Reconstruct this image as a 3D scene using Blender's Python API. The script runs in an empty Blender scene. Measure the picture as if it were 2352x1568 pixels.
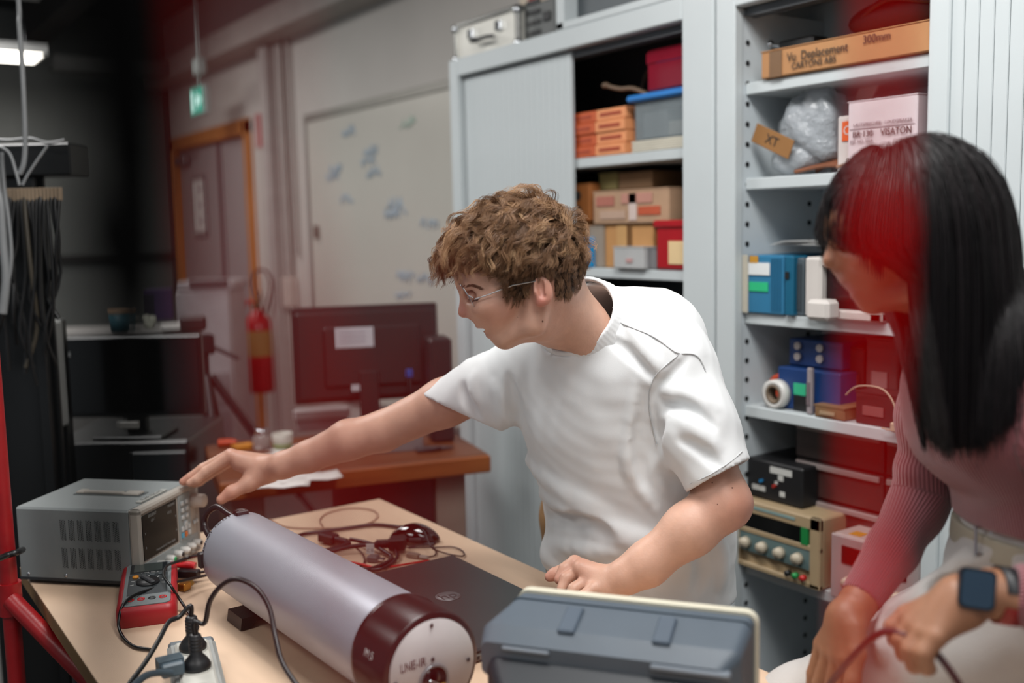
import bpy, bmesh, math, random
import numpy as np
from mathutils import Vector, Matrix
random.seed(7); rng = np.random.default_rng(7)
PI = math.pi
S = bpy.context.scene
COL = S.collection

# ------------------------------------------------------------ camera
CAM_H = 1.42
def _cam_axes(az=145.5, pitch=6.49, roll=1.307):
    a, p, r = map(math.radians, (az, pitch, roll))
    f = np.array([math.cos(a)*math.cos(p), math.sin(a)*math.cos(p), -math.sin(p)])
    R = np.array([math.sin(a), -math.cos(a), 0.])
    U = np.cross(R, f)
    return math.cos(r)*R - math.sin(r)*U, math.cos(r)*U + math.sin(r)*R, f
CR, CU, CF = _cam_axes()
CP = np.array([0, 0, CAM_H]); FPX = 2352.
def _ray(x, y): return CF + CR*(x-1176)/FPX - CU*(y-784)/FPX
def atd(x, y, d): return CP + _ray(x, y)*d
def atz(x, y, z): r = _ray(x, y); return CP + r*(z-CAM_H)/r[2]
def atY(x, y, Y): r = _ray(x, y); return CP + r*Y/r[1]
def atX(x, y, X): r = _ray(x, y); return CP + r*X/r[0]
cd = bpy.data.cameras.new('camera'); cam = bpy.data.objects.new('camera', cd); COL.objects.link(cam)
m = Matrix.Identity(4)
for i in range(3):
    m[i][0], m[i][1], m[i][2], m[i][3] = CR[i], CU[i], -CF[i], CP[i]
cam.matrix_world = m
cd.sensor_width = 36; cd.lens = 36.0; cd.clip_start = 0.02; cd.clip_end = 60
cd.dof.use_dof = True; cd.dof.focus_distance = 1.72; cd.dof.aperture_fstop = 1.9
S.camera = cam

# ------------------------------------------------------------ light
S.view_settings.view_transform = 'Standard'; S.view_settings.look = 'None'
S.view_settings.gamma = 1; S.view_settings.use_curve_mapping = False
S.view_settings.exposure = 0.22
w = bpy.data.worlds.new('World'); S.world = w; w.use_nodes = True
bg = w.node_tree.nodes['Background']
bg.inputs[0].default_value = (0.86, 0.93, 1.0, 1); bg.inputs[1].default_value = 0.28
def area(name, loc, sx, sy, power, col=(1, 1, 1), spread=PI, rot=(0, 0, 0)):
    l = bpy.data.lights.new(name, 'AREA'); l.shape = 'RECTANGLE'; l.size = sx; l.size_y = sy
    l.energy = power; l.color = col; l.spread = spread
    o = bpy.data.objects.new(name, l); o.location = loc; o.rotation_euler = rot; COL.objects.link(o)
    return o
LAMPS = [(-0.95, 0.85, 40), (-1.0, -1.05, 18), (0.45, 0.45, 18), (-3.4, 0.3, 40), (-5.7, 0.9, 20)]
for i, (x, y, p) in enumerate(LAMPS):
    area('ceiling_lamp_light', (x, y, 2.70), 1.2, 0.6, p, (1.0, 0.985, 0.965))

# ------------------------------------------------------------ materials
def srgb(h):
    h = h.lstrip('#'); c = [int(h[i:i+2], 16)/255 for i in (0, 2, 4)]
    return tuple(x/12.92 if x <= 0.04045 else ((x+0.055)/1.055)**2.4 for x in c)
_m = {}
def mat(name, col, rough=0.5, metal=0.0, var=0.06, scale=12.0, bump=0.0, bscale=60.0, spec=0.5, coat=0.0,
        trans=0.0, emit=0.0, alpha=1.0, attr=None, stretch=None, sss=0.0, sheen=0.0):
    if name in _m: return _m[name]
    M = bpy.data.materials.new(name); M.use_nodes = True
    nt = M.node_tree; b = nt.nodes['Principled BSDF']; N = nt.nodes.new; L = nt.links.new
    c = srgb(col) if isinstance(col, str) else col
    b.inputs['Roughness'].default_value = rough; b.inputs['Metallic'].default_value = metal
    b.inputs['Specular IOR Level'].default_value = spec; b.inputs['Coat Weight'].default_value = coat
    b.inputs['Transmission Weight'].default_value = trans; b.inputs['Alpha'].default_value = alpha
    b.inputs['Sheen Weight'].default_value = sheen
    if sss:
        b.inputs['Subsurface Weight'].default_value = sss; b.inputs['Subsurface Radius'].default_value = (1, .35, .2)
        b.inputs['Subsurface Scale'].default_value = 0.006
    if emit:
        b.inputs['Emission Color'].default_value = (*c, 1); b.inputs['Emission Strength'].default_value = emit
    tc = N('ShaderNodeTexCoord'); vec = tc.outputs['Object']
    if stretch:
        mp = N('ShaderNodeMapping'); mp.inputs['Scale'].default_value = stretch; L(vec, mp.inputs[0]); vec = mp.outputs[0]
    n = N('ShaderNodeTexNoise'); n.inputs['Scale'].default_value = scale; n.inputs['Detail'].default_value = 4
    L(vec, n.inputs['Vector'])
    mr = N('ShaderNodeMapRange'); mr.inputs['To Min'].default_value = 1-var*1.6; mr.inputs['To Max'].default_value = 1+var*1.6
    mr.inputs['From Min'].default_value = .2; mr.inputs['From Max'].default_value = .8
    L(n.outputs['Fac'], mr.inputs['Value'])
    mx = N('ShaderNodeMix'); mx.data_type = 'RGBA'; mx.blend_type = 'MULTIPLY'; mx.inputs[0].default_value = 1
    if attr:
        at = N('ShaderNodeAttribute'); at.attribute_name = attr; L(at.outputs['Color'], mx.inputs[6])
    else: mx.inputs[6].default_value = (*c, 1)
    L(mr.outputs[0], mx.inputs[7]); L(mx.outputs[2], b.inputs['Base Color'])
    if bump:
        n2 = N('ShaderNodeTexNoise'); n2.inputs['Scale'].default_value = bscale; n2.inputs['Detail'].default_value = 3
        L(vec, n2.inputs['Vector']); bp = N('ShaderNodeBump'); bp.inputs['Strength'].default_value = bump
        bp.inputs['Distance'].default_value = 0.01
        L(n2.outputs['Fac'], bp.inputs['Height']); L(bp.outputs[0], b.inputs['Normal'])
    _m[name] = M
    return M

# ------------------------------------------------------------ mesh helpers
class MB:
    def __init__(s): s.v = []; s.f = []; s.sm = []; s.mi = []; s.cur = 0
    def add(s, V, F, smooth=False, M=None):
        o = len(s.v)
        if M is not None:
            M = np.array(M); V = [M[:3, :3] @ np.array(p, float) + M[:3, 3] for p in V]
        s.v += [tuple(map(float, p)) for p in V]
        s.f += [tuple(i+o for i in f) for f in F]; s.sm += [smooth]*len(F); s.mi += [s.cur]*len(F)
        return s
    def box(s, c, d, rot=None, b=0.0, rz=0.0):
        """box of centre c and full size d, optional bevel b"""
        hx, hy, hz = d[0]/2, d[1]/2, d[2]/2
        R = np.array(rot if rot is not None else Matrix.Rotation(rz, 3, 'Z'))
        b = min(b, hx*.9, hy*.9, hz*.9)
        if b <= 0:
            V = [(x, y, z) for x in (-hx, hx) for y in (-hy, hy) for z in (-hz, hz)]
            F = [(0, 1, 3, 2), (4, 6, 7, 5), (0, 4, 5, 1), (2, 3, 7, 6), (0, 2, 6, 4), (1, 5, 7, 3)]
        else:
            V = []; ix = {}
            for sx in (-1, 1):
                for sy in (-1, 1):
                    for sz in (-1, 1):
                        for k in range(3):
                            p = [sx*(hx-b), sy*(hy-b), sz*(hz-b)]; p[k] = (sx*hx, sy*hy, sz*hz)[k]
                            ix[(sx, sy, sz, k)] = len(V); V.append(tuple(p))
            F = []
            def quad(l):
                P = [np.array(V[i]) for i in l]; n = np.cross(P[1]-P[0], P[2]-P[0]); c0 = sum(P)/len(P)
                F.append(tuple(l) if n @ c0 > 0 else tuple(l[::-1]))
            for k in range(3):
                a, c2 = [q for q in range(3) if q != k]
                for sk in (-1, 1):
                    l = []
                    for sa, sc in ((-1, -1), (1, -1), (1, 1), (-1, 1)):
                        t = [0, 0, 0]; t[k] = sk; t[a] = sa; t[c2] = sc; l.append(ix[(*t, k)])
                    quad(l)
            for k in range(3):
                a, c2 = [q for q in range(3) if q != k]
                for sa in (-1, 1):
                    for sc in (-1, 1):
                        t1 = [0, 0, 0]; t1[k] = -1; t1[a] = sa; t1[c2] = sc; t2 = list(t1); t2[k] = 1
                        quad([ix[(*t1, a)], ix[(*t2, a)], ix[(*t2, c2)], ix[(*t1, c2)]])
            for sx in (-1, 1):
                for sy in (-1, 1):
                    for sz in (-1, 1): quad([ix[(sx, sy, sz, k)] for k in range(3)])
        V = [R @ np.array(p) + np.array(c, float) for p in V]
        return s.add(V, F)
    def bb(s, x0, x1, y0, y1, z0, z1, b=0.0):
        return s.box(((x0+x1)/2, (y0+y1)/2, (z0+z1)/2), (abs(x1-x0), abs(y1-y0), abs(z1-z0)), b=b)
    def tube(s, P, r, n=8, caps=True, closed=False):
        P = [np.array(p, float) for p in P]; m = len(P)
        R = [r]*m if np.isscalar(r) else list(r)
        V = []; up = None
        for i in range(m):
            t = (P[(i+1) % m]-P[i-1]) if closed else (P[min(i+1, m-1)]-P[max(i-1, 0)])
            t = t/(np.linalg.norm(t)+1e-9)
            if up is None:
                up = np.cross(t, (0, 0, 1) if abs(t[2]) < .9 else (1, 0, 0))
            up = up - t*(up@t); up /= np.linalg.norm(up)+1e-9; sd = np.cross(t, up)
            for k in range(n):
                a = 2*PI*k/n; V.append(P[i]+R[i]*(math.cos(a)*up+math.sin(a)*sd))
        F = [(i*n+k, i*n+(k+1) % n, ((i+1) % m)*n+(k+1) % n, ((i+1) % m)*n+k) for i in range(m if closed else m-1) for k in range(n)]
        s.add(V, F, True)
        if caps and not closed:
            s.add(V[:n], [tuple(range(n))[::-1]]); s.add(V[-n:], [tuple(range(n))])
        return s
    def cyl(s, a, b, r, r2=None, n=24):
        return s.tube([a, b], [r, r if r2 is None else r2], n)
    def lathe(s, prof, n=24, M=None):
        """prof: list of (r, z)"""
        V = [(r*math.cos(2*PI*k/n), r*math.sin(2*PI*k/n), z) for r, z in prof for k in range(n)]
        F = [(i*n+k, i*n+(k+1) % n, (i+1)*n+(k+1) % n, (i+1)*n+k) for i in range(len(prof)-1) for k in range(n)]
        s.add(V, F, True, M)
        if tuple(prof[0]) == tuple(prof[-1]): return s
        if prof[0][0] > 1e-6: s.add(V[:n], [tuple(range(n))[::-1]], False, M)
        if prof[-1][0] > 1e-6: s.add(V[-n:], [tuple(range(n))], False, M)
        return s
    def ball(s, c, r, n=16, m=10, M=None):
        r = (r, r, r) if np.isscalar(r) else r
        V = []; F = []
        for i in range(m+1):
            th = PI*i/m
            for k in range(n):
                ph = 2*PI*k/n; V.append((r[0]*math.sin(th)*math.cos(ph), r[1]*math.sin(th)*math.sin(ph), r[2]*math.cos(th)))
        for i in range(m):
            for k in range(n): F.append((i*n+k, (i+1)*n+k, (i+1)*n+(k+1) % n, i*n+(k+1) % n))
        if M is not None: V = [np.array(M)[:3, :3] @ np.array(v) for v in V]
        return s.add([np.array(v)+np.array(c, float) for v in V], F, True)
    def prism(s, poly, z0, z1, M=None):
        n = len(poly); V = [(x, y, z0) for x, y in poly]+[(x, y, z1) for x, y in poly]
        F = [tuple(range(n))[::-1], tuple(range(n, 2*n))]+[(i, (i+1) % n, n+(i+1) % n, n+i) for i in range(n)]
        return s.add(V, F, False, M)
    def build(s, name, mt, parent=None, **kw):
        me = bpy.data.meshes.new(name); me.from_pydata(s.v, [], s.f)
        me.polygons.foreach_set('use_smooth', s.sm)
        for q in (mt if isinstance(mt, (list, tuple)) else [mt]): me.materials.append(q)
        if any(s.mi): me.polygons.foreach_set('material_index', s.mi)
        me.update()
        o = bpy.data.objects.new(name, me); COL.objects.link(o)
        if parent is not None: o.parent = parent
        return tag(o, **kw)
def tag(o, label=None, cat=None, group=None, kind=None):
    if label: o['label'] = label
    if cat: o['category'] = cat
    if group: o['group'] = group
    if kind: o['kind'] = kind
    return o
def thing(name, label, cat, loc=(0, 0, 0), rz=0.0, group=None, rot=None):
    o = bpy.data.objects.new(name, None); COL.objects.link(o); o.empty_display_size = .05
    o.location = loc; o.rotation_euler = (0, 0, rz) if rot is None else rot
    return tag(o, label, cat, group)
def struct(o): o['kind'] = 'structure'; return o
def copy_tree(o, parent=None):
    c = o.copy(); COL.objects.link(c); c.parent = parent
    for ch in list(o.children): copy_tree(ch, c)
    return c
def curve_pts(P, n=6, closed=False):
    """Catmull-Rom through points"""
    P = [np.array(p, float) for p in P]; out = []; m = len(P)
    for i in range(m if closed else m-1):
        g = (lambda k: P[k % m]) if closed else (lambda k: P[min(max(k, 0), m-1)])
        p0, p1, p2, p3 = g(i-1), g(i), g(i+1), g(i+2)
        for t in np.arange(n)/n:
            out.append(.5*((2*p1)+(-p0+p2)*t+(2*p0-5*p1+4*p2-p3)*t*t+(-p0+3*p1-3*p2+p3)*t**3))
    if not closed: out.append(P[-1])
    return out
def text(name, s, size, mt, parent, M, ext=0.0003, align='CENTER', squash=1.0):
    """flat lettering as thin mesh; M maps text x,y,z to the parent frame"""
    c = bpy.data.curves.new(name, 'FONT'); c.body = s; c.size = size; c.extrude = ext; c.align_x = align; c.align_y = 'CENTER'
    c.resolution_u = 3
    o = bpy.data.objects.new(name, c); COL.objects.link(o)
    dg = bpy.context.evaluated_depsgraph_get(); me = bpy.data.meshes.new_from_object(o.evaluated_get(dg))
    bpy.data.objects.remove(o); me.materials.clear(); me.materials.append(mt)
    me.transform(Matrix.Diagonal((squash, 1, 1, 1)))
    me.transform(Matrix([list(r) for r in M]))
    o = bpy.data.objects.new(name, me); COL.objects.link(o); o.parent = parent
    o['kind'] = 'stuff'
    return o
def frame(o, x, y):
    """4x4 from origin and in-plane x and y directions"""
    o, x, y = (np.array(q, float) for q in (o, x, y)); x /= np.linalg.norm(x); y = y-x*(x@y); y /= np.linalg.norm(y); z = np.cross(x, y)
    M = np.eye(4); M[:3, 0] = x; M[:3, 1] = y; M[:3, 2] = z; M[:3, 3] = o
    return M
BLACK = mat('black_plastic', '#141416', .45); DKGREY = mat('dark_grey_plastic', '#2a2b2e', .5)
RUBBER = mat('black_cable', '#0d0d0e', .38); WHITE = mat('white_plastic', '#d8d8d4', .4)
CREAM = mat('cream_plastic', '#cdc7ba', .45, bump=.05, bscale=900); CHROME = mat('polished_metal', '#c9ccd0', .18, 1)
REDP = mat('red_plastic', '#b8131a', .4); PRINT = mat('black_print', '#17171a', .6); WPRINT = mat('white_print', '#cfcfcc', .5)
# ============================================================ room
M_wall = mat('painted_wall', '#c3beb8', .75, var=.03, scale=3, bump=.05, bscale=40)
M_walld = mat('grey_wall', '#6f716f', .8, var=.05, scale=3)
M_ceil = mat('dark_ceiling', '#23282a', .85, var=.1, scale=2)
M_floor = mat('grey_lino_floor', '#4b4a48', .45, var=.12, scale=6)
M_trim = mat('painted_trunking', '#a49d97', .6)
WX = -7.80
struct(MB().bb(WX-.2, 2.0, -3.5, 2.42, -.1, 0).build('floor', M_floor))
struct(MB().bb(WX-.2, 2.0, -3.5, 2.42, 2.95, 3.05).build('ceiling', M_ceil))
# long wall with the door opening cut out
D0, D1, DT = -7.70, -6.10, 2.07
wb = MB(); wb.bb(WX-.2, D0, 2.3, 2.42, 0, 2.95); wb.bb(D1, 2.0, 2.3, 2.42, 0, 2.95); wb.bb(D0, D1, 2.3, 2.42, DT, 2.95)
struct(wb.build('wall_back', M_wall))
struct(MB().bb(WX-.2, WX, -3.5, 2.3, 0, 2.95).build('wall_left', M_walld))
bsb = MB(); bsb.bb(D1+.06, 2.0, 2.285, 2.3, 0, .1, .003); struct(bsb.build('baseboard_back', mat('baseboard', '#7c7875', .6)))
bsl = MB(); bsl.bb(WX, WX+.015, -3.5, 2.28, 0, .1, .003); struct(bsl.build('baseboard_left', mat('baseboard', '#7c7875', .6)))
# double door
dr = struct(thing('door_1', None, None, (D0, 2.3, 0)))
M_orange = mat('varnished_door_frame', '#b9783f', .45, var=.12, scale=4, stretch=(6, 6, 1))
fr = MB(); W = D1-D0
fr.bb(-.02, .055, -.03, .12, 0, DT+.02, .004); fr.bb(W-.055, W+.02, -.03, .12, 0, DT+.02, .004); fr.bb(-.02, W+.02, -.03, .12, DT-.06, DT+.03, .004)
struct(fr.build('door_frame', M_orange, dr))
M_leaf = mat('grey_door_leaf', '#948f8f', .55, var=.03)
l1 = struct(MB().bb(.06, .97, .02, .06, .01, DT-.065, .003).build('door_leaf', M_leaf, dr))
l2 = struct(MB().bb(.985, W-.06, .02, .06, .01, DT-.065, .003).build('door_leaf', M_leaf, dr))
struct(MB().bb(.965, .99, -.005, .03, .01, DT-.07, .003).build('cover_strip', mat('door_strip', '#5d5053', .5), dr))
hb = MB(); hb.bb(.88, .91, -.01, .02, .98, 1.12, .004); hb.tube([(.895, 0, 1.06), (.895, -.05, 1.06), (.79, -.05, 1.06)], .009); struct(hb.build('door_handle', CHROME, l1))
cl = MB(); cl.bb(.12, .34, -.04, .02, 1.90, 1.96, .006); cl.bb(.3, .55, -.05, -.035, 1.965, 1.985, .003); struct(cl.build('door_closer', mat('brushed_grey', '#85898a', .35, .8), l1))
# notice on the door
nt_ = thing('door_notice', 'white paper notice framed in grey on the left door leaf', 'notice', (D0+.50, 2.318, 1.60))
MB().bb(-.15, .15, -.012, 0, -.21, .21, .004).build('frame', mat('notice_frame', '#6f6b6c', .5), nt_)
MB().bb(-.12, .12, -.014, -.011, -.18, .18).build('sheet', mat('paper', '#d9d6d2', .8), nt_)
for k in range(3): MB().bb(.0, .085, -.0155, -.0135, .1-.11*k, .13-.11*k).build('print_line', mat('notice_ink', '#a29c9e', .8), nt_)
# cable trunking along the wall and the conduits
t1 = struct(MB().bb(WX, 2.0, 2.12, 2.3, 2.46, 2.60, .006).build('trim_1', M_trim))
cd_ = MB()
cd_.tube([(-5.53, 2.27, 2.46), (-5.53, 2.27, 1.15)], .022, 12)
cd_.tube([(-5.43, 2.275, 2.46), (-5.43, 2.275, 1.28)], .012, 12)
struct(cd_.build('trim_2', mat('conduit_grey', '#a9a29d', .5)))
struct(MB().bb(-5.58, -5.48, 2.24, 2.3, .98, 1.15, .006).build('trim_3', mat('conduit_box', '#c4b6ae', .5)))
struct(MB().bb(-5.72, -5.62, 2.22, 2.3, 0, 2.46, .004).build('trim_4', mat('wall_post', '#aaa39f', .6)))
struct(MB().bb(WX+.0, WX+.035, 2.262, 2.3, 0, 2.46, .004).build('trim_5', mat('corner_strip', '#3c3c3b', .6)))
# cable tray crossing the room end and rail on the left wall
tr = MB(); tr.bb(-7.3, -7.1, 1.42, 2.12, 2.47, 2.5, .003); tr.bb(-7.3, -7.285, 1.42, 2.12, 2.5, 2.56); tr.bb(-7.115, -7.1, 1.42, 2.12, 2.5, 2.56)
struct(tr.build('trim_6', mat('galvanised_tray', '#6d6c6a', .45, .5)))
struct(MB().bb(WX, WX+.05, -3.4, 2.26, 1.23, 1.28, .004).build('trim_7', mat('rail_dark', '#2c2a29', .5)))
bm_ = MB(); bm_.bb(-7.8, 2.0, 1.35, 1.5, 2.72, 2.95, .006); struct(bm_.build('trim_8', mat('ceiling_beam', '#3a3534', .8)))
bm_ = MB(); bm_.bb(-4.9, -4.7, -3.5, 2.12, 2.8, 2.95, .006); struct(bm_.build('trim_9', mat('ceiling_beam', '#3a3534', .8)))
# ceiling luminaires
M_lit = mat('lit_diffuser', '#fffaf0', .5, emit=5.5, var=.0)
M_lith = mat('lamp_housing', '#c8c8c6', .4)
c_ = atz(55, 131, 2.62)
lampl = thing('ceiling_light', 'lit rectangular ceiling lamp at far left by the room end', 'ceiling light', (-6.93, .72, 2.5), PI/2)
LL = lampl; LL.scale = (1, .62, 1)
MB().bb(-.6, .6, -.30, .30, 0, .055, .004).build('housing', M_lith, LL); MB().bb(-.57, .57, -.27, .27, -.006, .001).build('diffuser', M_lit, LL)
for sx in (-.5, .5): MB().tube([(sx, 0, .05), (sx, 0, .45)], .004, 6).build('suspension_rod', CHROME, LL)
for i, (x, y, p) in enumerate(LAMPS):
    L_ = thing('ceiling_light', ['ceiling lamp above the work table', 'ceiling lamp behind the photographer', 'ceiling lamp above the seated woman', 'ceiling lamp above the wooden bench', 'ceiling lamp in front of the double door'][i], 'ceiling light', (x, y, 2.715))
    MB().bb(-.6, .6, -.3, .3, .0, .05, .004).build('housing', M_lith, L_)
    MB().tube([(0, 0, .05), (0, 0, .235)], .004, 6).build('suspension_rod', CHROME, L_)
# whiteboard
wbd = thing('whiteboard', 'large wall whiteboard with faint blue marker scribbles', 'whiteboard', (-4.35, 2.3, 0))
MB().bb(-.87, .87, -.02, -.004, .55, 2.0, .002).build('board', mat('whiteboard_surface', '#c9c5bc', .25, var=.03, scale=2), wbd)
f_ = MB(); f_.bb(-.89, .89, -.028, 0, 1.99, 2.03, .003); f_.bb(-.89, .89, -.028, 0, .53, .56, .003); f_.bb(-.89, -.865, -.028, 0, .55, 2.0, .003); f_.bb(.865, .89, -.028, 0, .55, 2.0, .003)
f_.build('frame', mat('aluminium_frame', '#9b9892', .4, .6), wbd)
def scribble(pts, mt, s0=.035, n=26, r=.004):
    for (px, py) in pts:
        p = atY(px, py, 2.275); q = p-np.array([-4.35, 2.3, 0]); P = []
        x = -s0*2.2
        for k in range(n):
            P.append((q[0]+x, -.022, q[2]+random.uniform(-s0, s0)*.8)); x += s0*4.4/n
        MB().tube(curve_pts(P, 2), r, 4).build('marker_writing', mt, wbd)
M_mb = mat('blue_marker', '#a9b5bf', .6); M_mg = mat('green_marker', '#b3c2b6', .6)
scribble([(800, 300), (762, 405), (845, 370), (858, 395), (795, 455), (905, 465), (915, 480), (985, 515), (930, 635), (975, 640), (925, 680), (770, 390), (850, 345), (900, 490)], M_mb)
scribble([(935, 280)], M_mg)
MB().bb(-.79, -.765, -.045, -.02, 1.37, 1.44, .004).build('magnet', mat('board_magnet', '#6e665e', .5), wbd)
# emergency exit sign, hanging square to the wall
p = atY(457, 232, 2.05)
ex = thing('exit_sign', 'green lit emergency exit sign hanging near the double door', 'exit sign', (p[0], p[1], p[2]))
MB().bb(-.13, .13, -.02, .02, -.085, .085, .006).build('housing', mat('exit_housing', '#b9c8c4', .4), ex)
M_ex = mat('exit_green_lit', '#2f9c86', .5, emit=.8); M_exw = mat('exit_white_lit', '#c6f2e8', .5, emit=.9)
MB().bb(-.12, .12, -.023, -.0205, -.075, .075).build('lit_panel', M_ex, ex)
MB().prism([(-.02, .02), (.03, .02), (.03, .05), (.10, 0), (.03, -.05), (.03, -.02), (-.02, -.02)], .0, .0015, frame((0, -.0235, 0), (1, 0, 0), (0, 0, 1))).build('arrow_mark', M_exw, ex)
MB().bb(-.10, -.045, -.025, -.0235, -.06, .06).build('door_mark', M_exw, ex)
MB().tube([(0, 0, .1), (0, 0, 2.95-p[2])], .008, 8).build('drop_rod', mat('exit_housing', '#b9c8c4', .4), ex)
p = atY(455, 155, 1.95)
el = thing('emergency_lamp', 'small pale emergency lamp under the cable tray', 'lamp', tuple(p))
MB().bb(-.05, .05, -.03, .03, -.04, .05, .01).build('housing', mat('exit_housing', '#b9c8c4', .4), el)
MB().tube([(0, 0, .05), (0, 0, 2.5-p[2]+.4)], .006, 8).build('drop_rod', mat('exit_housing', '#b9c8c4', .4), el)
# red sign beside the door
sg = thing('fire_sign', 'small red and white fire equipment sign on wall right of the door', 'sign', (-5.91, 2.3, 2.01))
MB().bb(-.075, .075, -.008, 0, -.10, .10, .002).build('plate', mat('sign_white', '#c9b9b4', .5), sg)
MB().bb(-.075, .0, -.0095, -.007, -.10, .10).build('red_field', mat('sign_pink', '#b86f70', .5), sg, label='pinkish red left half')
MB().bb(-.005, .022, -.011, -.008, -.085, .09).build('red_bar', mat('sign_red', '#9c3226', .5), sg)
# fire extinguisher
e0 = atY(592, 700, 2.16); e1 = atY(597, 900, 2.16)
fx = thing('fire_extinguisher', 'red fire extinguisher on wall bracket right of the door', 'fire extinguisher', (e1[0], 2.17, e1[2]))
h = e0[2]-e1[2]
M_xr = mat('extinguisher_red', '#b3101a', .3, coat=.4)
MB().lathe([(0, 0), (.07, .0), (.085, .02), (.085, h*.72), (.075, h*.82), (.03, h*.92), (.025, h*.95), (0, h*.95)], 24).build('tank', M_xr, fx)
MB().lathe([(.086, h*.42), (.0865, h*.43), (.0865, h*.7), (.086, h*.71)], 24).build('instruction_label', mat('extinguisher_label', '#a8854a', .5), fx)
b_ = MB(); b_.bb(-.02, .02, -.02, .02, h*.94, h*1.02, .003); b_.tube([(0, 0, h*1.0), (.11, -.01, h*1.08)], .008, 8); b_.tube([(0, 0, h*1.02), (.10, -.01, h*1.15)], .006, 8)
b_.build('valve', mat('valve_olive', '#5e6346', .4), fx)
hs = [(-.02, -.01, h*1.0), (-.10, -.02, h*1.02), (-.15, -.03, h*.85), (-.13, -.04, h*.5), (-.11, -.05, h*.25)]
hb_ = MB().tube(curve_pts(hs, 6), .011, 8); hb_.cyl((-.11, -.05, h*.27), (-.105, -.05, h*.08), .014, .024, 12); hb_.build('hose', M_xr, fx)
b_ = MB(); b_.bb(-.05, .05, .07, .13, h*.5, h*.6, .003); b_.build('bracket', DKGREY, fx)
# coiled hose hung above it
c0 = atY(602, 668, 2.2)
coil = [(c0[0]+.13*math.cos(a)*(1+.06*math.sin(3*a)), 2.2+.01*math.sin(2*a), c0[2]+.125*math.sin(a)) for a in np.linspace(0, 4*PI, 60)]
MB().tube(coil, .009, 8).build('coiled_cable', mat('coil_brown', '#5b4440', .5), None, label='thin brown cable coil hung on wall above the extinguisher', cat='cable')
# ============================================================ storage cabinets
M_cab = mat('cabinet_enamel', '#bcc3c5', .42, var=.02, scale=5, bump=.03, bscale=500)
M_cabi = mat('cabinet_inside', '#c0c8cc', .5, var=.03)
M_dki = mat('cabinet_shade_inside', '#34383b', .6, var=.05)  # shade inside the left cabinet put into the colour
M_hole = mat('pin_hole', '#101113', .8)
YF, YB, CT = 1.80, 2.12, 1.96
def cabinet(name, label, X0, X1, o0, o1, d0, d1, shelves, inside, doorlabel):
    c = thing(name, label, 'cabinet', (X0, YF, 0)); W = X1-X0; a = o0-X0; b = o1-X0
    fb = MB()
    fb.bb(0, a, 0, .03, .06, CT, .004); fb.bb(b, W, 0, .03, .06, CT, .004)
    fb.bb(a, b, 0, .03, 1.904, CT, .003); fb.bb(a, b, 0, .03, .06, .10, .003)
    fb.build('front_frame', M_cab, c)
    sb = MB(); sb.bb(0, .012, .03, YB-YF+.08, .06, CT); sb.bb(W-.012, W, .03, YB-YF+.08, .06, CT); sb.bb(0, W, .03, YB-YF+.08, CT-.012, CT)
    sb.build('outer_side', M_cab, c)
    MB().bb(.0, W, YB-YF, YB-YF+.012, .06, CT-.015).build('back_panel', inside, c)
    MB().bb(.02, W-.02, .02, YB-YF+.05, 0, .06).build('plinth', mat('plinth_black', '#1c1d1f', .6), c)
    tb = MB(); tb.bb(a-.0, b, .035, .05, 1.885, 1.903); tb.bb(a, b, .058, .07, 1.885, 1.903)
    tb.build('door_track', mat('track_grey', '#5b5f63', .4, .3), c)
    for s_, (xs, nm) in enumerate(((a-.015, 'inner_side'), (b+.003, 'inner_side'))):
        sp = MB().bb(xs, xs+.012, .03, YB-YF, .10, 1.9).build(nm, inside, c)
        hb = MB(); face = xs+.0122 if s_ == 0 else xs-.0002
        zz = .20
        while zz < 1.86:
            for yy in (.047, .27):
                for dz in (0,): hb.cyl((face-.001, yy, zz+dz), (face+.0012, yy, zz+dz), .0065, n=10)
            zz += .0465
        hb.build('pin_holes', M_hole, sp, kind='stuff')
    for z in shelves:
        sh = MB(); sh.bb(a-.002, b, .040, YB-YF, z-.027, z, .002); sh.build('shelf', M_cab, c)
    # sliding tambour door made of slats
    dp = MB().bb(d0-X0, d1-X0, .030, .034, .1, 1.9).build('tambour_door', M_cab, c, label=doorlabel)
    n = int(round((d1-d0)/.03)); wv = (d1-d0)/n; base = None
    for k in range(n):
        if base is None:
            base = MB().bb(0, wv-.0012, 0, .006, .102, 1.898, .0015).build('slat', M_cab, dp); o = base
        else: o = base.copy(); COL.objects.link(o)
        o.location = (d0-X0+k*wv, .024, 0)
    return c
SHL = [1.603, 1.294, .98, .58, .12]; SHR = [1.735, 1.516, 1.200, .976, .585, .12]
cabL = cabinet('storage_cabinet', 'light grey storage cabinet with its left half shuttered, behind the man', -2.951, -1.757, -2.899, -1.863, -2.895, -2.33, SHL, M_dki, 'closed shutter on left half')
cabR = cabinet('storage_cabinet', 'light grey storage cabinet with ribbed shutter on the right, behind the woman', -1.750, -.55, -1.690, -.60, -1.194, -.604, SHR, M_cabi, 'ribbed shutter drawn across the right half')
e_ = MB().bb(.545, .59, .016, .03, .1, 1.9, .003).build('shutter_edge', M_cab, cabR)
# upper cabinet standing on the left one
uc = thing('upper_cabinet', 'grey top cabinet with dark open front above the storage cabinets', 'cabinet', (-2.365, 1.80, CT))
f_ = MB(); f_.bb(0, .035, 0, .4, 0, .42, .003); f_.bb(0, 1.7, 0, .03, 0, .02, .002); f_.bb(1.66, 1.7, 0, .4, 0, .42, .003); f_.bb(0, 1.7, 0, .4, .40, .42, .002); f_.bb(0, 1.7, 0.03, .4, 0, .02)
f_.build('carcass', M_cab, uc)
MB().bb(.036, 1.66, .05, .065, .02, .40).build('door_panel', mat('slate_panel', '#4c5256', .5), uc)
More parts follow.
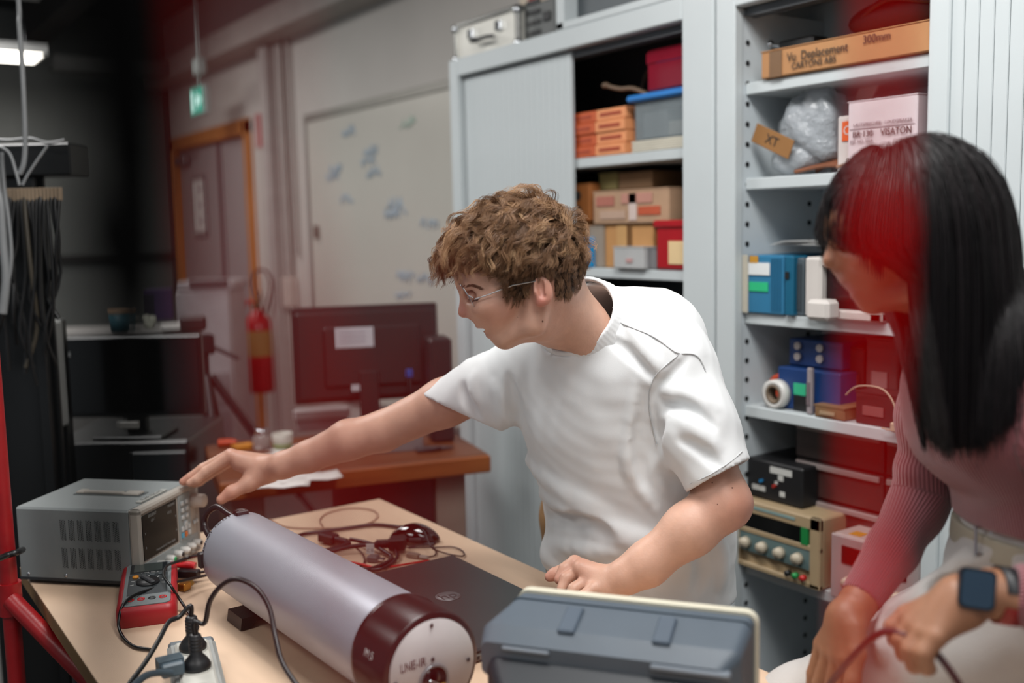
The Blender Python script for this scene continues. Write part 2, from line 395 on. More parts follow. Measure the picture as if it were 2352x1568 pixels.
# ---- things on top and inside
def span(xl, xr, yt, Y, z0=None, ymid=None):
    ym = ymid or yt
    A = atY(xl, ym, Y); B = atY(xr, ym, Y); T = atY((xl+xr)/2, yt, Y)
    return A[0], B[0], T[2]
def carton(name, label, cat, xl, xr, yt, Y, z0, depth, mt, tape=None, group=None, flap=True, bevel=.003, rz=0):
    x0, x1, z1 = span(xl, xr, yt, Y)
    w_, h_ = x1-x0, z1-z0
    t = thing(name, label, cat, ((x0+x1)/2, Y+depth/2, z0), rz, group)
    MB().bb(-w_/2, w_/2, -depth/2, depth/2, 0, h_, bevel).build('body', mt, t)
    if flap:
        fb = MB(); fb.bb(-w_/2-.001, w_/2+.001, -depth/2-.001, -.002, h_-.001, h_+.002); fb.bb(-w_/2-.001, w_/2+.001, .002, depth/2+.001, h_-.001, h_+.002)
        fb.build('lid_flap', mt, t)
    if tape:
        MB().bb(w_*tape[0], w_*tape[1], -depth/2-.0015, -depth/2+.001, 0, h_).bb(w_*tape[0], w_*tape[1], -depth/2, depth/2, h_+.0015, h_+.003).build('tape', tape[2], t)
    t['_w'] = w_; t['_h'] = h_; t['_d'] = depth
    return t
def rectpart(t, name, u0, u1, v0, v1, mt, **k):
    """flat piece on the front face, fractions of width and height"""
    w_, h_, d_ = t['_w'], t['_h'], t['_d']
    return MB().bb(-w_/2+u0*w_, -w_/2+u1*w_, -d_/2-.003, -d_/2-.0005, v0*h_, v1*h_, .0005).build(name, mt, t, **k)
def fronttext(t, s, u, v, size, mt, name='lettering', squash=1.0, tilt=0):
    w_, h_, d_ = t['_w'], t['_h'], t['_d']
    return text(name, s, size, mt, t, frame((-w_/2+u*w_, -d_/2-.0035, v*h_), (1, 0, tilt), (0, 0, 1)), squash=squash)
KRAFT = mat('kraft_cardboard', '#b0814f', .8, var=.08, scale=8); KRAFTD = mat('dark_cardboard', '#8a5a2c', .8, var=.1, scale=8)
KRAFTP = mat('pale_cardboard', '#a5856a', .75, var=.1, scale=10); TAPE = mat('brown_tape', '#6b4a2a', .3); INK = mat('marker_ink', '#2b2723', .7)
# flight case on the left cabinet
x0, x1, z1 = span(1047, 1190, 38, 1.86)
fc = thing('flight_case', 'silver aluminium case on top of the left cabinet', 'case', ((x0+x1)/2, 1.99, CT)); hw = (x1-x0)/2; hh = z1-CT
MB().bb(-hw, hw, -.13, .13, 0, hh, .008).build('shell', mat('aluminium_sheet', '#dcdad2', .38, .35, bump=.03), fc)
e_ = MB()
for sx in (-1, 1):
    for z in (0, hh): e_.bb(sx*hw-.008, sx*hw+.008, -.135, .135, z-.008 if z else 0, z+.006, .002)
    e_.bb(sx*hw-.008, sx*hw+.008, -.138, -.122, 0, hh, .002)
e_.bb(-hw, hw, -.138, -.122, hh-.008, hh+.006, .002); e_.bb(-hw, hw, -.138, -.122, 0, .014, .002)
e_.build('edge_profile', mat('edge_aluminium', '#b4b4b0', .25, .9), fc)
c_ = MB()
for sx in (-1, 1):
    for z in (.014, hh-.01): MB().ball((sx*hw, -.132, z), .015, 12, 8).build('corner_cap', CHROME, fc)
for sx in (-.45, .45): MB().bb(sx*hw-.016, sx*hw+.016, -.142, -.128, hh*.55, hh*.8, .003).build('latch', CHROME, fc)
MB().tube([(-.05, -.135, hh*.45), (-.045, -.16, hh*.42), (.045, -.16, hh*.42), (.05, -.135, hh*.45)], .006, 8).build('handle', DKGREY, fc)
x0, x1, z1 = span(1196, 1268, 2, 1.87)
gi = thing('instrument_case', 'grey instrument case beside the silver case', 'case', ((x0+x1)/2, 2.0, CT)); hw = (x1-x0)/2; hh = z1-CT
MB().bb(-hw, hw, -.12, .13, 0, hh, .006).build('body', mat('instrument_grey', '#5d5f5e', .4), gi)
g_ = MB()
for k in range(5): g_.bb(-hw*.8, hw*.1, -.1235, -.119, .03+k*.03, .042+k*.03)
g_.build('grille', BLACK, gi); MB().bb(hw*.3, hw*.75, -.126, -.118, .06, hh*.7, .003).build('panel', BLACK, gi)
# second case behind, only its edge in view
x0, x1, z1 = span(990, 1062, 0, 2.0)
bc = thing('storage_box', 'beige box at the left end of the cabinet top', 'box', (-2.83, 2.02, CT+.003)); 
MB().bb(-.11, .09, .06, .16, .14, .33, .006).bb(-.11, .09, .06, .16, 0, .14, .004).build('body', mat('beige_box', '#c9bba9', .6), bc)
MB().bb(-.112, .092, .058, .162, .30, .335, .004).build('lid', mat('beige_box', '#c9bba9', .6), bc)
MB().bb(-.05, .05, .0565, .0585, .2, .25).build('red_label', mat('faded_red', '#8c3a33', .6), bc)
# ---- left cabinet, top shelf
z = SHL[0]+.001
x0, x1, z1 = span(1300, 1434, 252, 1.84)
M_or = mat('orange_box_print', '#b9542b', .6, var=.06); M_orp = mat('orange_box_pale', '#d98f5f', .6, var=.06)
nW = 2
for r in range(4):
    for k in range(2):
        hb = (z1-z)/4; wb_ = (x1-x0)/2
        t = thing('component_box', ['orange component box, left of the pair', 'orange component box, right of the pair'][k]+' in the '+['bottom', 'second', 'third', 'top'][r]+' row, left cabinet', 'box', (x0+wb_*(k+.5), 1.9+.005*(r % 2), z+hb*r), 0, 'orange component boxes stacked in the left cabinet')
        MB().bb(-wb_/2+.0015, wb_/2-.0015, -.06, .08, 0, hb-.0015, .002).build('carton', M_or if k == 0 else M_orp, t)
        MB().bb(-wb_*.35, wb_*.35, -.0615, -.0598, hb*.35, hb*.65).build('print_band', mat('orange_print_dark', '#9c3f22', .6), t)
x0, x1, z1 = span(1440, 1580, 212, 1.835)
bn = thing('plastic_bin', 'clear plastic bin with bright blue lid in the left cabinet', 'bin', ((x0+x1)/2+.01, 1.93, z+.03)); hw = (x1-x0)/2-.01; hh = z1-z-.045
bb_ = MB()
bb_.bb(-hw, hw, -.085, -.082, 0, hh); bb_.bb(-hw, hw, .082, .085, 0, hh); bb_.bb(-hw, -hw+.003, -.085, .085, 0, hh); bb_.bb(hw-.003, hw, -.085, .085, 0, hh); bb_.bb(-hw, hw, -.085, .085, 0, .003)
bb_.build('tub', mat('frosted_plastic', '#8d979b', .25, alpha=.45), bn)
MB().bb(-hw-.02, hw+.01, -.1, .1, hh, hh+.018, .005).build('lid', mat('blue_lid', '#2a76bd', .35), bn)
MB().bb(-hw+.012, -.0, -.07, .06, .004, hh*.72, .004).build('grey_box', mat('grey_carton', '#8f9092', .7), bn, label='grey box inside the bin')
MB().bb(.004, hw-.01, -.07, .05, .004, hh*.42, .004).build('white_box', mat('offwhite_carton', '#c2bdb4', .7), bn, label='off-white box inside the bin')
pm = thing('paper_stack', 'cream stack of paper under the clear blue-lidded bin', 'paper', ((x0+x1)/2, 1.93, z))
q = MB()
for k in range(5): q.bb(-hw+.004*(k % 2), hw+.006-.004*(k % 2), -.09, .09, k*.0058, k*.0058+.0052, .0008)
q.build('sheets', mat('cream_paper', '#c7c2b3', .8), pm, kind='stuff')
x0, x1, z1 = span(1464, 1590, 108, 1.85)
zt = z+.03+hh+.019
rb = thing('red_box', 'glossy dark red box on top of the blue lid', 'box', ((x0+x1)/2+.01, 1.94, zt)); hw = (x1-x0)/2-.01; h2 = z1-zt
MB().bb(-hw, hw, -.08, .08, 0, h2, .01).build('body', mat('glossy_dark_red', '#7d1226', .12, coat=.6), rb)
MB().bb(-hw-.003, hw+.003, -.083, .083, h2*.62, h2+.003, .01).build('lid', mat('glossy_dark_red', '#7d1226', .12, coat=.6), rb)
tw = thing('antenna_rod', 'thin brown rod lying over dark things on the top shelf', 'rod', (-2.2, 1.95, z+.15))
MB().tube(curve_pts([(-.07, -.05, .05), (-.02, -.04, .035), (.03, -.03, .03), (.12, -.02, -.01)], 5), .006, 8).build('rod', mat('brown_rod', '#6e5a48', .5), tw)
MB().ball((-.07, -.05, .05), (.014, .01, .008)).build('knob', mat('brown_rod', '#6e5a48', .5), tw)
db = thing('black_bag', 'black padded bag behind the orange boxes', 'bag', (-2.17, 2.06, z))
MB().ball((0, 0, .11), (.17, .05, .11), 20, 12).build('body', mat('black_nylon', '#17191b', .7, bump=.3), db)
MB().tube(curve_pts([(-.08, -.05, .16), (-.04, -.055, .24), (.04, -.055, .24), (.08, -.05, .16)], 5), .008).build('handle', RUBBER, db)
# ---- left cabinet, middle shelf
z = SHL[1]+.001
carton('cardboard_box', 'brown cardboard box at the left of the middle shelf, above the man\'s head', 'box', 1300, 1352, 515, 1.86, z, .16, KRAFTD)
t = thing('wall_box', 'orange-brown carton with dark round marks standing on another box', 'box', (-2.29, 1.95, z+.004))
t = carton('cardboard_box', 'orange-brown carton with two dark round marks, upper left of middle shelf', 'box', 1300, 1356, 424, 1.865, z+.13, .15, mat('orange_cardboard', '#8f5524', .8))
for v in (.3, .7): MB().cyl((0, -.077, t['_h']*v), (0, -.0755, t['_h']*v), .014, n=16).build('round_mark', INK, t)
bpy.data.objects.remove(bpy.data.objects['wall_box'])
t = carton('cardboard_box', 'carton with a bright blue label behind the man\'s head', 'box', 1352, 1384, 520, 1.85, z, .12, mat('grey_carton2', '#8b8074', .8))
t = carton('blue_packet', 'bright blue packet right behind the man\'s hair', 'box', 1326, 1356, 545, 1.835, z, .02, mat('cyan_packet', '#0d84bd', .4), flap=False)
rectpart(t, 'seal', .1, .9, .82, .9, mat('cyan_dark', '#0a6b9c', .4))
t = carton('cardboard_box', 'tall plain cardboard box in the middle of the middle shelf', 'box', 1384, 1500, 518, 1.86, z, .2, KRAFT, tape=(-.1, .1, TAPE))
rectpart(t, 'highlight_tape', .3, .5, 0, 1, mat('clear_tape', '#bb9363', .15))
zt = z+t['_h']+.005
t = carton('wrapped_parcel', 'wide parcel wrapped in red and white printed film', 'parcel', 1362, 1536, 436, 1.85, zt, .2, KRAFTP)
for k, (u0, u1, v0, v1, cc) in enumerate(((.05, .3, .55, .85, '#a66b5e'), (.4, .8, .6, .9, '#b48375'), (.62, .9, .25, .5, '#b3563c'), (.1, .45, .15, .4, '#b59a88'), (.5, .6, .1, .9, '#c7b5ae'))):
    rectpart(t, 'printed_film', u0, u1, v0, v1, mat('film_%s' % cc[1:], cc, .2))
zu = zt+t['_h']+.005
carton('cardboard_box', 'olive box on the wrapped parcel, left of two', 'box', 1375, 1418, 398, 1.9, zu, .12, mat('olive_box', '#6c6237', .8))
carton('cardboard_box', 'brown box on the wrapped parcel, right of the olive one', 'box', 1420, 1498, 396, 1.9, zu, .12, mat('brown_box', '#6e5237', .8))
t = carton('small_box', 'small pale grey box in front of the tall cardboard box', 'box', 1408, 1478, 568, 1.825, z, .09, mat('pale_grey_box', '#a7a8a8', .6))
rectpart(t, 'print_mark', .45, .65, .3, .5, mat('pink_print', '#b08a88', .6))
carton('small_box', 'dark grey box between the pale box and red bin', 'box', 1478, 1506, 570, 1.84, z, .09, mat('mid_grey_box', '#6f6e70', .6))
t = carton('red_bin', 'red plastic bin with cream label at right of middle shelf', 'bin', 1506, 1580, 505, 1.835, z, .18, mat('red_bin', '#a0101b', .35), flap=False, bevel=.006)
rectpart(t, 'card_label', .42, .98, .12, .58, mat('cream_label', '#d4b98c', .7))
MB().bb(-t['_w']/2-.006, t['_w']/2+.006, -.096, .096, t['_h']-.02, t['_h'], .004).build('rim', mat('red_bin', '#a0101b', .35), t)
jr = thing('glass_jar', 'small round jar on top of the red bin', 'jar', (-1.885, 1.90, z+t['_h']+.002))
MB().lathe([(0, 0), (.028, 0), (.03, .01), (.03, .035), (.024, .045), (0, .045)], 20).build('body', mat('jar_glass', '#b7a895', .15), jr); MB().lathe([(.0, .045), (.026, .045), (.026, .058), (0, .058)], 20).build('lid', mat('jar_lid', '#d9cfc2', .3), jr)
# ---- left cabinet, lower shelves: dark equipment
for k, (xl, w_, h_, zz) in enumerate(((-2.25, .3, .18, .981), (-1.94, .1, .22, .981), (-2.2, .35, .25, .581))):
    t = thing('equipment_case', ['black equipment case on the lower shelf behind the man', 'narrow black equipment case beside it by the cabinet post', 'black equipment case on the lowest shelf behind the man'][k], 'case', (xl, 1.98, zz))
    MB().bb(-w_/2, w_/2, -.1, .1, 0, h_, .006).build('body', BLACK, t); MB().tube([(-.03, -.1, h_*.7), (-.03, -.12, h_*.7), (.03, -.12, h_*.7), (.03, -.1, h_*.7)], .005).build('handle', DKGREY, t)
# ---- right cabinet
z = SHR[0]+.001
x0, x1, _ = span(1748, 2150, 120, 1.83); z1 = atY(1900, 92, 1.83)[2]
t = thing('long_cardboard_box', 'long flat cardboard box with handwriting on the top shelf', 'box', ((x0+x1)/2, 1.93, z)); w_ = x1-x0; h_ = z1-z; t['_w'] = w_; t['_h'] = h_; t['_d'] = .2
MB().bb(-w_/2, w_/2, -.1, .1, 0, h_, .003).build('body', mat('tan_cardboard', '#ab7c52', .8, var=.05), t)
MB().bb(-w_/2-.001, w_/2+.001, -.101, -.002, h_, h_+.002).bb(-w_/2-.001, w_/2+.001, .002, .101, h_, h_+.002).build('lid_flap', mat('tan_cardboard', '#ab7c52', .8), t)
rectpart(t, 'tape_patch', .06, .14, 0, .97, mat('old_tape', '#705236', .4))
fronttext(t, 'Vu  Deplacement', .36, .62, .027, INK, squash=.85); fronttext(t, '300mm', .70, .74, .024, INK, squash=.9); fronttext(t, 'CARTONS ABS', .34, .28, .020, INK, squash=.9)
zt = z+h_+.003
a_ = thing('tripod_adapter', 'black clamp with silver screw lying on the long box', 'clamp', (-1.60, 1.93, zt))
MB().bb(-.05, .05, -.03, .03, 0, .03, .005).build('block', BLACK, a_)
MB().tube([(-.05, 0, .02), (-.09, -.005, .03)], .006, 8).ball((-.095, -.005, .032), .011).build('screw', CHROME, a_)
a_ = thing('dark_bag', 'dark brown bag folded over the long box', 'bag', (-1.33, 1.97, zt))
MB().ball((0, 0, .045), (.17, .07, .045), 24, 12).build('body', mat('dark_brown_bag', '#241311', .7, bump=.4, bscale=30), a_)
MB().tube(curve_pts([(-.1, -.05, .05), (-.02, -.075, .07), (.08, -.07, .05), (.13, -.05, .07)], 5), .007).build('strap', RUBBER, a_)
# second shelf
z = SHR[1]+.001
pb = thing('bubble_wrap_bag', 'clear bag of bubble wrap with a brown cardboard tag', 'bag', (-1.555, 1.93, z))
V = MB()
def lump(c, r, seed, n=28, m=18, amp=.16, fr_=3.0):
    rg = np.random.default_rng(seed); ph = rg.uniform(0, 6, (6, 3)); B = MB(); B.ball((0, 0, 0), 1, n, m)
    out = []
    for v in B.v:
        v = np.array(v); d = sum(math.sin(fr_*(1+.5*k)*(v @ np.array([math.cos(p_[0]), math.sin(p_[1]), math.cos(p_[2])]))+p_[0]*3)/(1+.5*k) for k, p_ in enumerate(ph))/3
        out.append(tuple(np.array(c)+v*np.array(r)*(1+amp*d)))
    B.v = out; return B
M_bw = mat('bubble_wrap', '#c6ccd2', .1, bump=1.0, bscale=45, alpha=.5, coat=.8)
lump((0, 0, .105), (.085, .07, .10), 3, amp=.26, fr_=4.5).build('wrap', M_bw, pb)
lump((-.04, -.03, .035), (.06, .05, .035), 5).build('loose_wrap', M_bw, pb)
lump((.005, .005, .10), (.06, .05, .075), 9).build('wrapped_part', mat('wrapped_grey', '#62676c', .5), pb)
tg = MB().bb(-.06, .06, -.0015, .0015, -.022, .022, .001).build('cardboard_tag', mat('tag_card', '#8c6236', .8), pb); tg.location = (-.06, -.085, .08); tg.rotation_euler = (0, .42, 0)
text('tag_lettering', 'XT', .03, INK, tg, frame((.0, -.0025, 0), (1, 0, 0), (0, 0, 1)))
wt = thing('white_packet', 'small white packet tilted on top of the bubble wrap', 'packet', (-1.47, 1.99, z+.16))
wp = MB().box((0, 0, .02), (.045, .012, .06), rot=np.array(Matrix.Rotation(.5, 3, 'Y')), b=.003).build('sleeve', mat('packet_white', '#b4b1ad', .6), wt); MB().box((.025, 0, .055), (.05, .008, .02), rot=np.array(Matrix.Rotation(.6, 3, 'Y')), b=.002).build('flap', mat('packet_clear', '#6e6868', .3), wt)
t = carton('small_box', 'white box with an orange logo half behind the loudspeaker box', 'box', 1924, 1960, 266, 1.87, z, .1, mat('white_carton', '#c3bcb9', .6), flap=False)
rectpart(t, 'orange_logo', .35, .95, .55, .9, mat('orange_logo', '#d35a24', .5)); fronttext(t, 'C', .68, .73, .028, mat('white_carton', '#c3bcb9', .6))
rectpart(t, 'brown_foot_band', 0, 1, .08, .14, mat('brown_band', '#8c6a55', .6))
x0, x1, _ = span(1949, 2108, 230, 1.835); z1 = atY(2028, 226, 1.835)[2]
t = thing('loudspeaker_box', 'large white carton with black lettering above the woman\'s head', 'box', ((x0+x1)/2, 1.90, z)); w_ = x1-x0; h_ = z1-z; t['_w'] = w_; t['_h'] = h_; t['_d'] = .13
MB().bb(-w_/2, w_/2, -.065, .065, 0, h_, .002).build('body', mat('speaker_carton', '#cfc4c8', .55), t)
MB().bb(-w_/2-.001, w_/2+.001, -.066, .066, h_, h_+.002).build('lid_flap', mat('speaker_carton', '#cfc4c8', .55), t)
fronttext(t, 'BR·130', .24, .52, .018, INK, squash=.95); fronttext(t, 'VISATON', .72, .52, .021, INK, squash=.82)
fronttext(t, 'LAUTSPRECHER · LOUDSPEAKER', .52, .66, .0095, mat('grey_print', '#7d7478', .6)); fronttext(t, 'REF. NO. 5034', .22, .42, .009, mat('grey_print', '#7d7478', .6)); fronttext(t, '8 Ohm', .15, .14, .018, INK)
MB().bb(-w_*.47, w_*.47, -.0668, -.0655, h_*.60, h_*.604).build('rule_line', mat('grey_print', '#7d7478', .6), t)
cp = thing('copper_offcuts', 'bundle of copper-brown strips lying by the bubble wrap', 'strips', (-1.46, 1.90, z))
for k in range(6):
    P = [(-.11+.01*k, -.03+.012*k, .008+.004*(k % 3)), (-.03, -.02+.01*k, .018+.003*k), (.05, -.01+.006*k, .01+.004*k), (.13, -.02+.012*k, .015)]
    MB().tube(curve_pts(P, 4), .005, 6).build('strip', mat('copper_strip', '#8d5a42', .35, .5), cp)
# third shelf: blue and grey modules
z = SHR[2]+.001
t = carton('blue_module', 'blue instrument module with white, yellow and green labels', 'module', 1712, 1800, 586, 1.83, z, .2, mat('module_blue', '#2c6f94', .4, bump=.04, bscale=300), flap=False)
rectpart(t, 'cream_edge', -.06, .09, 0, 1, mat('module_cream', '#b7b1a2', .5)); rectpart(t, 'yellow_label', .13, .35, .86, .99, mat('yellow_label', '#b58327', .5)); rectpart(t, 'white_label', .1, .66, .66, .87, mat('white_label', '#d3d6d6', .6)); rectpart(t, 'green_label', .12, .62, .38, .54, mat('green_label', '#1fae74', .6))
for k in range(4): rectpart(t, 'ridge', .7+.07*k, .73+.07*k, .06, .95, mat('module_blue_dark', '#215a7b', .4))
t = carton('blue_module', 'darker teal instrument module beside the labelled blue one', 'module', 1802, 1822, 588, 1.825, z, .2, mat('module_teal', '#0f5673', .4), flap=False)
rectpart(t, 'socket', .1, .6, .62, .74, BLACK)
t = carton('grey_module', 'dark grey ribbed module between the blue and white units', 'module', 1823, 1846, 592, 1.84, z, .2, mat('module_slate', '#4b555c', .5), flap=False)
for k in range(3): rectpart(t, 'rib', .1+.3*k, .25+.3*k, .1, .9, mat('module_slate_dark', '#333b41', .5))
x0, x1, z1 = span(1847, 1885, 590, 1.82)
mt_ = thing('bench_monitor', 'off-white bench display with dark screen near the woman\'s nose', 'display', (x0, 1.82, z)); h_ = z1-z
MB().bb(0, x1-x0, 0, .2, 0, h_, .006).bb(x1-x0, .20, 0, .2, h_*.85, h_, .004).bb(x1-x0, .20, .0, .2, 0, h_*.16, .004).bb(.17, .20, 0, .2, 0, h_, .004).build('case', mat('offwhite_case', '#c3bdb8', .45), mt_)
MB().bb(x1-x0, .17, .02, .03, h_*.16, h_*.85).build('screen', mat('dark_screen', '#16090a', .15), mt_)
MB().bb(.04, .10, -.045, .0, 0, .045, .008).build('control_foot', mat('offwhite_case', '#c3bdb8', .45), mt_)
pp = thing('loose_papers', 'loose clear sleeves lying on top of the blue modules', 'papers', (-1.55, 1.93, z+.158))
for k in range(4): MB().box((.02+.01*k, 0, .001+k*.003), (.2, .15, .0015), rz=.05*k).build('sheet', mat('clear_sleeve', '#a9aaa9', .3), pp)
# fourth shelf
z = SHR[3]+.001
t = carton('blue_case', 'dark blue case with round silver studs on the fourth shelf', 'case', 1812, 1935, 782, 1.90, z+.10, .15, mat('navy_case', '#143164', .4), flap=False)
for u in (.2, .62):
    for v in (.35, .75): MB().cyl((-t['_w']/2+u*t['_w'], -.077, v*t['_h']), (-t['_w']/2+u*t['_w'], -.083, v*t['_h']), .009, n=16).build('stud', mat('pale_stud', '#9c9391', .4), t)
t2 = carton('blue_case', 'lower dark blue case with bright green label', 'case', 1786, 1930, 850, 1.87, z, .17, mat('navy_case2', '#123468', .4), flap=False)
rectpart(t2, 'green_label', .28, .48, .38, .66, mat('mint_label', '#2aa77a', .6)); rectpart(t2, 'black_plinth', .28, .6, 0, .36, BLACK)
t = carton('card_sleeve', 'narrow pale card sleeve beside the green label', 'card', 1852, 1864, 845, 1.85, z, .012, mat('card_sleeve', '#8f8588', .6), flap=False)
rectpart(t, 'print', .2, .8, .2, .7, mat('grey_print2', '#6d6064', .6))
rl = thing('tape_roll', 'white tape roll with orange-red core on the fourth shelf', 'tape', (atY(1778, 905, 1.85)[0], 1.86, z+.034))
TM = np.array(Matrix.Rotation(PI/2, 4, 'X') @ Matrix.Rotation(0, 4, 'Z'))
MB().lathe([(.022, -.014), (.034, -.014), (.034, .014), (.022, .014), (.022, -.014)], 28, TM).build('roll', mat('tape_white', '#c9c7c3', .3), rl)
MB().lathe([(.017, -.015), (.0225, -.015), (.0225, .015), (.017, .015), (.017, -.015)], 24, TM).build('core', mat('tape_core', '#6b5b4a', .7), rl)
rl2 = thing('tape_roll', 'orange-red tape roll standing behind the white one', 'tape', (atY(1790, 900, 1.89)[0], 1.905, z+.038))
MB().lathe([(.024, -.012), (.038, -.012), (.038, .012), (.024, .012), (.024, -.012)], 28, TM).build('roll', mat('tape_orange', '#c3492a', .3), rl2)
for k, (xl, xr, yt, Y, cc, lb) in enumerate(((1945, 1985, 800, 1.93, '#2a0f0f', 'tall dark red-brown box at the middle of the fourth shelf'), (1990, 2062, 780, 1.92, '#4a302e', 'dusty pink box behind the woman\'s hair on the fourth shelf'), (1870, 1940, 935, 1.84, '#7a5b3d', 'low tan tray of small parts on the fourth shelf'), (1965, 2060, 905, 1.85, '#361818', 'low maroon box with cable on the fourth shelf'))):
    t = carton('parts_box', lb, 'box', xl, xr, yt, Y, z, .13, mat('pbox%s' % cc[1:], cc, .6))
    rectpart(t, 'front_label', .2, .7, .3, .6, mat('plb%d' % k, ['#5a2a28', '#8c6a68', '#9c8468', '#7d4a48'][k], .6))
wr = thing('white_lead', 'thin cream lead looped over the low maroon box', 'cable', (-1.33, 1.84, z))
MB().tube(curve_pts([(-.07, 0, .06), (-.03, -.01, .085), (.03, -.012, .085), (.06, -.012, .05), (.06, -.012, .006), (.03, -.014, .004)], 6), .002, 6).build('wire', mat('cream_wire', '#b39a84', .5), wr)
MB().bb(.052, .068, -.02, -.005, 0, .02, .003).build('plug', mat('cream_wire', '#b39a84', .5), wr)
# fifth shelf: drawer unit, bench supplies
z = SHR[4]+.001
du = thing('parts_drawer_unit', 'dark drawer unit with pale label rails under the fourth shelf', 'drawers', (-1.60, 1.92, z))
MB().bb(0, .5, 0, .19, 0, .362, .004).build('carcass', mat('drawer_dark', '#231d1d', .5), du)
M_dr = mat('drawer_smoke', '#382d2b', .3); M_rl = mat('label_rail', '#8f8380', .4)
for r in range(4):
    for k in range(2):
        d_ = MB().bb(.006+k*.247, .247+k*.247, -.012, 0, .006+r*.089, .089+r*.089, .003).build('drawer', M_dr, du)
        MB().bb(.012+k*.247, .241+k*.247, -.02, -.012, .074+r*.089, .087+r*.089, .002).build('label_rail', M_rl, d_)
bp_ = lambda x, y, Y: atY(x, y, Y)
L0 = bp_(1700, 1290, 1.83); L1 = bp_(1880, 1360, 1.83)
ps = thing('bench_supply', 'old beige power supply with four knobs on the fifth shelf', 'power supply', (-1.70, 1.82, z))
W = atY(1885, 1300, 1.82)[0]+1.70; Hh = .165
M_be = mat('aged_beige', '#a08b6c', .5, var=.05)
MB().bb(0, W, .006, .24, 0, Hh, .004).build('case', M_be, ps)
bz = MB(); bz.bb(0, W, -.004, .01, Hh-.03, Hh, .003); bz.bb(0, W, -.004, .01, 0, .012, .002); bz.bb(W-.03, W, -.004, .01, 0, Hh, .003); bz.bb(0, .012, -.004, .01, 0, Hh, .003)
bz.bb(0, W, -.003, .008, Hh*.52, Hh*.6, .002)
bz.build('bezel', M_be, ps)
MB().bb(.02, W-.035, -.002, .008, Hh*.6, Hh*.82).build('display_window', mat('black_window', '#0c0d0c', .12), ps)
MB().bb(W-.055, W-.034, -.004, .006, Hh*.58, Hh*.84, .002).build('green_window', mat('green_window', '#1d7a3d', .3), ps)
MB().bb(.012, W-.03, -.001, .007, Hh*.24, Hh*.52).build('blue_panel', mat('bluegrey_panel', '#5a6f6f', .5), ps)
MB().bb(.03, W-.07, -.0055, -.003, Hh*.9, Hh*.94).build('trim_stripe', mat('stripe_blue', '#7d9694', .5), ps)
for k in range(4):
    kx = .035+k*(W-.085)/3.2
    kn = MB().lathe([(.0, 0), (.014, 0), (.0125, .016), (0, .017)], 20, frame((kx, -.001, Hh*.37), (1, 0, 0), (0, 0, 1))).build('knob', mat('ivory_knob', '#b7ac98', .4), ps)
for k, cc in enumerate(('#151515', '#1c8a45', '#b3201c')):
    MB().lathe([(0, 0), (.007, 0), (.007, .012), (0, .013)], 14, frame((W-.085+k*.022, -.004, Hh*.13), (1, 0, 0), (0, 0, 1))).build('terminal', mat('term%s' % cc[1:], cc, .4), ps)
t = thing('control_box', 'small black box with white labels on the beige power supply', 'box', (-1.70+.005, 1.85, z+Hh+.001))
MB().bb(0, .17, 0, .17, 0, .095, .004).build('case', BLACK, t)
for (a, b, c_, d_) in ((.075, .14, .07, .085), (.02, .06, .02, .032), (.10, .115, .055, .068), (.105, .12, .018, .03), (.09, .098, .045, .052)): MB().bb(a, b, -.0015, .001, c_, d_).build('label', mat('dirty_white', '#b9b9b5', .6), t)
MB().cyl((.05, 0, .045), (.05, -.008, .045), .004).build('blue_led', mat('blue_led', '#1d6c9c', .3), t); MB().cyl((.09, 0, .04), (.09, -.008, .04), .004).build('red_led', mat('red_led', '#9c2a22', .3), t)
X_ = atY(1912, 1300, 1.82)[0]
t = thing('bench_supply', 'off-white power supply with dark display beside the woman\'s sleeve', 'power supply', (X_, 1.815, z))
MB().bb(0, .22, .006, .22, 0, .145, .004).build('case', mat('offwhite_instrument', '#a79d97', .5), t)
MB().bb(.0, .22, -.002, .006, 0, .145, .003).build('front_panel', mat('grey_instrument', '#938c8a', .5), t)
MB().bb(.03, .19, -.005, .0, .085, .125, .002).build('display', mat('maroon_display', '#2d0d0c', .15), t)
for k in range(3): MB().lathe([(0, 0), (.014, 0), (.012, .014), (0, .015)], 18, frame((.05+.06*k, -.002, .045), (1, 0, 0), (0, 0, 1))).build('knob', mat('ivory_knob', '#b7ac98', .4), t)
MB().bb(.028, .045, -.006, 0, .004, .016).build('orange_switch', mat('orange_switch', '#c2501d', .4), t); MB().bb(.03, .06, .02, .05, .145, .146).build('yellow_label', mat('yellow_label', '#b58327', .5), t)
# bottom: black bags
z = .121
for k, (x, h_) in enumerate(((-1.45, .13), (-1.22, .17))):
    t = thing('black_bag', ['black bag lying on the bottom shelf at left', 'black bag lying on the bottom shelf at right'][k], 'bag', (x, 1.97, z))
    lump((0, 0, h_*.95), (.12, .10, h_), 20+k).build('body', mat('black_nylon', '#17191b', .7, bump=.3), t)
    MB().tube(curve_pts([(-.08, -.1, h_), (-.03, -.13, h_*1.6), (.05, -.12, h_*1.7), (.09, -.1, h_)], 5), .006).build('strap', RUBBER, t)
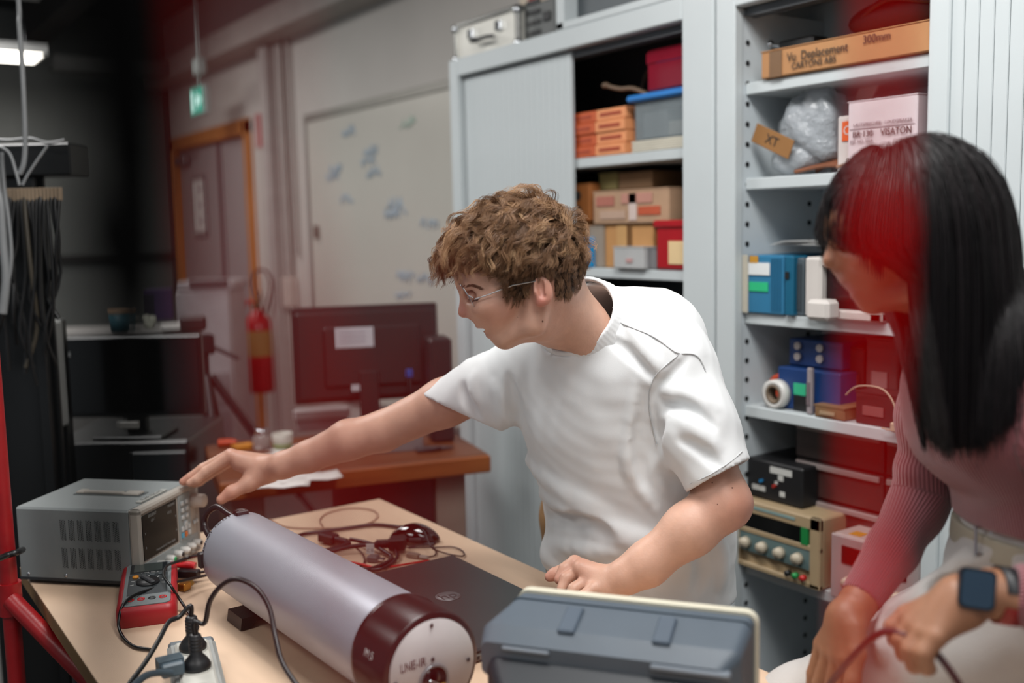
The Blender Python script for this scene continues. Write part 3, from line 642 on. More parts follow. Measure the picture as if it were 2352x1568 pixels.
# ============================================================ work table and what lies on it
TZ = .75
M_ply = mat('birch_tabletop', '#cbae94', .5, var=.05, scale=5, stretch=(1, 6, 6), bump=.02, bscale=200)
M_plye = mat('tabletop_edge', '#8a6a45', .7, var=.1, scale=20)
tb_ = thing('work_table', 'long birch-topped work table the people lean on', 'table', (-2.245, .312, 0))
TLx, TLy = 1.82, .82
MB().bb(0, TLx, 0, TLy, TZ-.004, TZ, .001).build('tabletop', M_ply, tb_)
MB().bb(.0, TLx, 0, TLy, TZ-.032, TZ-.0045, .001).build('board_core', M_plye, tb_)
M_redp = mat('red_painted_steel', '#8c0c12', .38, var=.08, scale=30, bump=.08, bscale=60)
fm = MB()
for x in (.09, TLx-.09):
    for y in (.09, TLy-.09): fm.bb(x-.02, x+.02, y-.02, y+.02, 0, TZ-.033, .003)
fm.build('leg', DKGREY, tb_) if False else None
for x in (.09, TLx-.09):
    for y in (.09, TLy-.09): MB().bb(x-.02, x+.02, y-.02, y+.02, 0, TZ-.033, .003).build('leg', DKGREY, tb_)
ap = MB(); ap.bb(.09, TLx-.09, .08, .10, TZ-.09, TZ-.033); ap.bb(.09, TLx-.09, TLy-.1, TLy-.08, TZ-.09, TZ-.033); ap.bb(.08, .1, .09, TLy-.09, TZ-.09, TZ-.033); ap.bb(TLx-.1, TLx-.08, .09, TLy-.09, TZ-.09, TZ-.033)
ap.build('apron_rail', DKGREY, tb_)
kn_ = MB().cyl((1.13, .75, TZ), (1.13, .75, TZ+.0003), .006).build('stain', mat('wood_stain', '#b48a5c', .6), tb_)
# red steel stand at the left table corner
pb_ = atd(32, 1480, 1.90)
pj = atd(30, 1368, 1.90)
rs = thing('red_steel_stand', 'red painted steel tube stand at the left corner of the table', 'stand', (pb_[0], pb_[1], 0))
jz = CAM_H + (pj-CP)[2]
MB().cyl((0, 0, 0), (0, 0, 1.45), .0155, n=20).build('post', M_redp, rs)
MB().cyl((0, 0, jz-.03), (0, 0, jz+.03), .021, n=20).build('collar', M_redp, rs)
e_ = atd(330, 1690, 1.80)-np.array([pb_[0], pb_[1], 0])
MB().cyl((.012, 0, jz-.0), tuple(e_), .0165, n=20).build('brace', M_redp, rs)
MB().cyl((0, 0, 0), (0, 0, .008), .05, n=20).build('foot_plate', M_redp, rs)
v_ = e_*1.0; e2 = e_.copy(); e2[2] = 0
MB().cyl(tuple(e_+np.array([0, 0, .01])), (e_[0], e_[1], 0), .0155, n=16).build('post', M_redp, rs)
# ---- programmable power supply
PA = math.radians(44)
psu = thing('power_supply', 'large grey programmable power supply under the man\'s reaching hand', 'power supply', (-2.120, .468, TZ), PA)
L2, W2, PH = .132, .112, .152
M_psu = mat('psu_grey_enamel', '#787d7d', .5, var=.03, bump=.05, bscale=900); M_psuf = mat('psu_cream_bezel', '#a09990', .45)
MB().bb(-L2, L2-.022, -W2, W2, .008, PH, .004).build('case', M_psu, psu)
MB().bb(-L2+.002, L2-.02, -W2-.0005, W2+.0005, .008, .014).build('bottom_seam', DKGREY, psu)
bz = MB(); x0 = L2-.022; x1 = L2
bz.bb(x0, x1, -W2-.002, W2+.002, PH-.012, PH+.002, .004); bz.bb(x0, x1, -W2-.002, W2+.002, .006, .014, .003)
bz.bb(x0, x1, -W2-.002, -W2+.010, .006, PH+.002, .004); bz.bb(x0, x1, W2-.008, W2+.002, .006, PH+.002, .004); bz.bb(x0, x1-.004, -W2, W2, .008, PH)
bz.build('front_bezel', M_psuf, psu)
F_ = lambda y, z, e=0: frame((x1-.0035+e, y, z), (0, 1, 0), (0, 0, 1))
SY0, SY1, SZ0, SZ1 = -W2+.012, W2-.085, .050, PH-.014
MB().bb(x1-.005, x1-.0025, SY0, SY1, SZ0, SZ1, .001).build('display', mat('display_glass', '#060607', .2, spec=.25), psu)
for s_, yy, zz, sz in (('SIGLENT', .28, .93, .010), ('SPD3303C', .84, .93, .008), ('CH 1', .3, .81, .009), ('CH 2', .77, .78, .009), ('V', .07, .58, .009), ('V', .95, .62, .009), ('A', .07, .27, .009), ('A', .95, .30, .009), ('Programmable DC Power Supply', .62, .10, .0068)):
    text('display_lettering', s_, sz*.78, mat('dim_print', '#8a8a88', .6), psu, F_(SY0+(SY1-SY0)*yy, SZ0+(SZ1-SZ0)*zz, .0012), .0001)
kp = MB().bb(x1-.005, x1-.0015, SY1+.006, SY1+.052, SZ0-.004, SZ1+.004, .001).build('keypad_panel', mat('keypad_grey', '#8d9494', .5), psu)
M_key = mat('key_white', '#b9bdbd', .4)
for r in range(3):
    for c in range(2): MB().bb(x1-.002, x1+.002, SY1+.012+c*.017, SY1+.022+c*.017, SZ1-.018-r*.0145, SZ1-.010-r*.0145, .001).build('key', M_key, psu)
MB().bb(x1-.002, x1+.002, SY1+.022, SY1+.034, SZ1-.062, SZ1-.054, .001).build('key', M_key, psu)
for r in range(2):
    for c in range(3): MB().bb(x1-.002, x1+.0015, SY1+.010+c*.013, SY1+.019+c*.013, SZ0+.016-r*.013, SZ0+.026-r*.013, .001).build('key', [M_key, mat('key_blue', '#4b9bb8', .4), mat('key_orange', '#c8682c', .4)][(c+1) % 3 if r == 1 and c < 2 else 0], psu)
MB().bb(x1-.004, x1-.0022, SY0-.004, W2-.006, .016, .046, .001).build('terminal_strip', mat('keypad_grey', '#8d9494', .5), psu)
kn = MB().lathe([(.0155, 0), (.0155, .006), (.014, .008), (.0135, .026), (.012, .028), (0, .028)], 28, frame((x1-.004, W2-.018, PH-.035), (0, 1, 0), (0, 0, 1))).build('rotary_knob', mat('knob_cream', '#b9afa5', .5), psu)
for k in range(2): MB().bb(x1-.002, x1+.002, W2-.026+k*.010, W2-.020+k*.010, .068, .076, .001).build('key', M_key, psu)
for k, (yy, cc) in enumerate(((-.055, 'r'), (-.02, 'g'), (.010, 'k'), (.035, 'w'), (.06, 'w'), (.085, 'k'))):
    tm = MB().lathe([(.0, 0), (.0075, 0), (.0075, .014), (.006, .018), (0, .018)], 16, frame((x1-.003, yy, .030), (0, 1, 0), (0, 0, 1))).build('terminal', mat('terminal_white', '#c5c3be', .4), psu)
    MB().lathe([(0, .018), (.0045, .018), (.0045, .0195), (0, .0195)], 12, frame((x1-.003, yy, .030), (0, 1, 0), (0, 0, 1))).build('terminal_core', {'r': REDP, 'g': mat('green_core', '#1c9c54', .4), 'k': BLACK, 'w': WHITE}[cc], tm)
text('print_marks', 'OUTPUT  +  -', .006, PRINT, psu, F_(-.06, .0425, .0012), .0001); text('print_marks', 'CH2', .007, PRINT, psu, F_(-.0, .0425, .0012), .0001); text('print_marks', 'CH1  ON/OFF', .006, PRINT, psu, F_(.055, .0425, .0012), .0001)
# vents on the near long side
vb = MB()
for r in range(2):
    for g in range(7):
        for i in range(4):
            for j in range(11):
                x = .086-g*.0185-i*.0032; z = .036+r*.055+j*.0036+(.0018 if i % 2 else 0)
                vb.add([(x+.0012*math.cos(a), -W2-.0004, z+.0012*math.sin(a)) for a in np.linspace(0, 2*PI, 6, endpoint=False)], [(0, 1, 2, 3, 4, 5)])
vb.build('vent_holes', mat('vent_black', '#08090a', .9), psu, kind='stuff')
for x in (-L2+.02, -.03): MB().lathe([(0, 0), (.0035, 0), (.003, .0015), (0, .002)], 12, frame((x, -W2, .020), (1, 0, 0), (0, 0, 1))).build('screw', CHROME, psu)
for sx in (-1, 1):
    for sy in (-1, 1): MB().cyl((sx*.10-.01, sy*.085, 0), (sx*.10-.01, sy*.085, .009), .010, n=14).build('foot', BLACK, psu)
hd = MB(); hd.bb(-.07, .075, -.018, .018, PH-.001, PH+.0012, .0008); hd.build('handle_recess', mat('recess_grey', '#4b5050', .6), psu)
hb = MB(); hb.bb(-.05, .035, -.012, -.001, PH, PH+.007, .002); hb.bb(.035, .07, -.014, .012, PH, PH+.0055, .002); hb.bb(-.068, -.05, -.012, .012, PH, PH+.0055, .002); hb.build('carry_handle', M_psuf, psu)
MB().bb(.094, .106, -.062, .035, PH+.0005, PH+.0035, .0003).build('name_sticker', mat('sticker_grey', '#a3a49e', .5), psu)
text('sticker_lettering', 'ELNE.TRG-H2', .0115, PRINT, psu, frame((.1, -.013, PH+.0037), (0, 1, 0), (-1, 0, 0)), .0001, squash=1.1)
# mains lead leaving the back of the power supply
q0 = atd(40, 1268, 1.86); q1 = atd(-60, 1310, 1.75)
MB().tube(curve_pts([atd(52, 1262, 1.93), q0, atd(8, 1278, 1.84), q1], 6), .006, 8).build('mains_lead', RUBBER, None, label='black mains lead leaving the back of the grey power supply', cat='cable')
# ---- 4 mm plugs in the supply
def world(o, p): return np.array(o.matrix_world @ Vector(p))
bpy.context.view_layer.update()
def pw(p):
    c, s = math.cos(PA), math.sin(PA); return np.array([-2.120+c*p[0]-s*p[1], .468+s*p[0]+c*p[1], TZ+p[2]])
rp = thing('banana_plug', 'red plug in the power supply terminal', 'plug', tuple(pw((x1+.015, -.055, .030))), PA)
MB().lathe([(0, 0), (.0085, 0), (.0085, .012), (0, .012)], 14, frame((0, 0, 0), (0, 1, 0), (0, 0, 1))).build('white_collar', WHITE, rp)
MB().tube([(.012, 0, 0), (.03, .0, .0), (.045, .002, .001), (.06, .004, -.002)], [.006, .0055, .0075, .008], 12).build('grip', REDP, rp)
bp2 = thing('banana_plug', 'black square plug beside the multimeter and the red one', 'plug', tuple(pw((x1+.045, -.065, .018))), PA)
MB().bb(0, .045, -.008, .008, -.008, .008, .002).build('grip', BLACK, bp2); MB().cyl((-.03, 0, .006), (0, 0, 0), .003, n=10).build('pin', BLACK, bp2)
MB().tube(curve_pts([pw((x1+.09, -.06, .020)), pw((x1+.12, -.045, .022)), pw((x1+.16, -.02, .02))], 5), .0028, 8).build('test_lead', RUBBER, None, label='short black lead from the square plug to the cylinder', cat='cable')
# ---- multimeter
mA = math.radians(163)
mm = thing('multimeter', 'red and grey handheld multimeter on the table corner', 'multimeter', (-1.862, .466, TZ), mA, rot=(0, math.radians(-3), mA))
ML, MW = .110, .050
def rr(hx, hy, r, n=5):
    out = []
    for cx, cy, a0 in ((hx-r, hy-r, 0), (-hx+r, hy-r, 90), (-hx+r, -hy+r, 180), (hx-r, -hy+r, 270)):
        for k in range(n+1):
            a = math.radians(a0+90*k/n); out.append((cx+r*math.cos(a), cy+r*math.sin(a)))
    return out
def loft(mb, secs, smooth=True):
    n = len(secs[0]); V = [p for s_ in secs for p in s_]
    F = [(i*n+k, i*n+(k+1) % n, (i+1)*n+(k+1) % n, (i+1)*n+k) for i in range(len(secs)-1) for k in range(n)]
    mb.add(V, F, smooth); mb.add(secs[0], [tuple(range(n))[::-1]]); mb.add(secs[-1], [tuple(range(n))]); return mb
def waist(x): return 1-.10*math.exp(-((x-.02)/.04)**2)
def mmsec(sx, sy, z): return [(x*sx, y*sy*waist(x), z) for x, y in rr(ML, MW, .016)]
loft(MB(), [mmsec(.95, .9, .0), mmsec(1, 1, .008), mmsec(1, 1, .030), mmsec(.97, .94, .038), mmsec(.93, .86, .040)]).build('holster', mat('meter_red', '#a31820', .42), mm)
MB().prism([(x*.91, y*.80*waist(x)) for x, y in rr(ML, MW, .013)], .036, .0415).build('face_plate', mat('meter_grey', '#6f7576', .5), mm)
MB().bb(.045, .094, -.033, .033, .040, .0435, .002).build('display_frame', mat('meter_dark', '#1d2124', .3), mm)
MB().bb(.052, .088, -.024, .026, .0435, .0442).build('lcd', mat('meter_lcd', '#3f4543', .15), mm)
MB().bb(-.055, .042, -.034, .034, .0405, .0422, .002).build('dark_dial_plate', mat('meter_dark2', '#2b3033', .5), mm)
MB().lathe([(.0, .0415), (.021, .0415), (.020, .046), (0, .046)], 28).build('dial', BLACK, mm)
MB().box((0, 0, .048), (.042, .010, .006), rz=.5, b=.002).build('dial_pointer', DKGREY, mm)
MB().lathe([(0, .042), (.006, .042), (.0055, .0455), (0, .046)], 14, np.array(Matrix.Translation((.026, -.026, 0)) if False else Matrix.Translation((.028, .022, 0)))).build('orange_button', mat('meter_orange', '#d68a1d', .4), mm)
for k in range(3): MB().box((.034, .008-.015*k, .0435), (.006, .010, .003), b=.001).build('button', mat('meter_btn', '#40474a', .4), mm)
for k in range(4): MB().lathe([(0, .041), (.0065, .041), (.0065, .0425), (.004, .0425), (.004, .0415), (0, .0415)], 16, np.array(Matrix.Translation((-.075, .027-.018*k, 0)))).build('socket', [REDP, REDP, BLACK, REDP][k], mm)
for k in range(7):
    a = k*.62-1.9; MB().box((.028*math.cos(a), .028*math.sin(a), .0424), (.006, .0015, .0006), rz=a).build('print_mark', WPRINT, mm)
text('meter_lettering', 'V  mA  Hz  %', .006, WPRINT, mm, frame((.045, -.002, .0437), (0, -1, 0), (1, 0, 0)), .0001)
# gold adapters beside it
for k, (px, py) in enumerate(((424, 1346), (410, 1342))):
    q = atz(px, py, TZ+.008)
    t = thing('gold_adapter', ['gold threaded adapter beside the multimeter', 'second gold adapter half hidden by the multimeter'][k], 'adapter', (q[0], q[1], TZ), .6)
    MB().bb(-.008, .008, -.01, .01, 0, .016, .002).build('body', mat('gold_metal', '#b07d35', .3, .8), t)
    b_ = MB()
    for j in range(4): b_.cyl((.0, .010+.003*j, .008), (.0, .012+.003*j, .008), .0055, n=12)
    b_.build('thread', mat('gold_bright', '#c39a56', .3, .8), t, kind='stuff')
# ---- the silver cylinder lamp
CZ = TZ+.022+.074
far = atz(552, 1265, CZ); near = atz(992, 1532, CZ)
cx_ = near-far; cl_ = np.linalg.norm(cx_); ca = math.atan2(cx_[1], cx_[0]); CRd = .072
cy = thing('cylinder_instrument', 'long matt silver cylinder with black and white end cap lying across the table', 'instrument', (far[0], far[1], TZ), ca)
h0 = CZ-TZ
AX = frame((0, 0, h0), (0, 1, 0), (0, 0, 1))    # lathe z -> +x of the thing
Mx = np.eye(4); Mx[:3, 0] = (0, 1, 0); Mx[:3, 1] = (0, 0, 1); Mx[:3, 2] = (1, 0, 0); Mx[:3, 3] = (0, 0, h0)
BL_ = cl_-.085
MB().lathe([(CRd-.004, 0), (CRd, .003), (CRd, BL_)], 64, Mx).build('barrel', mat('satin_aluminium', '#a4a8b2', .40, .30, var=.01), cy)
MB().lathe([(0, -.002), (CRd-.006, -.002), (CRd-.004, .001)], 48, Mx).build('rear_plate', BLACK, cy)
MB().lathe([(CRd+.001, BL_), (CRd+.0035, BL_+.002), (CRd+.0035, BL_+.010), (CRd+.002, BL_+.012), (CRd+.002, cl_-.003), (CRd-.001, cl_), (0, cl_)], 64, Mx).build('end_cap', mat('black_end_cap', '#1b1112', .28), cy)
fp = MB().lathe([(.0, cl_+.0), (CRd*.90, cl_+.0), (CRd*.90, cl_+.003), (.0, cl_+.003)], 56, Mx).build('face_plate', mat('white_face', '#b9b5b4', .45), cy)
def faceM(y, z, e=.0036): return frame((cl_+e, y, h0+z), (0, 1, 0), (0, 0, 1))
MB().lathe([(0, 0), (.020, 0), (.020, .0006), (0, .0006)], 32, faceM(.0, -.018)).build('lens_hole', mat('lens_black', '#0b0b0d', .1), fp)
MB().lathe([(.020, 0), (.023, 0), (.023, .003), (.020, .003), (.020, 0)], 32, faceM(.0, -.018)).build('lens_rim', mat('rim_steel', '#8a8f93', .3, .6), fp)
MB().box((cl_+.006, .002, h0-.022), (.005, .026, .005), b=.001, rot=np.array(Matrix.Rotation(-.6, 3, 'X'))).build('lens_clip', CHROME, fp)
MB().box((cl_+.006, .012, h0-.028), (.004, .010, .010), b=.001).build('brass_part', mat('gold_bright', '#c39a56', .3, .8), fp)
for (y, z) in ((0, .058), (.056, -.004), (-.058, -.005), (0.0, .012)): MB().lathe([(0, 0), (.003, 0), (.0025, .001), (0, .0012)], 12, faceM(y, z)).build('screw', mat('dark_screw', '#4a4d50', .4, .7), fp)
text('face_lettering', 'LNE-IR', .017, mat('face_print', '#4c3034', .6), fp, faceM(-.030, .012), .0002, squash=.8)
text('face_lettering', 'SOURCE', .010, mat('face_print2', '#7d5a4a', .6), fp, faceM(-.032, -.022), .0002)
a_ = 2.15
for k, (u, hgt) in enumerate(((BL_+.045, .012),)):
    Mt = frame((u, -(CRd+.003)*math.sin(1.25), h0+(CRd+.003)*math.cos(1.25)), (1, 0, 0), (0, math.cos(1.25), math.sin(1.25)))
    text('cap_lettering', 'M 5', hgt*1.2, mat('cap_print', '#b9b6b6', .5), cy, Mt, .0002)
# rear clips, rim print, cable glands
MB().bb(.004, .022, -.012, .012, h0+CRd-.002, h0+CRd+.007, .002).build('top_clip', mat('clip_black', '#1b1415', .3), cy)
MB().bb(.007, .019, -.006, .006, h0+CRd+.0065, h0+CRd+.0082, .0005).build('clip_slot', mat('clip_grey', '#5d5a5a', .3, .5), cy)
MB().bb(-.004, .009, -CRd-.006, -CRd+.004, h0-.014, h0+.014, .002).build('side_socket', BLACK, cy)
for k, c_ in enumerate('RADIANT SOURCE'):
    a = math.radians(62-k*4.6)+.25
    if c_ != ' ':
        a2 = a; n_ = (0, -math.sin(a2), math.cos(a2)); tvec = (0, -math.cos(a2), -math.sin(a2))
        text('rim_lettering', c_, .007, PRINT, cy, frame((.008, n_[1]*(CRd+.0006), h0+n_[2]*(CRd+.0006)), tvec, (-1, 0, 0)), .0002)
for u in (.10, BL_-.05):
    s_ = MB(); s_.prism([(-.055, -.002), (.055, -.002), (.058, -.022), (.040, -.022), (.03, -.012), (-.03, -.012), (-.040, -.022), (-.058, -.022)], u-.03, u+.03, Mx @ np.array(Matrix.Translation((0, -CRd+.0, 0))))
    s_.build('cradle', BLACK, cy)
# thick loop cable from the rear plate
def cable(name, label, pts, r, mt=RUBBER, n=8, nn=6, cat='cable', group=None, parent=None, closed=False):
    o = MB().tube(curve_pts(pts, nn, closed), r, n, closed=closed).build(name, mt, parent)
    if parent is None: tag(o, label, cat, group)
    return o
dF = (far-CP)@CF
cable('thick_cable', 'thick black cable looping out of the far end of the cylinder', [atd(545, 1192, dF-.02), atd(522, 1178, dF), atd(498, 1164, dF+.02), atd(475, 1180, dF+.03), atd(470, 1205, dF+.03), atd(482, 1232, dF+.01), atd(500, 1248, dF+.005)], .0058)
q = [atd(470, 1273, dF-.05), atd(440, 1278, 1.96), atd(405, 1290, 1.93), atd(382, 1300, 1.89), atd(376, 1322, 1.85), atd(392, 1345, 1.81)]
q += [atz(410, 1372, TZ+.025), atz(432, 1405, TZ+.006), atz(455, 1440, TZ+.004)]
cable('thin_lead', 'thin black lead from the cylinder socket over the multimeter', q, .0026)
q = [atd(486, 1317, 1.95), atd(452, 1326, 1.93), atd(420, 1333, 1.90), atd(385, 1342, 1.87), atd(350, 1352, 1.83), atd(310, 1366, 1.79), atd(285, 1385, 1.76), atd(275, 1410, 1.745)]
q += [atz(273, 1440, TZ+.012), atz(285, 1466, TZ+.005), atz(310, 1485, TZ+.004), atz(345, 1491, TZ+.004)]
cable('thin_lead', 'thin black lead crossing the meter face and curling round its red end', q, .0028)
# ---- power strip
sA = math.atan2(-.045, .19)
q = atz(440, 1500, TZ+.042)
st = thing('power_strip', 'white and grey power strip with black plugs in the near left foreground', 'power strip', (q[0]+.09, q[1]-.018, TZ), sA)
MB().bb(-.16, .22, -.036, .036, 0, .036, .006).build('body', mat('strip_grey', '#8f908d', .45), st)
MB().bb(-.145, .22, -.025, .025, .034, .042, .004).build('socket_rail', mat('strip_white', '#bdbbb3', .4), st)
MB().bb(-.163, -.148, -.034, .034, .002, .038, .004).build('end_cap', mat('strip_end', '#5a6065', .45), st)
for k in range(4):
    MB().lathe([(.0, .0425), (.019, .0425), (.020, .044), (.022, .044), (.022, .042)], 24, np.array(Matrix.Translation((-.105+.075*k, 0, 0)))).build('socket', mat('socket_white', '#b0aea6', .4), st)
def plug(label, sx, mt, cab):
    p_ = np.array(st.location)+np.array([math.cos(sA)*sx, math.sin(sA)*sx, .043])
    t = thing('mains_plug', label, 'plug', tuple(p_), sA)
    MB().lathe([(.0, 0), (.020, 0), (.0205, .006), (.016, .014), (.009, .022), (.0085, .05), (.0065, .052), (0, .052)], 24).build('plug_body', mt, t)
    b_ = MB()
    for j in range(4): b_.lathe([(.0088, .028+.005*j), (.0096, .029+.005*j), (.0096, .031+.005*j), (.0088, .032+.005*j)], 14)
    b_.build('strain_relief', mt, t)
    return t, p_
t, p_ = plug('black mains plug in the far socket of the power strip', -.105, BLACK, None)
top = p_+np.array([0, 0, .05]); dd = (top-CP)@CF
cable('mains_lead', 'black lead arching left from the far plug', [top, top+np.array([0, 0, .018]), atd(412, 1416, dd-.01), atd(388, 1428, dd-.03), atd(365, 1470, dd-.08), atd(335, 1520, dd-.12), atd(300, 1568, dd-.16), atd(250, 1640, dd-.22)], .0036)
t, p_ = plug('black mains plug nearest the camera, its lead arching over the cylinder', -.030, BLACK, None)
top = p_+np.array([0, 0, .05]); dd = (top-CP)@CF
cable('mains_lead', 'black lead arching up from the nearer plug across the silver cylinder', [top, top+np.array([0, 0, .02]), atd(470, 1430, dd), atd(482, 1380, dd-.01), atd(510, 1343, dd-.02), atd(545, 1330, dd-.03), atd(588, 1350, dd-.04), atd(618, 1395, dd-.05), atd(632, 1460, dd-.07), atd(648, 1520, dd-.1), atd(690, 1585, dd-.13), atd(760, 1680, dd-.17)], .0037)
t = thing('grey_plug', 'blue-grey flat plug beside the power strip in the near foreground', 'plug', tuple(atz(395, 1543, TZ+.046)), sA+.2)
b_ = MB(); b_.bb(-.012, .02, -.018, .014, 0, .02, .003); 
for j in range(4): b_.bb(-.010+.006*j, -.007+.006*j, -.0195, .0155, .003, .023)
b_.build('plug_body', mat('bluegrey_plastic', '#4c5a63', .45), t)
cable('grey_lead', 'blue-grey lead running left from the flat plug', [atd(395, 1545, 1.42), atd(360, 1545, 1.40), atd(330, 1555, 1.37), atd(295, 1590, 1.33)], .005, mat('bluegrey_cable', '#38444c', .4))
# ---- laptop
lp = thing('laptop', 'closed black laptop lying flat behind the silver cylinder', 'laptop', (-1.49, .885, TZ))
lx, ly = .208, .128
MB().bb(-lx, lx, -ly, ly, .002, .015, .003).build('base', mat('laptop_grey', '#6b665f', .35, .4), lp)
MB().bb(-lx, lx, -ly, ly, .0165, .023, .003).build('lid', mat('laptop_lid', '#2b2a2a', .36, .15, bump=.05, bscale=1500), lp)
MB().bb(-lx+.003, lx-.003, -ly+.003, ly-.003, .0145, .017).build('hinge_gap', BLACK, lp)
MB().lathe([(0, 0), (.0225, 0), (.0225, .0004), (0, .0004)], 32, np.array(Matrix.Translation((-.015, -.0, .0231)))).build('logo_disc', mat('logo_grey', '#5e5d5e', .4), lp)
_l = text('logo_letters', 'hp', .034, mat('logo_dark', '#333233', .4), lp, frame((-.015, .0, .0236), (0, 1, 0), (-1, 0, 0)), .0003)
for k in range(5): MB().bb(lx-.002, lx+.0006, -.095+.032*k, -.078+.032*k, .006, .0115).build('port', BLACK, lp)
for sx in (-1, 1):
    for sy in (-1, 1): MB().cyl((sx*.17, sy*.1, 0), (sx*.17, sy*.1, .003), .008, n=12).build('foot', BLACK, lp)
# ---- mouse
q = atz(952, 1243, TZ)
ms = thing('mouse', 'glossy black computer mouse beside the cable tangle', 'mouse', tuple(q), math.radians(48))
B = MB(); B.ball((0, 0, 0), (.056, .032, .034), 28, 18)
B.v = [(x, y*(1-.12*(x/.056)**2), (z if z > 0 else 0)*(1+.12*math.cos(x*40)) + .002) for x, y, z in B.v]
B.build('shell', mat('gloss_black', '#0d0b0c', .06, coat=.8), ms)
MB().bb(-.05, .05, -.028, .028, 0, .006, .003).build('base', BLACK, ms)
MB().box((-.028, 0, .031), (.014, .006, .008), b=.002).build('scroll_wheel', DKGREY, ms)
MB().bb(-.005, .02, -.0335, -.03, .010, .017, .001).build('side_button', mat('side_button', '#3a3536', .3), ms)
def gz(pts, z=TZ+.003): return [atz(x, y, z) if len(p) == 2 else atz(x, y, TZ+p[2]) for p in pts for x, y in [p[:2]]]
cable('mouse_cable', 'thin black mouse cable looping past the laptop corner', gz([(938, 1258), (975, 1257, .004), (1010, 1256, .004), (1040, 1256, .004), (1062, 1265, .004), (1064, 1276, .004), (1045, 1275, .005), (1015, 1268, .006), (990, 1256, .02), (975, 1222, .032), (963, 1214, .036)], TZ+.003), .0016)
cable('mouse_cable', 'thin black cable hooked under the mouse', gz([(920, 1258), (985, 1252), (1001, 1266), (996, 1276), (978, 1279)]), .0016)
cable('thick_cable', 'black cable running from behind the cylinder to the mouse', gz([(672, 1245, .006), (690, 1228, .006), (740, 1220, .006), (800, 1212, .006), (860, 1205, .006), (915, 1210, .006), (930, 1215, .006)]), .0042)
cable('grey_cable', 'thin brown-grey cable lying in a wide loop at the table end', gz([(620, 1192), (660, 1210), (740, 1213), (800, 1210), (850, 1200), (868, 1183), (850, 1170), (800, 1167), (755, 1177), (735, 1193), (742, 1208)]), .0016, mat('brown_cable', '#8a6a58', .5))
conn = mat('connector_black', '#151112', .45)
def lump_plug(name, label, a, b, r, mt=conn):
    a, b = np.array(a), np.array(b); d = b-a; L_ = np.linalg.norm(d); M_ = np.eye(4); z = d/L_; x = np.cross((0, 0, 1), z); x /= np.linalg.norm(x); M_[:3, 0] = x; M_[:3, 1] = np.cross(z, x); M_[:3, 2] = z; M_[:3, 3] = (0, 0, 0)
    t = thing(name, label, 'plug', tuple(a))
    MB().bb(-r, r, -r*.75, r*.75, 0, L_*.55, .003).add([], []).build('plug_body', mt, t)
    MM_ = Matrix([list(r_) for r_ in M_]); g = t.children[0]; g.matrix_local = MM_
    b_ = MB()
    for j in range(5): b_.lathe([(r*.55, L_*(.55+.085*j)), (r*.62, L_*(.57+.085*j)), (r*.62, L_*(.60+.085*j)), (r*.5, L_*(.62+.085*j))], 12)
    b_.lathe([(0, L_*.5), (r*.5, L_*.5), (r*.42, L_), (0, L_)], 12)
    g2 = b_.build('strain_relief', mt, t); g2.matrix_local = MM_
    return t
lump_plug('appliance_plug', 'black appliance plug at the left of the cable tangle', atz(738, 1230, TZ+.015), atz(800, 1246, TZ+.012), .013)
lump_plug('appliance_plug', 'large black appliance plug lying against the mouse', atz(932, 1246, TZ+.02), atz(862, 1250, TZ+.018), .017)
cable('thick_cable', 'doubled black power cable from the left plug to behind the cylinder', gz([(805, 1246, .012), (770, 1258, .008), (740, 1266, .006), (700, 1280, .006)]), .0045)
cable('thick_cable', 'thick black power cable bending through the white tag', gz([(862, 1250, .018), (830, 1252, .016), (790, 1258, .012), (745, 1270, .007), (720, 1280, .006)]), .0048)
cable('thick_cable', 'black power cable curving back under the big plug to the laptop', gz([(805, 1238, .016), (850, 1248, .015), (885, 1268, .01), (900, 1282, .008), (880, 1296, .007), (845, 1308, .007), (815, 1314, .007)]), .0045)
cable('thick_cable', 'second black power cable beside the laptop back edge', gz([(905, 1258, .012), (912, 1278, .008), (890, 1300, .007), (855, 1308, .006), (800, 1300, .006)]), .0038)
cable('thin_lead', 'thin black lead curving down through the cable tangle', gz([(815, 1256, .012), (832, 1270, .004), (838, 1288, .003), (828, 1300, .003), (808, 1304, .003)]), .0018)
cable('red_lead', 'flat red lead between the cylinder and the laptop', gz([(775, 1292, .004), (810, 1292, .005), (840, 1298, .004), (858, 1304, .004)]), .0028, mat('red_cable', '#b01512', .4))
cable('red_lead', 'red lead running under the laptop back edge', gz([(872, 1305, .004), (905, 1300, .004), (945, 1293, .004), (985, 1287, .004)]), .0022, mat('red_cable', '#b01512', .4))
cable('grey_cable', 'tan wire end along the laptop edge', gz([(830, 1313), (865, 1306), (880, 1303)]), .0015, mat('tan_wire', '#b08a5c', .5))
tg = thing('cable_tag', 'small white CE tag wrapped round the black power cable', 'tag', tuple(atz(850, 1262, TZ+.018)), math.radians(60))
tgm = frame((0, 0, 0), CR, CU+CF*.0)
vM = np.eye(4); c, s = math.cos(-math.radians(60)), math.sin(-math.radians(60)); vM[:2, :2] = [[c, -s], [s, c]]
F3 = vM @ frame((0, 0, 0), (CR[0], CR[1], 0), (0, 0, 1))
b_ = MB(); b_.add([(-.008, -.009, 0), (.008, -.009, 0), (.008, .012, 0), (-.008, .012, 0), (-.008, -.009, -.001), (.008, -.009, -.001), (.008, .012, -.001), (-.008, .012, -.001)], [(0, 1, 2, 3), (7, 6, 5, 4), (0, 4, 5, 1), (1, 5, 6, 2), (2, 6, 7, 3), (3, 7, 4, 0)], False, F3)
b_.build('tag_flag', mat('tag_white', '#cfd1cf', .5), tg); text('tag_lettering', 'C E', .009, PRINT, tg, F3 @ np.array(Matrix.Translation((0, -.002, .0003))), .0001)
q = atz(858, 1290, TZ)
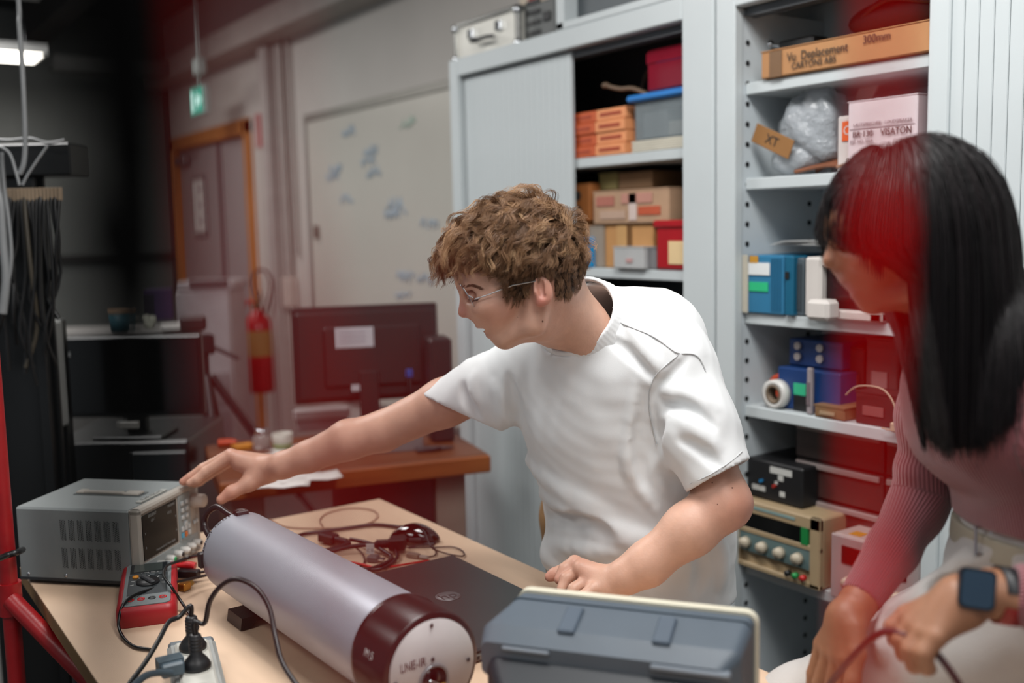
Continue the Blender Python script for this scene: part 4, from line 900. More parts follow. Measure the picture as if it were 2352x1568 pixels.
t = thing('usb_plug', 'grey square plug head lying in the cable tangle', 'plug', tuple(q), .7)
MB().bb(-.012, .012, -.010, .010, .0, .014, .003).build('plug_head', mat('grey_plug', '#5a5654', .4), t); MB().bb(.012, .024, -.006, .006, .004, .009, .001).build('metal_tip', CHROME, t)
q = atz(955, 1282, TZ)
t = thing('network_plug', 'clear network plug by the laptop back edge', 'plug', tuple(q), .5)
MB().bb(-.02, .008, -.006, .006, .001, .010, .001).build('plug_head', mat('clear_plug', '#a99a8c', .12, trans=.5), t); MB().bb(.008, .03, -.005, .005, .001, .009, .003).build('boot', mat('clear_boot', '#9b8f85', .25), t)
# red and black clips under the oscilloscope
q = atz(1158, 1500, TZ)
t = thing('crocodile_clip', 'red and black crocodile clips beside the laptop ports', 'clip', tuple(q), .3)
MB().tube([(-.02, 0, .012), (0, .003, .012), (.02, .004, .009)], [.004, .008, .006], 10).build('red_sleeve', REDP, t)
MB().tube([(-.015, -.014, .008), (.008, -.012, .008), (.022, -.008, .006)], [.003, .007, .005], 10).build('black_sleeve', BLACK, t)
MB().box((-.024, .0, .010), (.014, .006, .004), b=.001).build('jaw', mat('gold_bright', '#c39a56', .3, .8), t)
cable('red_lead', 'red lead running down beside the oscilloscope in the foreground', [atz(1165, 1505, TZ+.008), atz(1182, 1530, TZ+.006), atz(1180, 1560, TZ+.006), atz(1168, 1600, TZ+.006)], .0035, mat('red_cable', '#b01512', .4))
# ---- oscilloscope seen from behind
oa = atz(1187, 1345, .955); ob = atz(1742, 1402, .955); ox = ob-oa; oW = np.linalg.norm(ox[:2]); oA = math.atan2(ox[1], ox[0])
os_ = thing('oscilloscope', 'slate blue oscilloscope seen from behind, cream front rim, near foreground', 'oscilloscope', (oa[0], oa[1], TZ), oA)
OH = .955-TZ
M_sl = mat('slate_plastic', '#454f59', .45, bump=.05, bscale=900); M_nv = mat('slate_dark', '#12181f', .5); M_cr = mat('osc_cream', '#bdb8a6', .45)
# local x: along the width, local -y: towards the camera
loft(MB(), [[(x+oW/2, y, OH/2-.004+z) for x, z in rr(oW/2, OH/2, .016)] for y in (.0, .014)] , False).build('front_rim', M_cr, os_)
def osec(y, x0, x1, z0, z1, r=.01): return [((x0+x1)/2+a, y, (z0+z1)/2+b) for a, b in rr((x1-x0)/2, (z1-z0)/2, r)]
loft(MB(), [osec(.001, .004, oW-.004, .0, OH-.008), osec(-.012, -.002, oW-.006, .002, OH-.010)][::-1], False).build('rim_band', M_sl, os_)
loft(MB(), [osec(-.085, -.018, oW-.03, OH-.085, OH-.042, .010), osec(-.065, -.022, oW-.012, OH-.085, OH-.026, .012), osec(-.011, -.004, oW-.005, .004, OH-.012, .014)], False).build('top_shell', M_sl, os_)
loft(MB(), [osec(-.125, .02, oW-.03, .0, OH-.088, .01), osec(-.090, -.008, oW-.032, .0, OH-.062, .012), osec(-.012, .002, oW-.008, .0, OH-.03, .012)], False).build('rear_body', M_nv, os_)
for u in (.28, .66): MB().box((oW*u, -.045, OH-.0195), (.022, .05, .006), b=.002, rot=np.array(Matrix.Rotation(.28, 3, 'X'))).build('lid_catch', mat('slate_catch', '#3d4956', .45), os_)
MB().box((oW*.78, -.0835, OH-.0475), (oW*.3, .014, .007), b=.002).build('shell_reflection', mat('reflection_label_grey', '#666d75', .4), os_)  # lighter bars here and below stand in for reflections on the shell
MB().box((oW*.13, -.0825, OH-.0475), (oW*.2, .012, .006), b=.002).build('shell_reflection', mat('reflection_label_grey', '#666d75', .4), os_)
MB().bb(oW*.78, oW*.90, -.127, -.120, .045, .10, .004).build('rating_label', mat('label_olive', '#6e6a50', .5), os_)
MB().bb(oW*.42, oW*.72, -.1275, -.12, .03, .05, .002).build('grey_label', mat('reflection_label_grey', '#666d75', .4), os_)
b_ = MB()
for k in range(9): b_.bb(oW*.1, oW*.38, -.1265, -.12, .03+.010*k, .034+.010*k)
b_.build('vent_slots', mat('vent_black', '#08090a', .9), os_, kind='stuff')
for x in (.03, oW-.06): MB().bb(x, x+.03, -.1, -.07, -.0005, .001).build('foot', BLACK, os_)
# ============================================================ wooden bench and the things behind
bA = math.atan2(.97, .24); bc_ = np.array([-2.75, 1.27])
BZ = .77
wb2 = thing('wooden_bench', 'old brown wooden workbench behind the work table', 'bench', (bc_[0], bc_[1], 0), bA)
M_bn = mat('oiled_wood', '#63391f', .45, var=.16, scale=5, stretch=(1, 8, 8)); M_bne = mat('orange_wood_edge', '#824820', .4, var=.15, scale=6, stretch=(1, 8, 8))
MB().bb(-.375, .375, -.25, .25, BZ-.05, BZ, .006).build('bench_top', M_bn, wb2)
MB().bb(-.375, .375, -.262, -.25, BZ-.052, BZ-.003, .004).build('front_edge', M_bne, wb2)
M_lg = mat('weathered_leg', '#7c6f63', .7)
for (x, y) in ((.27, -.17), (.27, .17), (-.30, -.17), (-.30, .17)): MB().bb(x-.045, x+.045, y-.03, y+.03, 0, BZ-.05, .004).build('leg', M_lg, wb2)
MB().bb(.0, .22, -.2, .2, BZ-.30, BZ-.05, .004).build('under_drawer', mat('maroon_drawer', '#2c1416', .5), wb2)
MB().bb(-.3, .27, -.01, .02, .12, .18, .003).build('stretcher', M_lg, wb2)
def bw(x, y, z=BZ): return atz(x, y, z)
# monitor seen from behind
mo = atd(668, 708, 3.12); mo2 = atd(1003, 695, 3.12*1.034); mv = mo2-mo; mW = np.linalg.norm(mv[:2]); mAng = math.atan2(mv[1], mv[0])
mB = atd(671, 935, 3.12)[2]; mH = mo[2]-mB
mo_ = thing('monitor', 'black monitor seen from behind with a white sticker, on the wooden bench', 'monitor', (mo[0]+mv[0]/2, mo[1]+mv[1]/2, BZ), mAng)
z0 = mB-BZ; M_mk = mat('monitor_black', '#151516', .5)
MB().bb(-mW/2, mW/2, 0, .02, z0, z0+mH, .005).build('panel', M_mk, mo_)
MB().bb(-mW/2+.01, mW/2-.01, -.018, .0, z0+.012, z0+mH-.015, .008).build('rear_shell', M_mk, mo_)
MB().bb(-mW/2+.09, mW/2-.06, -.034, -.016, z0+.05, z0+mH-.06, .010).build('rear_bulge', M_mk, mo_)
MB().box((-mW/2+.155+.03, -.0355, z0+mH-.095), (.118, .002, .062), b=.0005).build('sticker', mat('sticker_white', '#b9b7bd', .6), mo_)
for k in range(3): MB().box((-mW/2+.18, -.0370, z0+mH-.08-.014*k), (.08, .001, .003)).build('sticker_print', mat('sticker_ink', '#8d8c96', .6), mo_)
MB().box((-mW/2+.195, -.036, z0+.048), (.05, .003, .020), b=.0005).build('label', mat('sticker_white', '#b9b7bd', .6), mo_)
MB().box((mW/2-.10, -.04, z0+.085), (.02, .012, .026), b=.003).build('blue_plug', mat('vga_blue', '#1f4a9c', .4), mo_)
MB().tube(curve_pts([(mW/2-.10, -.04, z0+.07), (mW/2-.10, -.05, z0+.02), (mW/2-.08, -.04, z0-.03), (mW/2-.05, .02, .01)], 5), .005).build('video_cable', RUBBER, mo_)
MB().bb(-.03, .03, -.045, -.02, .01, z0+.1, .004).bb(-.09, .09, -.1, .06, 0, .012, .004).build('stand', M_mk, mo_)
sb_ = thing('speaker', 'tall black speaker at the right end of the wooden bench', 'speaker', tuple(atd(1012, 1015, 3.15)*np.array([1, 1, 0])+np.array([0, 0, BZ])), mAng)
hS = atd(1012, 770, 3.15)[2]-BZ
MB().bb(-.035, .035, -.05, .06, 0, hS, .008).build('cabinet', M_mk, sb_); MB().lathe([(0, 0), (.026, 0), (.028, .004), (.024, .004), (0, .002)], 20, frame((0, -.05, hS*.35), (1, 0, 0), (0, 0, 1))).build('cone', DKGREY, sb_)
def onb(x, y): q = bw(x, y); return (q[0], q[1], BZ)
t = thing('green_cup', 'small white and green cup on the wooden bench', 'cup', onb(650, 1032))
MB().lathe([(0, 0), (.026, 0), (.029, .022), (0, .022)], 20).build('green_base', mat('cup_green', '#6e8158', .5), t); MB().lathe([(.029, .022), (.031, .05), (.029, .05), (.027, .024)], 20).build('white_body', mat('cup_white', '#b4b2a8', .5), t)
t = thing('glass_jar', 'clear glass jar with a bright highlight on the wooden bench', 'jar', onb(603, 1030))
MB().lathe([(0, 0), (.026, 0), (.028, .01), (.028, .035), (.02, .045), (.019, .05), (0, .05)], 24).build('glass', mat('clear_glass', '#cfcac6', .05, trans=.7), t); MB().lathe([(.0, .05), (.021, .05), (.021, .06), (0, .06)], 20).build('lid', CHROME, t)
t = thing('screwdriver', 'orange-handled screwdriver on the wooden bench', 'screwdriver', onb(502, 1026), mAng)
MB().tube([(0, 0, .012), (.03, 0, .012), (.055, 0, .011)], [.011, .012, .008], 12).build('handle', mat('orange_handle', '#c2451f', .35), t); MB().cyl((.055, 0, .011), (.15, 0, .006), .003, n=8).build('shaft', mat('rusty_shaft', '#6b3325', .4, .4), t)
t = thing('note_pad', 'orange note pad on the wooden bench near the hand', 'pad', onb(560, 1029), mAng+.4)
MB().bb(-.03, .03, -.025, .025, 0, .012, .001).build('pages', mat('orange_pad', '#bd7a1b', .7), t)
for k, (x, y, a) in enumerate(((610, 1050, .2), (695, 1028, .5), (720, 1095, .1), (650, 1110, -.1))):
    t = thing('paper_sheet', ['white sheet by the jar on the wooden bench', 'white sheet behind the green cup', 'white sheet under the forearm at the bench front', 'white curled sheet at the bench front edge by the wrist'][k], 'paper', onb(x, y), mAng+a)
    V = [(i*.02-.09, j*.03-.05, .001+.004*math.sin(i*.7+k)**2) for i in range(9) for j in range(4)]
    F = [(i*4+j, (i+1)*4+j, (i+1)*4+j+1, i*4+j+1) for i in range(8) for j in range(3)]
    o = MB().add(V, F, True).build('sheet', mat('paper', '#d9d6d2', .8), t); sm_ = o.modifiers.new('s', 'SOLIDIFY'); sm_.thickness = .0006
t = thing('tool_tray', 'grey plastic tray on the bench behind the forearm', 'tray', onb(905, 1030), mAng)
b_ = MB(); b_.bb(-.08, .08, -.05, .05, 0, .003); b_.bb(-.08, .08, -.05, -.047, 0, .035); b_.bb(-.08, .08, .047, .05, 0, .035); b_.bb(-.08, -.077, -.05, .05, 0, .035); b_.bb(.077, .08, -.05, .05, 0, .035); b_.build('tray', mat('tray_grey', '#6f6c6c', .4), t)
t = thing('pliers', 'dark pliers at the right end of the wooden bench', 'pliers', onb(1010, 1035), mAng)
MB().tube([(-.07, .01, .008), (-.02, .012, .008), (.0, .004, .008), (.04, .0, .008)], [.006, .006, .007, .003], 8).build('jaw_arm', DKGREY, t); MB().tube([(-.07, -.012, .008), (-.02, -.014, .008), (.0, -.004, .008)], [.006, .006, .006], 8).build('handle_arm', RUBBER, t)
t = thing('white_case', 'white plastic bar case behind the monitor base', 'case', tuple(atd(740, 938, 3.3)-np.array([0, 0, .04])), mAng)
zc = t.location[2]-BZ
MB().bb(-.09, .09, .02, .06, 0, .035, .006).build('body', mat('case_white', '#b5aead', .5), t); MB().bb(-.08, .08, .025, .055, -zc, 0, .004).build('base', mat('case_base', '#8e8585', .6), t)
# under the bench: white bags and a grey box
for k, (x, y, r) in enumerate(((935, 1210, .075), (965, 1225, .06), (1030, 1200, .055))):
    q = atd(x, y, 3.2); t = thing('plastic_bag', ['white plastic bag under the wooden bench', 'crumpled white bag beside the bench leg', 'small white bag right of the bench leg'][k], 'bag', (q[0], q[1], 0))
    lump((0, 0, q[2]*.5), (r, r, max(.08, q[2]*.5)), 40+k).build('body', mat('bag_white', '#b9b6b4', .5, bump=.3), t)
# tripod
hd = atd(470, 800, 3.62); 
tp = thing('tripod', 'black tripod standing between the dark monitor and the extinguisher', 'tripod', (hd[0], hd[1], 0))
H_ = hd[2]
MB().cyl((0, 0, H_-.35), (0, 0, H_), .014).build('centre_column', BLACK, tp)
ft = [atd(760, 1130, 3.75), atd(560, 1180, 3.0), atd(600, 1100, 4.6)]
for q in ft:
    d = np.array([q[0]-hd[0], q[1]-hd[1], 0]); d /= np.linalg.norm(d); e_ = d*.62; k_ = np.array([0, 0, H_-.1])
    lg = MB().tube([k_+d*.02, k_+(e_-k_)*.5], .015).build('leg', BLACK, tp); MB().tube([k_+(e_-k_)*.48, e_], .010).build('lower_leg', DKGREY, lg)
MB().bb(-.03, .03, -.03, .03, H_-.02, H_+.05, .006).build('head', BLACK, tp)
MB().cyl((0, 0, H_+.02), (CR[0]*.12, CR[1]*.12, H_-.04), .007, n=8).build('pan_handle', BLACK, tp)
MB().box((-.02, -.03, H_+.09), (.09, .06, .05), rz=mAng, b=.008).build('mounted_device', mat('device_brown', '#2c1c1b', .5), tp)
# photocopier-like white cabinet with printer
def sbox(name, label, cat, xl, xr, d, yt, yb=None, floor=True):
    A = atd(xl, yt, d); B = atd(xr, yt, d); v = B-A; a = math.atan2(v[1], v[0]); w_ = np.linalg.norm(v[:2])
    z0 = 0 if floor else atd(xl, yb, d)[2]
    t = thing(name, label, cat, ((A[0]+B[0])/2, (A[1]+B[1])/2, z0), a); return t, w_, (A[2]+B[2])/2-z0
t, w_, h_ = sbox('printer', 'pale grey office printer in front of the double door', 'printer', 398, 525, 5.4, 668)
M_pr = mat('printer_grey', '#a9a3a5', .5)
MB().bb(-w_/2, w_/2, 0, .35, 0, h_, .008).build('body', M_pr, t); MB().bb(-w_/2+.01, w_/2+.02, .0, .34, h_, h_+.05, .008).build('scanner_lid', M_pr, t)
MB().bb(-.06, w_/2, -.02, .03, h_+.02, h_+.06, .006).build('control_panel', mat('printer_dark', '#4b4446', .4), t)
for k in range(3): d_ = MB().bb(-w_/2+.015, w_/2-.015, -.012, 0, .1+.2*k, .28+.2*k, .004).build('paper_drawer', mat('printer_drawer', '#8f898b', .5), t); MB().bb(-.05, .05, -.018, -.011, .2+.2*k, .225+.2*k, .002).build('handle', DKGREY, d_)
# low white cupboard with cup, papers and purple box
UT = .99
q = atz(285, 757, UT)
t = thing('low_cupboard', 'low grey cupboard behind the dark monitor', 'cupboard', (q[0]-.02, q[1]+.05, 0), mAng)
MB().bb(-.42, .28, -.06, .25, 0, UT-.02, .004).build('body', mat('cupboard_grey', '#5c5a58', .6), t); MB().bb(-.43, .29, -.07, .26, UT-.02, UT, .004).build('worktop', mat('worktop_white', '#96928f', .5), t)
for k in range(2): d_ = MB().bb(-.41+.375*k, -.07+.35*k, -.07, -.06, .05, UT-.05, .003).build('door', mat('cupboard_grey', '#5c5a58', .6), t); MB().bb(-.08+.1*k, -.07+.1*k, -.09, -.07, .6, .75, .003).build('handle', CHROME, d_)
t = thing('blue_cup', 'large blue cup with tan rim on the low cupboard', 'cup', tuple(atz(282, 758, UT)))
MB().lathe([(0, 0), (.040, 0), (.047, .078), (0, .078)], 24).build('body', mat('cup_blue', '#3b6470', .5), t); MB().lathe([(.0475, .078), (.049, .098), (.046, .098), (.044, .07)], 24).build('rim_band', mat('cup_tan', '#8d735c', .6), t)
t = thing('crumpled_tissue', 'crumpled white and green tissue beside the blue cup', 'tissue', tuple(atz(338, 752, UT)))
lump((0, 0, .03), (.045, .03, .032), 61, amp=.4).build('paper', mat('tissue', '#b3b3a5', .8), t)
q = atz(362, 733, UT)
t = thing('purple_box', 'dark purple box standing on the low cupboard', 'box', (q[0], q[1], UT), mAng)
MB().bb(-.07, .07, -.03, .05, 0, .155, .004).build('carton', mat('purple_card', '#3f2a52', .6), t); MB().bb(-.071, -.02, -.0315, -.029, .02, .13).build('dark_panel', mat('purple_dark', '#241c2c', .6), t)
t = thing('white_papers', 'stack of white papers at the right end of the low cupboard', 'papers', tuple(atz(415, 752, UT)), mAng+.2)
MB().bb(-.09, .07, -.06, .06, 0, .02, .002).build('stack', mat('paper', '#d9d6d2', .8), t)
# near dark monitor on its rack
mo = atd(130, 790, 3.05); mo2 = atd(460, 768, 3.05); mv = mo2-mo; w2 = np.linalg.norm(mv[:2]); a2 = math.atan2(mv[1], mv[0])
zb = atd(460, 957, 3.05)[2]
t = thing('monitor', 'large black monitor at left above the black computer', 'monitor', (mo[0]+mv[0]/2, mo[1]+mv[1]/2, zb-.06), a2)
M_b2 = mat('near_black', '#0b0c0d', .35); hM = mo2[2]-zb
MB().bb(-w2/2, w2/2, 0, .03, .06, .06+hM, .005).build('panel', M_b2, t); MB().bb(-w2/2+.012, w2/2-.012, -.003, .0, .075, .06+hM-.012).build('screen', mat('off_screen', '#070808', .12), t)
MB().box((-w2/2+.035, -.004, .06+hM-.05), (.016, .002, .012)).build('badge', mat('badge_grey', '#7c7c7c', .3), t)
MB().bb(-.03, .03, .01, .04, .01, .09, .003).bb(-.1, .1, -.06, .1, 0, .012, .003).build('stand', M_b2, t)
MB().box((-.05+.04, -.02, .04), (.06, .012, .022), b=.003).build('white_tag', mat('tag_grey', '#85837e', .5), t)
A = atd(125, 980, 3.05); B = atd(440, 980, 3.05)
t = thing('computer_rack', 'black computer rack under the left monitor', 'rack', ((A[0]+B[0])/2, (A[1]+B[1])/2, 0), a2); w3 = np.linalg.norm((B-A)[:2]); h3 = zb-.061
MB().bb(-w3/2, w3/2, -.04, .35, 0, h3, .006).build('case', M_b2, t)
MB().bb(-w3/2+.24, w3/2-.005, -.052, -.04, .1, h3-.03, .004).build('door', mat('rack_door', '#101416', .4), t)
MB().bb(-.04, .1, -.05, -.04, h3-.2, h3-.17, .003).build('drive_slot', mat('slot_grey', '#2d3436', .4), t); MB().bb(-w3/2+.03, -w3/2+.06, -.048, -.04, h3-.3, h3-.28).build('badge', mat('badge_grey', '#7c7c7c', .3), t)
# ---- cable rack at far left
rk0 = atd(-120, 405, 2.55); rk1 = atd(165, 395, 2.55); v = rk1-rk0; aR = math.atan2(v[1], v[0]); wR = np.linalg.norm(v[:2]); zR = atd(40, 405, 2.55)[2]
rk = thing('cable_rack', 'black rack at far left with clips holding hanging cables', 'rack', (rk0[0], rk0[1], 0), aR)
zt = atd(60, 330, 2.55)[2]
MB().bb(.0, wR-.0, 0, .12, zR, zt, .004).build('top_box', M_b2, rk)
MB().bb(0, wR*.9, -.03, .0, zR-.06, zR-.035, .003).build('hanging_bar', BLACK, rk)
for x in (0.02, wR*.56): MB().bb(x, x+.03, .02, .05, 0, zR, .003).build('post', M_b2, rk)
MB().bb(-.02, wR*.66, -.1, .2, 0, .03, .004).build('base_plate', M_b2, rk)
MB().bb(.05, wR*.70, .05, .06, .03, zR, .002).build('back_panel', M_b2, rk)
n_ = 30
for k in range(n_):
    u = .02+(wR*.88)*k/(n_-1); dz = .06*math.sin(k*2.3); ln = .30+.10*math.sin(k*1.7)+.02*(k % 3)
    lbl = 'black cables hanging in a dense bunch from the rack at far left'
    col_ = RUBBER
    if k == 13: col_, lbl = mat('dark_red_lead', '#7a1210', .4), 'single red cable among the black ones on the far left rack'; ln = .12
    if k == 20: col_, lbl = mat('olive_cable', '#3b352a', .5), 'olive cable slanting among the black ones on the far left rack'
    P = [(u, -.035, zR-.045), (u, -.045, zR-.08), (u+.012*math.sin(k), -.045-.008*(k % 3), zR-.08-ln*.4), (u+.02*math.sin(k*1.3)+(wR*.45-u)*.12, -.045-.008*(k % 4), zR-.08-ln*.75), (u+.015*math.sin(k*2.1)+(wR*.45-u)*.15, -.04-.008*(k % 3), zR-.08-ln)]
    c = MB().tube(curve_pts(P, 4), .0042 if k % 4 else .006, 6).build('hanging_cable', col_, None, label=lbl, cat='cable', group='black cables hanging from the far left rack' if col_ is RUBBER else None)
    c.location = rk.location; c.rotation_euler = rk.rotation_euler
    cc = MB().cyl((u, -.037, zR-.062), (u+.002, -.040, zR-.032), .0075, n=10).build('connector', mat('brass_tan', '#a38f78', .35, .3), c)
# grey cables hung from the ceiling
for k, (pts, r_, lb) in enumerate((([(38, -80), (45, 60), (52, 160), (58, 300), (56, 370), (45, 400)], .0058, 'long pale grey cable hanging from the ceiling down to the rack'), ([(-6, 428), (2, 470), (8, 560), (14, 640), (6, 720)], .010, 'thick white cable hanging at the left picture edge'), ([(10, 430), (22, 520), (26, 600), (12, 680)], .0045, 'thin pale cable beside the thick white one'))):
    Q = [atd(x, y, 2.45) for x, y in pts]; Q = [np.array([Q[0][0], Q[0][1], 2.945 if k == 0 else 1.62])]+Q
    cable('hanging_cable', lb, Q, r_, mat('pale_grey_cable', '#7c7e7f', .4))
t0 = atd(38, -80, 2.45)
# wall mounted power module
t, w_, h_ = sbox('power_module', 'narrow upright grey power module with black socket and red switch', 'module', 76, 122, 2.75, 740, 990, False)
MB().bb(-w_/2, w_/2, 0, .06, 0, h_, .004).build('housing', mat('module_grey', '#7b7c7a', .5), t)
MB().lathe([(0, 0), (w_*.32, 0), (w_*.3, .006), (0, .003)], 24, frame((w_*.05, 0, h_*.69), (1, 0, 0), (0, 0, 1))).build('socket', BLACK, t)
MB().bb(-w_*.2, w_*.28, -.005, 0, h_*.38, h_*.45, .001).build('red_switch', mat('switch_red', '#5e1310', .4), t); MB().bb(-w_*.2, w_*.35, -.003, 0, h_*.28, h_*.37, .001).build('white_plate', mat('module_plate', '#7c7977', .5), t); MB().bb(-w_*.25, w_*.35, -.003, 0, h_*.02, h_*.12, .001).build('white_plate', mat('module_plate', '#7c7977', .5), t)
for k in range(2): MB().tube(curve_pts([(-w_*.5, -.01, h_*(.52-.38*k)), (0, -.012, h_*(.55-.38*k)), (w_*.5, -.01, h_*(.64-.38*k))], 5), .004).build('clipped_cable', RUBBER, t)
MB().bb(-.02, .02, .06, .10, -t.location[2]+0, h_+.0, .002).build('mounting_post', M_b2, t)

for k, (pts, lb) in enumerate((([(-20, 330), (20, 350), (38, 400), (45, 425)], 'grey cable crossing the left rack top towards its clips'), ([(110, 335), (85, 370), (62, 405), (52, 425)], 'grey cable slanting down from the right of the left rack top'), ([(-30, 318), (20, 322), (70, 318), (110, 328), (150, 322)], 'pale cable lying along the top edge of the left rack'))):
    o = MB().tube(curve_pts([atd(x, y, 2.42 if k < 2 else 2.5) for x, y in pts], 6), .0035, 8).build('rack_cable', mat('pale_grey_cable', '#7c7e7f', .4), None, label=lb)
    bpy.context.view_layer.update(); o.parent = rk; o.matrix_parent_inverse = rk.matrix_world.inverted()
# ============================================================ people: signed-distance sculpting
import openvdb
class SDF:
    def __init__(s, lo, hi, h):
        s.lo = np.array(lo, float); s.h = h; s.n = np.ceil((np.array(hi)-s.lo)/h).astype(int)+1
        s.f = np.full(s.n, 4*h+.03, np.float32)
    def _sl(s, lo, hi):
        a = np.clip(np.floor((np.array(lo)-s.lo)/s.h).astype(int), 0, s.n); b = np.clip(np.ceil((np.array(hi)-s.lo)/s.h).astype(int)+1, 0, s.n)
        if (b <= a).any(): return None, None
        g = [((np.arange(a[i], b[i])*s.h)+s.lo[i]).astype(np.float32) for i in range(3)]
        return tuple(slice(a[i], b[i]) for i in range(3)), (g[0][:, None, None], g[1][None, :, None], g[2][None, None, :])
    def comb(s, sl, d, k, op='u'):
        f = s.f[sl]
        if op == 'u': hh = np.clip(.5+.5*(f-d)/k, 0, 1); s.f[sl] = f*(1-hh)+d*hh-k*hh*(1-hh)
        elif op == 's': d = -d; hh = np.clip(.5-.5*(f-d)/k, 0, 1); s.f[sl] = f*(1-hh)+d*hh+k*hh*(1-hh)
        elif op == 'i': s.f[sl] = np.maximum(f, d)
    def cap(s, a, b, ra, rb=None, k=.01, op='u', flat=None):
        """tapered capsule; flat=(axis, ratio) stretches it along an axis"""
        a = np.array(a, np.float32); b = np.array(b, np.float32); rb = ra if rb is None else rb
        q = flat[1] if flat else 1; m = max(ra, rb)*max(q, 1)+k+2*s.h
        sl, g = s._sl(np.minimum(a, b)-m, np.maximum(a, b)+m)
        if sl is None: return s
        ba = b-a; L = float(ba@ba)+1e-12; p = [g[i]-a[i] for i in range(3)]
        t = np.clip((p[0]*ba[0]+p[1]*ba[1]+p[2]*ba[2])/L, 0, 1); p = [p[i]-t*ba[i] for i in range(3)]
        d2 = p[0]**2+p[1]**2+p[2]**2
        if flat:
            ax = np.array(flat[0], np.float32); ax /= np.linalg.norm(ax); w_ = p[0]*ax[0]+p[1]*ax[1]+p[2]*ax[2]; d2 = d2-w_*w_*(1-1/q**2)
        s.comb(sl, np.sqrt(np.maximum(d2, 0))-(ra+(rb-ra)*t), k, op); return s
    def chain(s, P, R, k=.01, op='u', flat=None):
        for i in range(len(P)-1): s.cap(P[i], P[i+1], R[i], R[i+1], k, op, flat)
        return s
    def ell(s, c, r, ax=None, k=.01, op='u'):
        c = np.array(c, np.float32); r = np.array(r, np.float32) if not np.isscalar(r) else np.array([r]*3, np.float32); m = r.max()+k+2*s.h
        sl, g = s._sl(c-m, c+m)
        if sl is None: return s
        A = np.eye(3) if ax is None else np.array(ax, np.float32)
        p = [g[i]-c[i] for i in range(3)]; q = [A[j][0]*p[0]+A[j][1]*p[1]+A[j][2]*p[2] for j in range(3)]
        k0 = np.sqrt(sum((q[j]/r[j])**2 for j in range(3)))+1e-6; k1 = np.sqrt(sum((q[j]/r[j]**2)**2 for j in range(3)))+1e-6
        s.comb(sl, k0*(k0-1)/k1, k, op); return s
    def half(s, o, n, op='i', lo=None, hi=None):
        """keep the side where (p-o).n < 0, inside a box"""
        lo = s.lo if lo is None else lo; hi = s.lo+s.n*s.h if hi is None else hi
        sl, g = s._sl(lo, hi); n = np.array(n, float); n /= np.linalg.norm(n)
        d = sum((g[i]-o[i])*n[i] for i in range(3)).astype(np.float32); s.f[sl] = np.maximum(s.f[sl], d); return s
    def mesh(s, name, mt, parent=None, colfn=None, smooth=0, **kw):
        gr = openvdb.FloatGrid(float(4*s.h+.03)); f = np.ascontiguousarray(s.f)
        gr.copyFromArray(f, tolerance=0.0); gr.transform = openvdb.createLinearTransform(s.h)
        pts, quads = gr.convertToQuads(0.0)
        V = pts.astype(np.float64)+s.lo
        me = bpy.data.meshes.new(name); nq = len(quads)
        me.vertices.add(len(V)); me.loops.add(nq*4); me.polygons.add(nq)
        me.vertices.foreach_set('co', V.ravel()); me.loops.foreach_set('vertex_index', quads[:, ::-1].ravel().astype(np.int32))
        me.polygons.foreach_set('loop_start', np.arange(0, nq*4, 4, dtype=np.int32)); me.polygons.foreach_set('loop_total', np.full(nq, 4, np.int32))
        me.polygons.foreach_set('use_smooth', np.ones(nq, bool)); me.update(); me.validate()
        if smooth:
            bm = bmesh.new(); bm.from_mesh(me)
            for _ in range(smooth): bmesh.ops.smooth_vert(bm, verts=bm.verts, factor=.5, use_axis_x=True, use_axis_y=True, use_axis_z=True)
            bm.to_mesh(me); bm.free()
        # orientation check
        c = V.mean(0)
        if colfn is not None:
            co = np.empty(len(me.vertices)*3); me.vertices.foreach_get('co', co); co = co.reshape(-1, 3)
            at = me.color_attributes.new('tint', 'FLOAT_COLOR', 'POINT'); cc = np.ones((len(co), 4), np.float32); cc[:, :3] = colfn(co); at.data.foreach_set('color', cc.ravel())
        for q in (mt if isinstance(mt, (list, tuple)) else [mt]): me.materials.append(q)
        o = bpy.data.objects.new(name, me); COL.objects.link(o)
        if parent is not None: o.parent = parent
        return tag(o, **kw)
def tintfn(base, spots):
    base = np.array(srgb(base))
    def fn(co):
        c = np.tile(base, (len(co), 1))
        for p, r, col, a in spots:
            w_ = a*np.exp(-(((co-np.array(p))**2).sum(1))/(r*r)); c = c*(1-w_[:, None])+np.array(srgb(col))*w_[:, None]
        return c
    return fn
# a head drawn in profile: picture points at a depth give places in the head's mid plane, w is the offset towards the near side
class HeadFrame:
    def __init__(s, d, o0, o1, sc, rot, pxm):
        s.d, s.o0, s.o1, s.sc, s.rot, s.pxm = d, np.array(o0, float), np.array(o1, float), sc, math.radians(rot), pxm
    def __call__(s, x, y, w=0.0):
        v = np.array([x, y], float)-s.o0; c, q = math.cos(s.rot), math.sin(s.rot)
        u = s.o1+s.sc*np.array([c*v[0]-q*v[1], q*v[0]+c*v[1]])
        p = atd(u[0], u[1], s.d); return p-CF*w*s.ws + s.yaw*w*CR
    def r(s, px): return px*s.sc*s.d/FPX
    ws = 1.0; yaw = 0.0
    def axes(s, ang):
        """local axes (forward, lateral, up) with forward tilted down ang degrees in the picture"""
        a = math.radians(ang)+s.rot; f = -CR*math.cos(a)-CU*math.sin(a); u = np.cross(f, -CF); u = u if u@CU > 0 else -u
        return np.array([f, -CF, u])
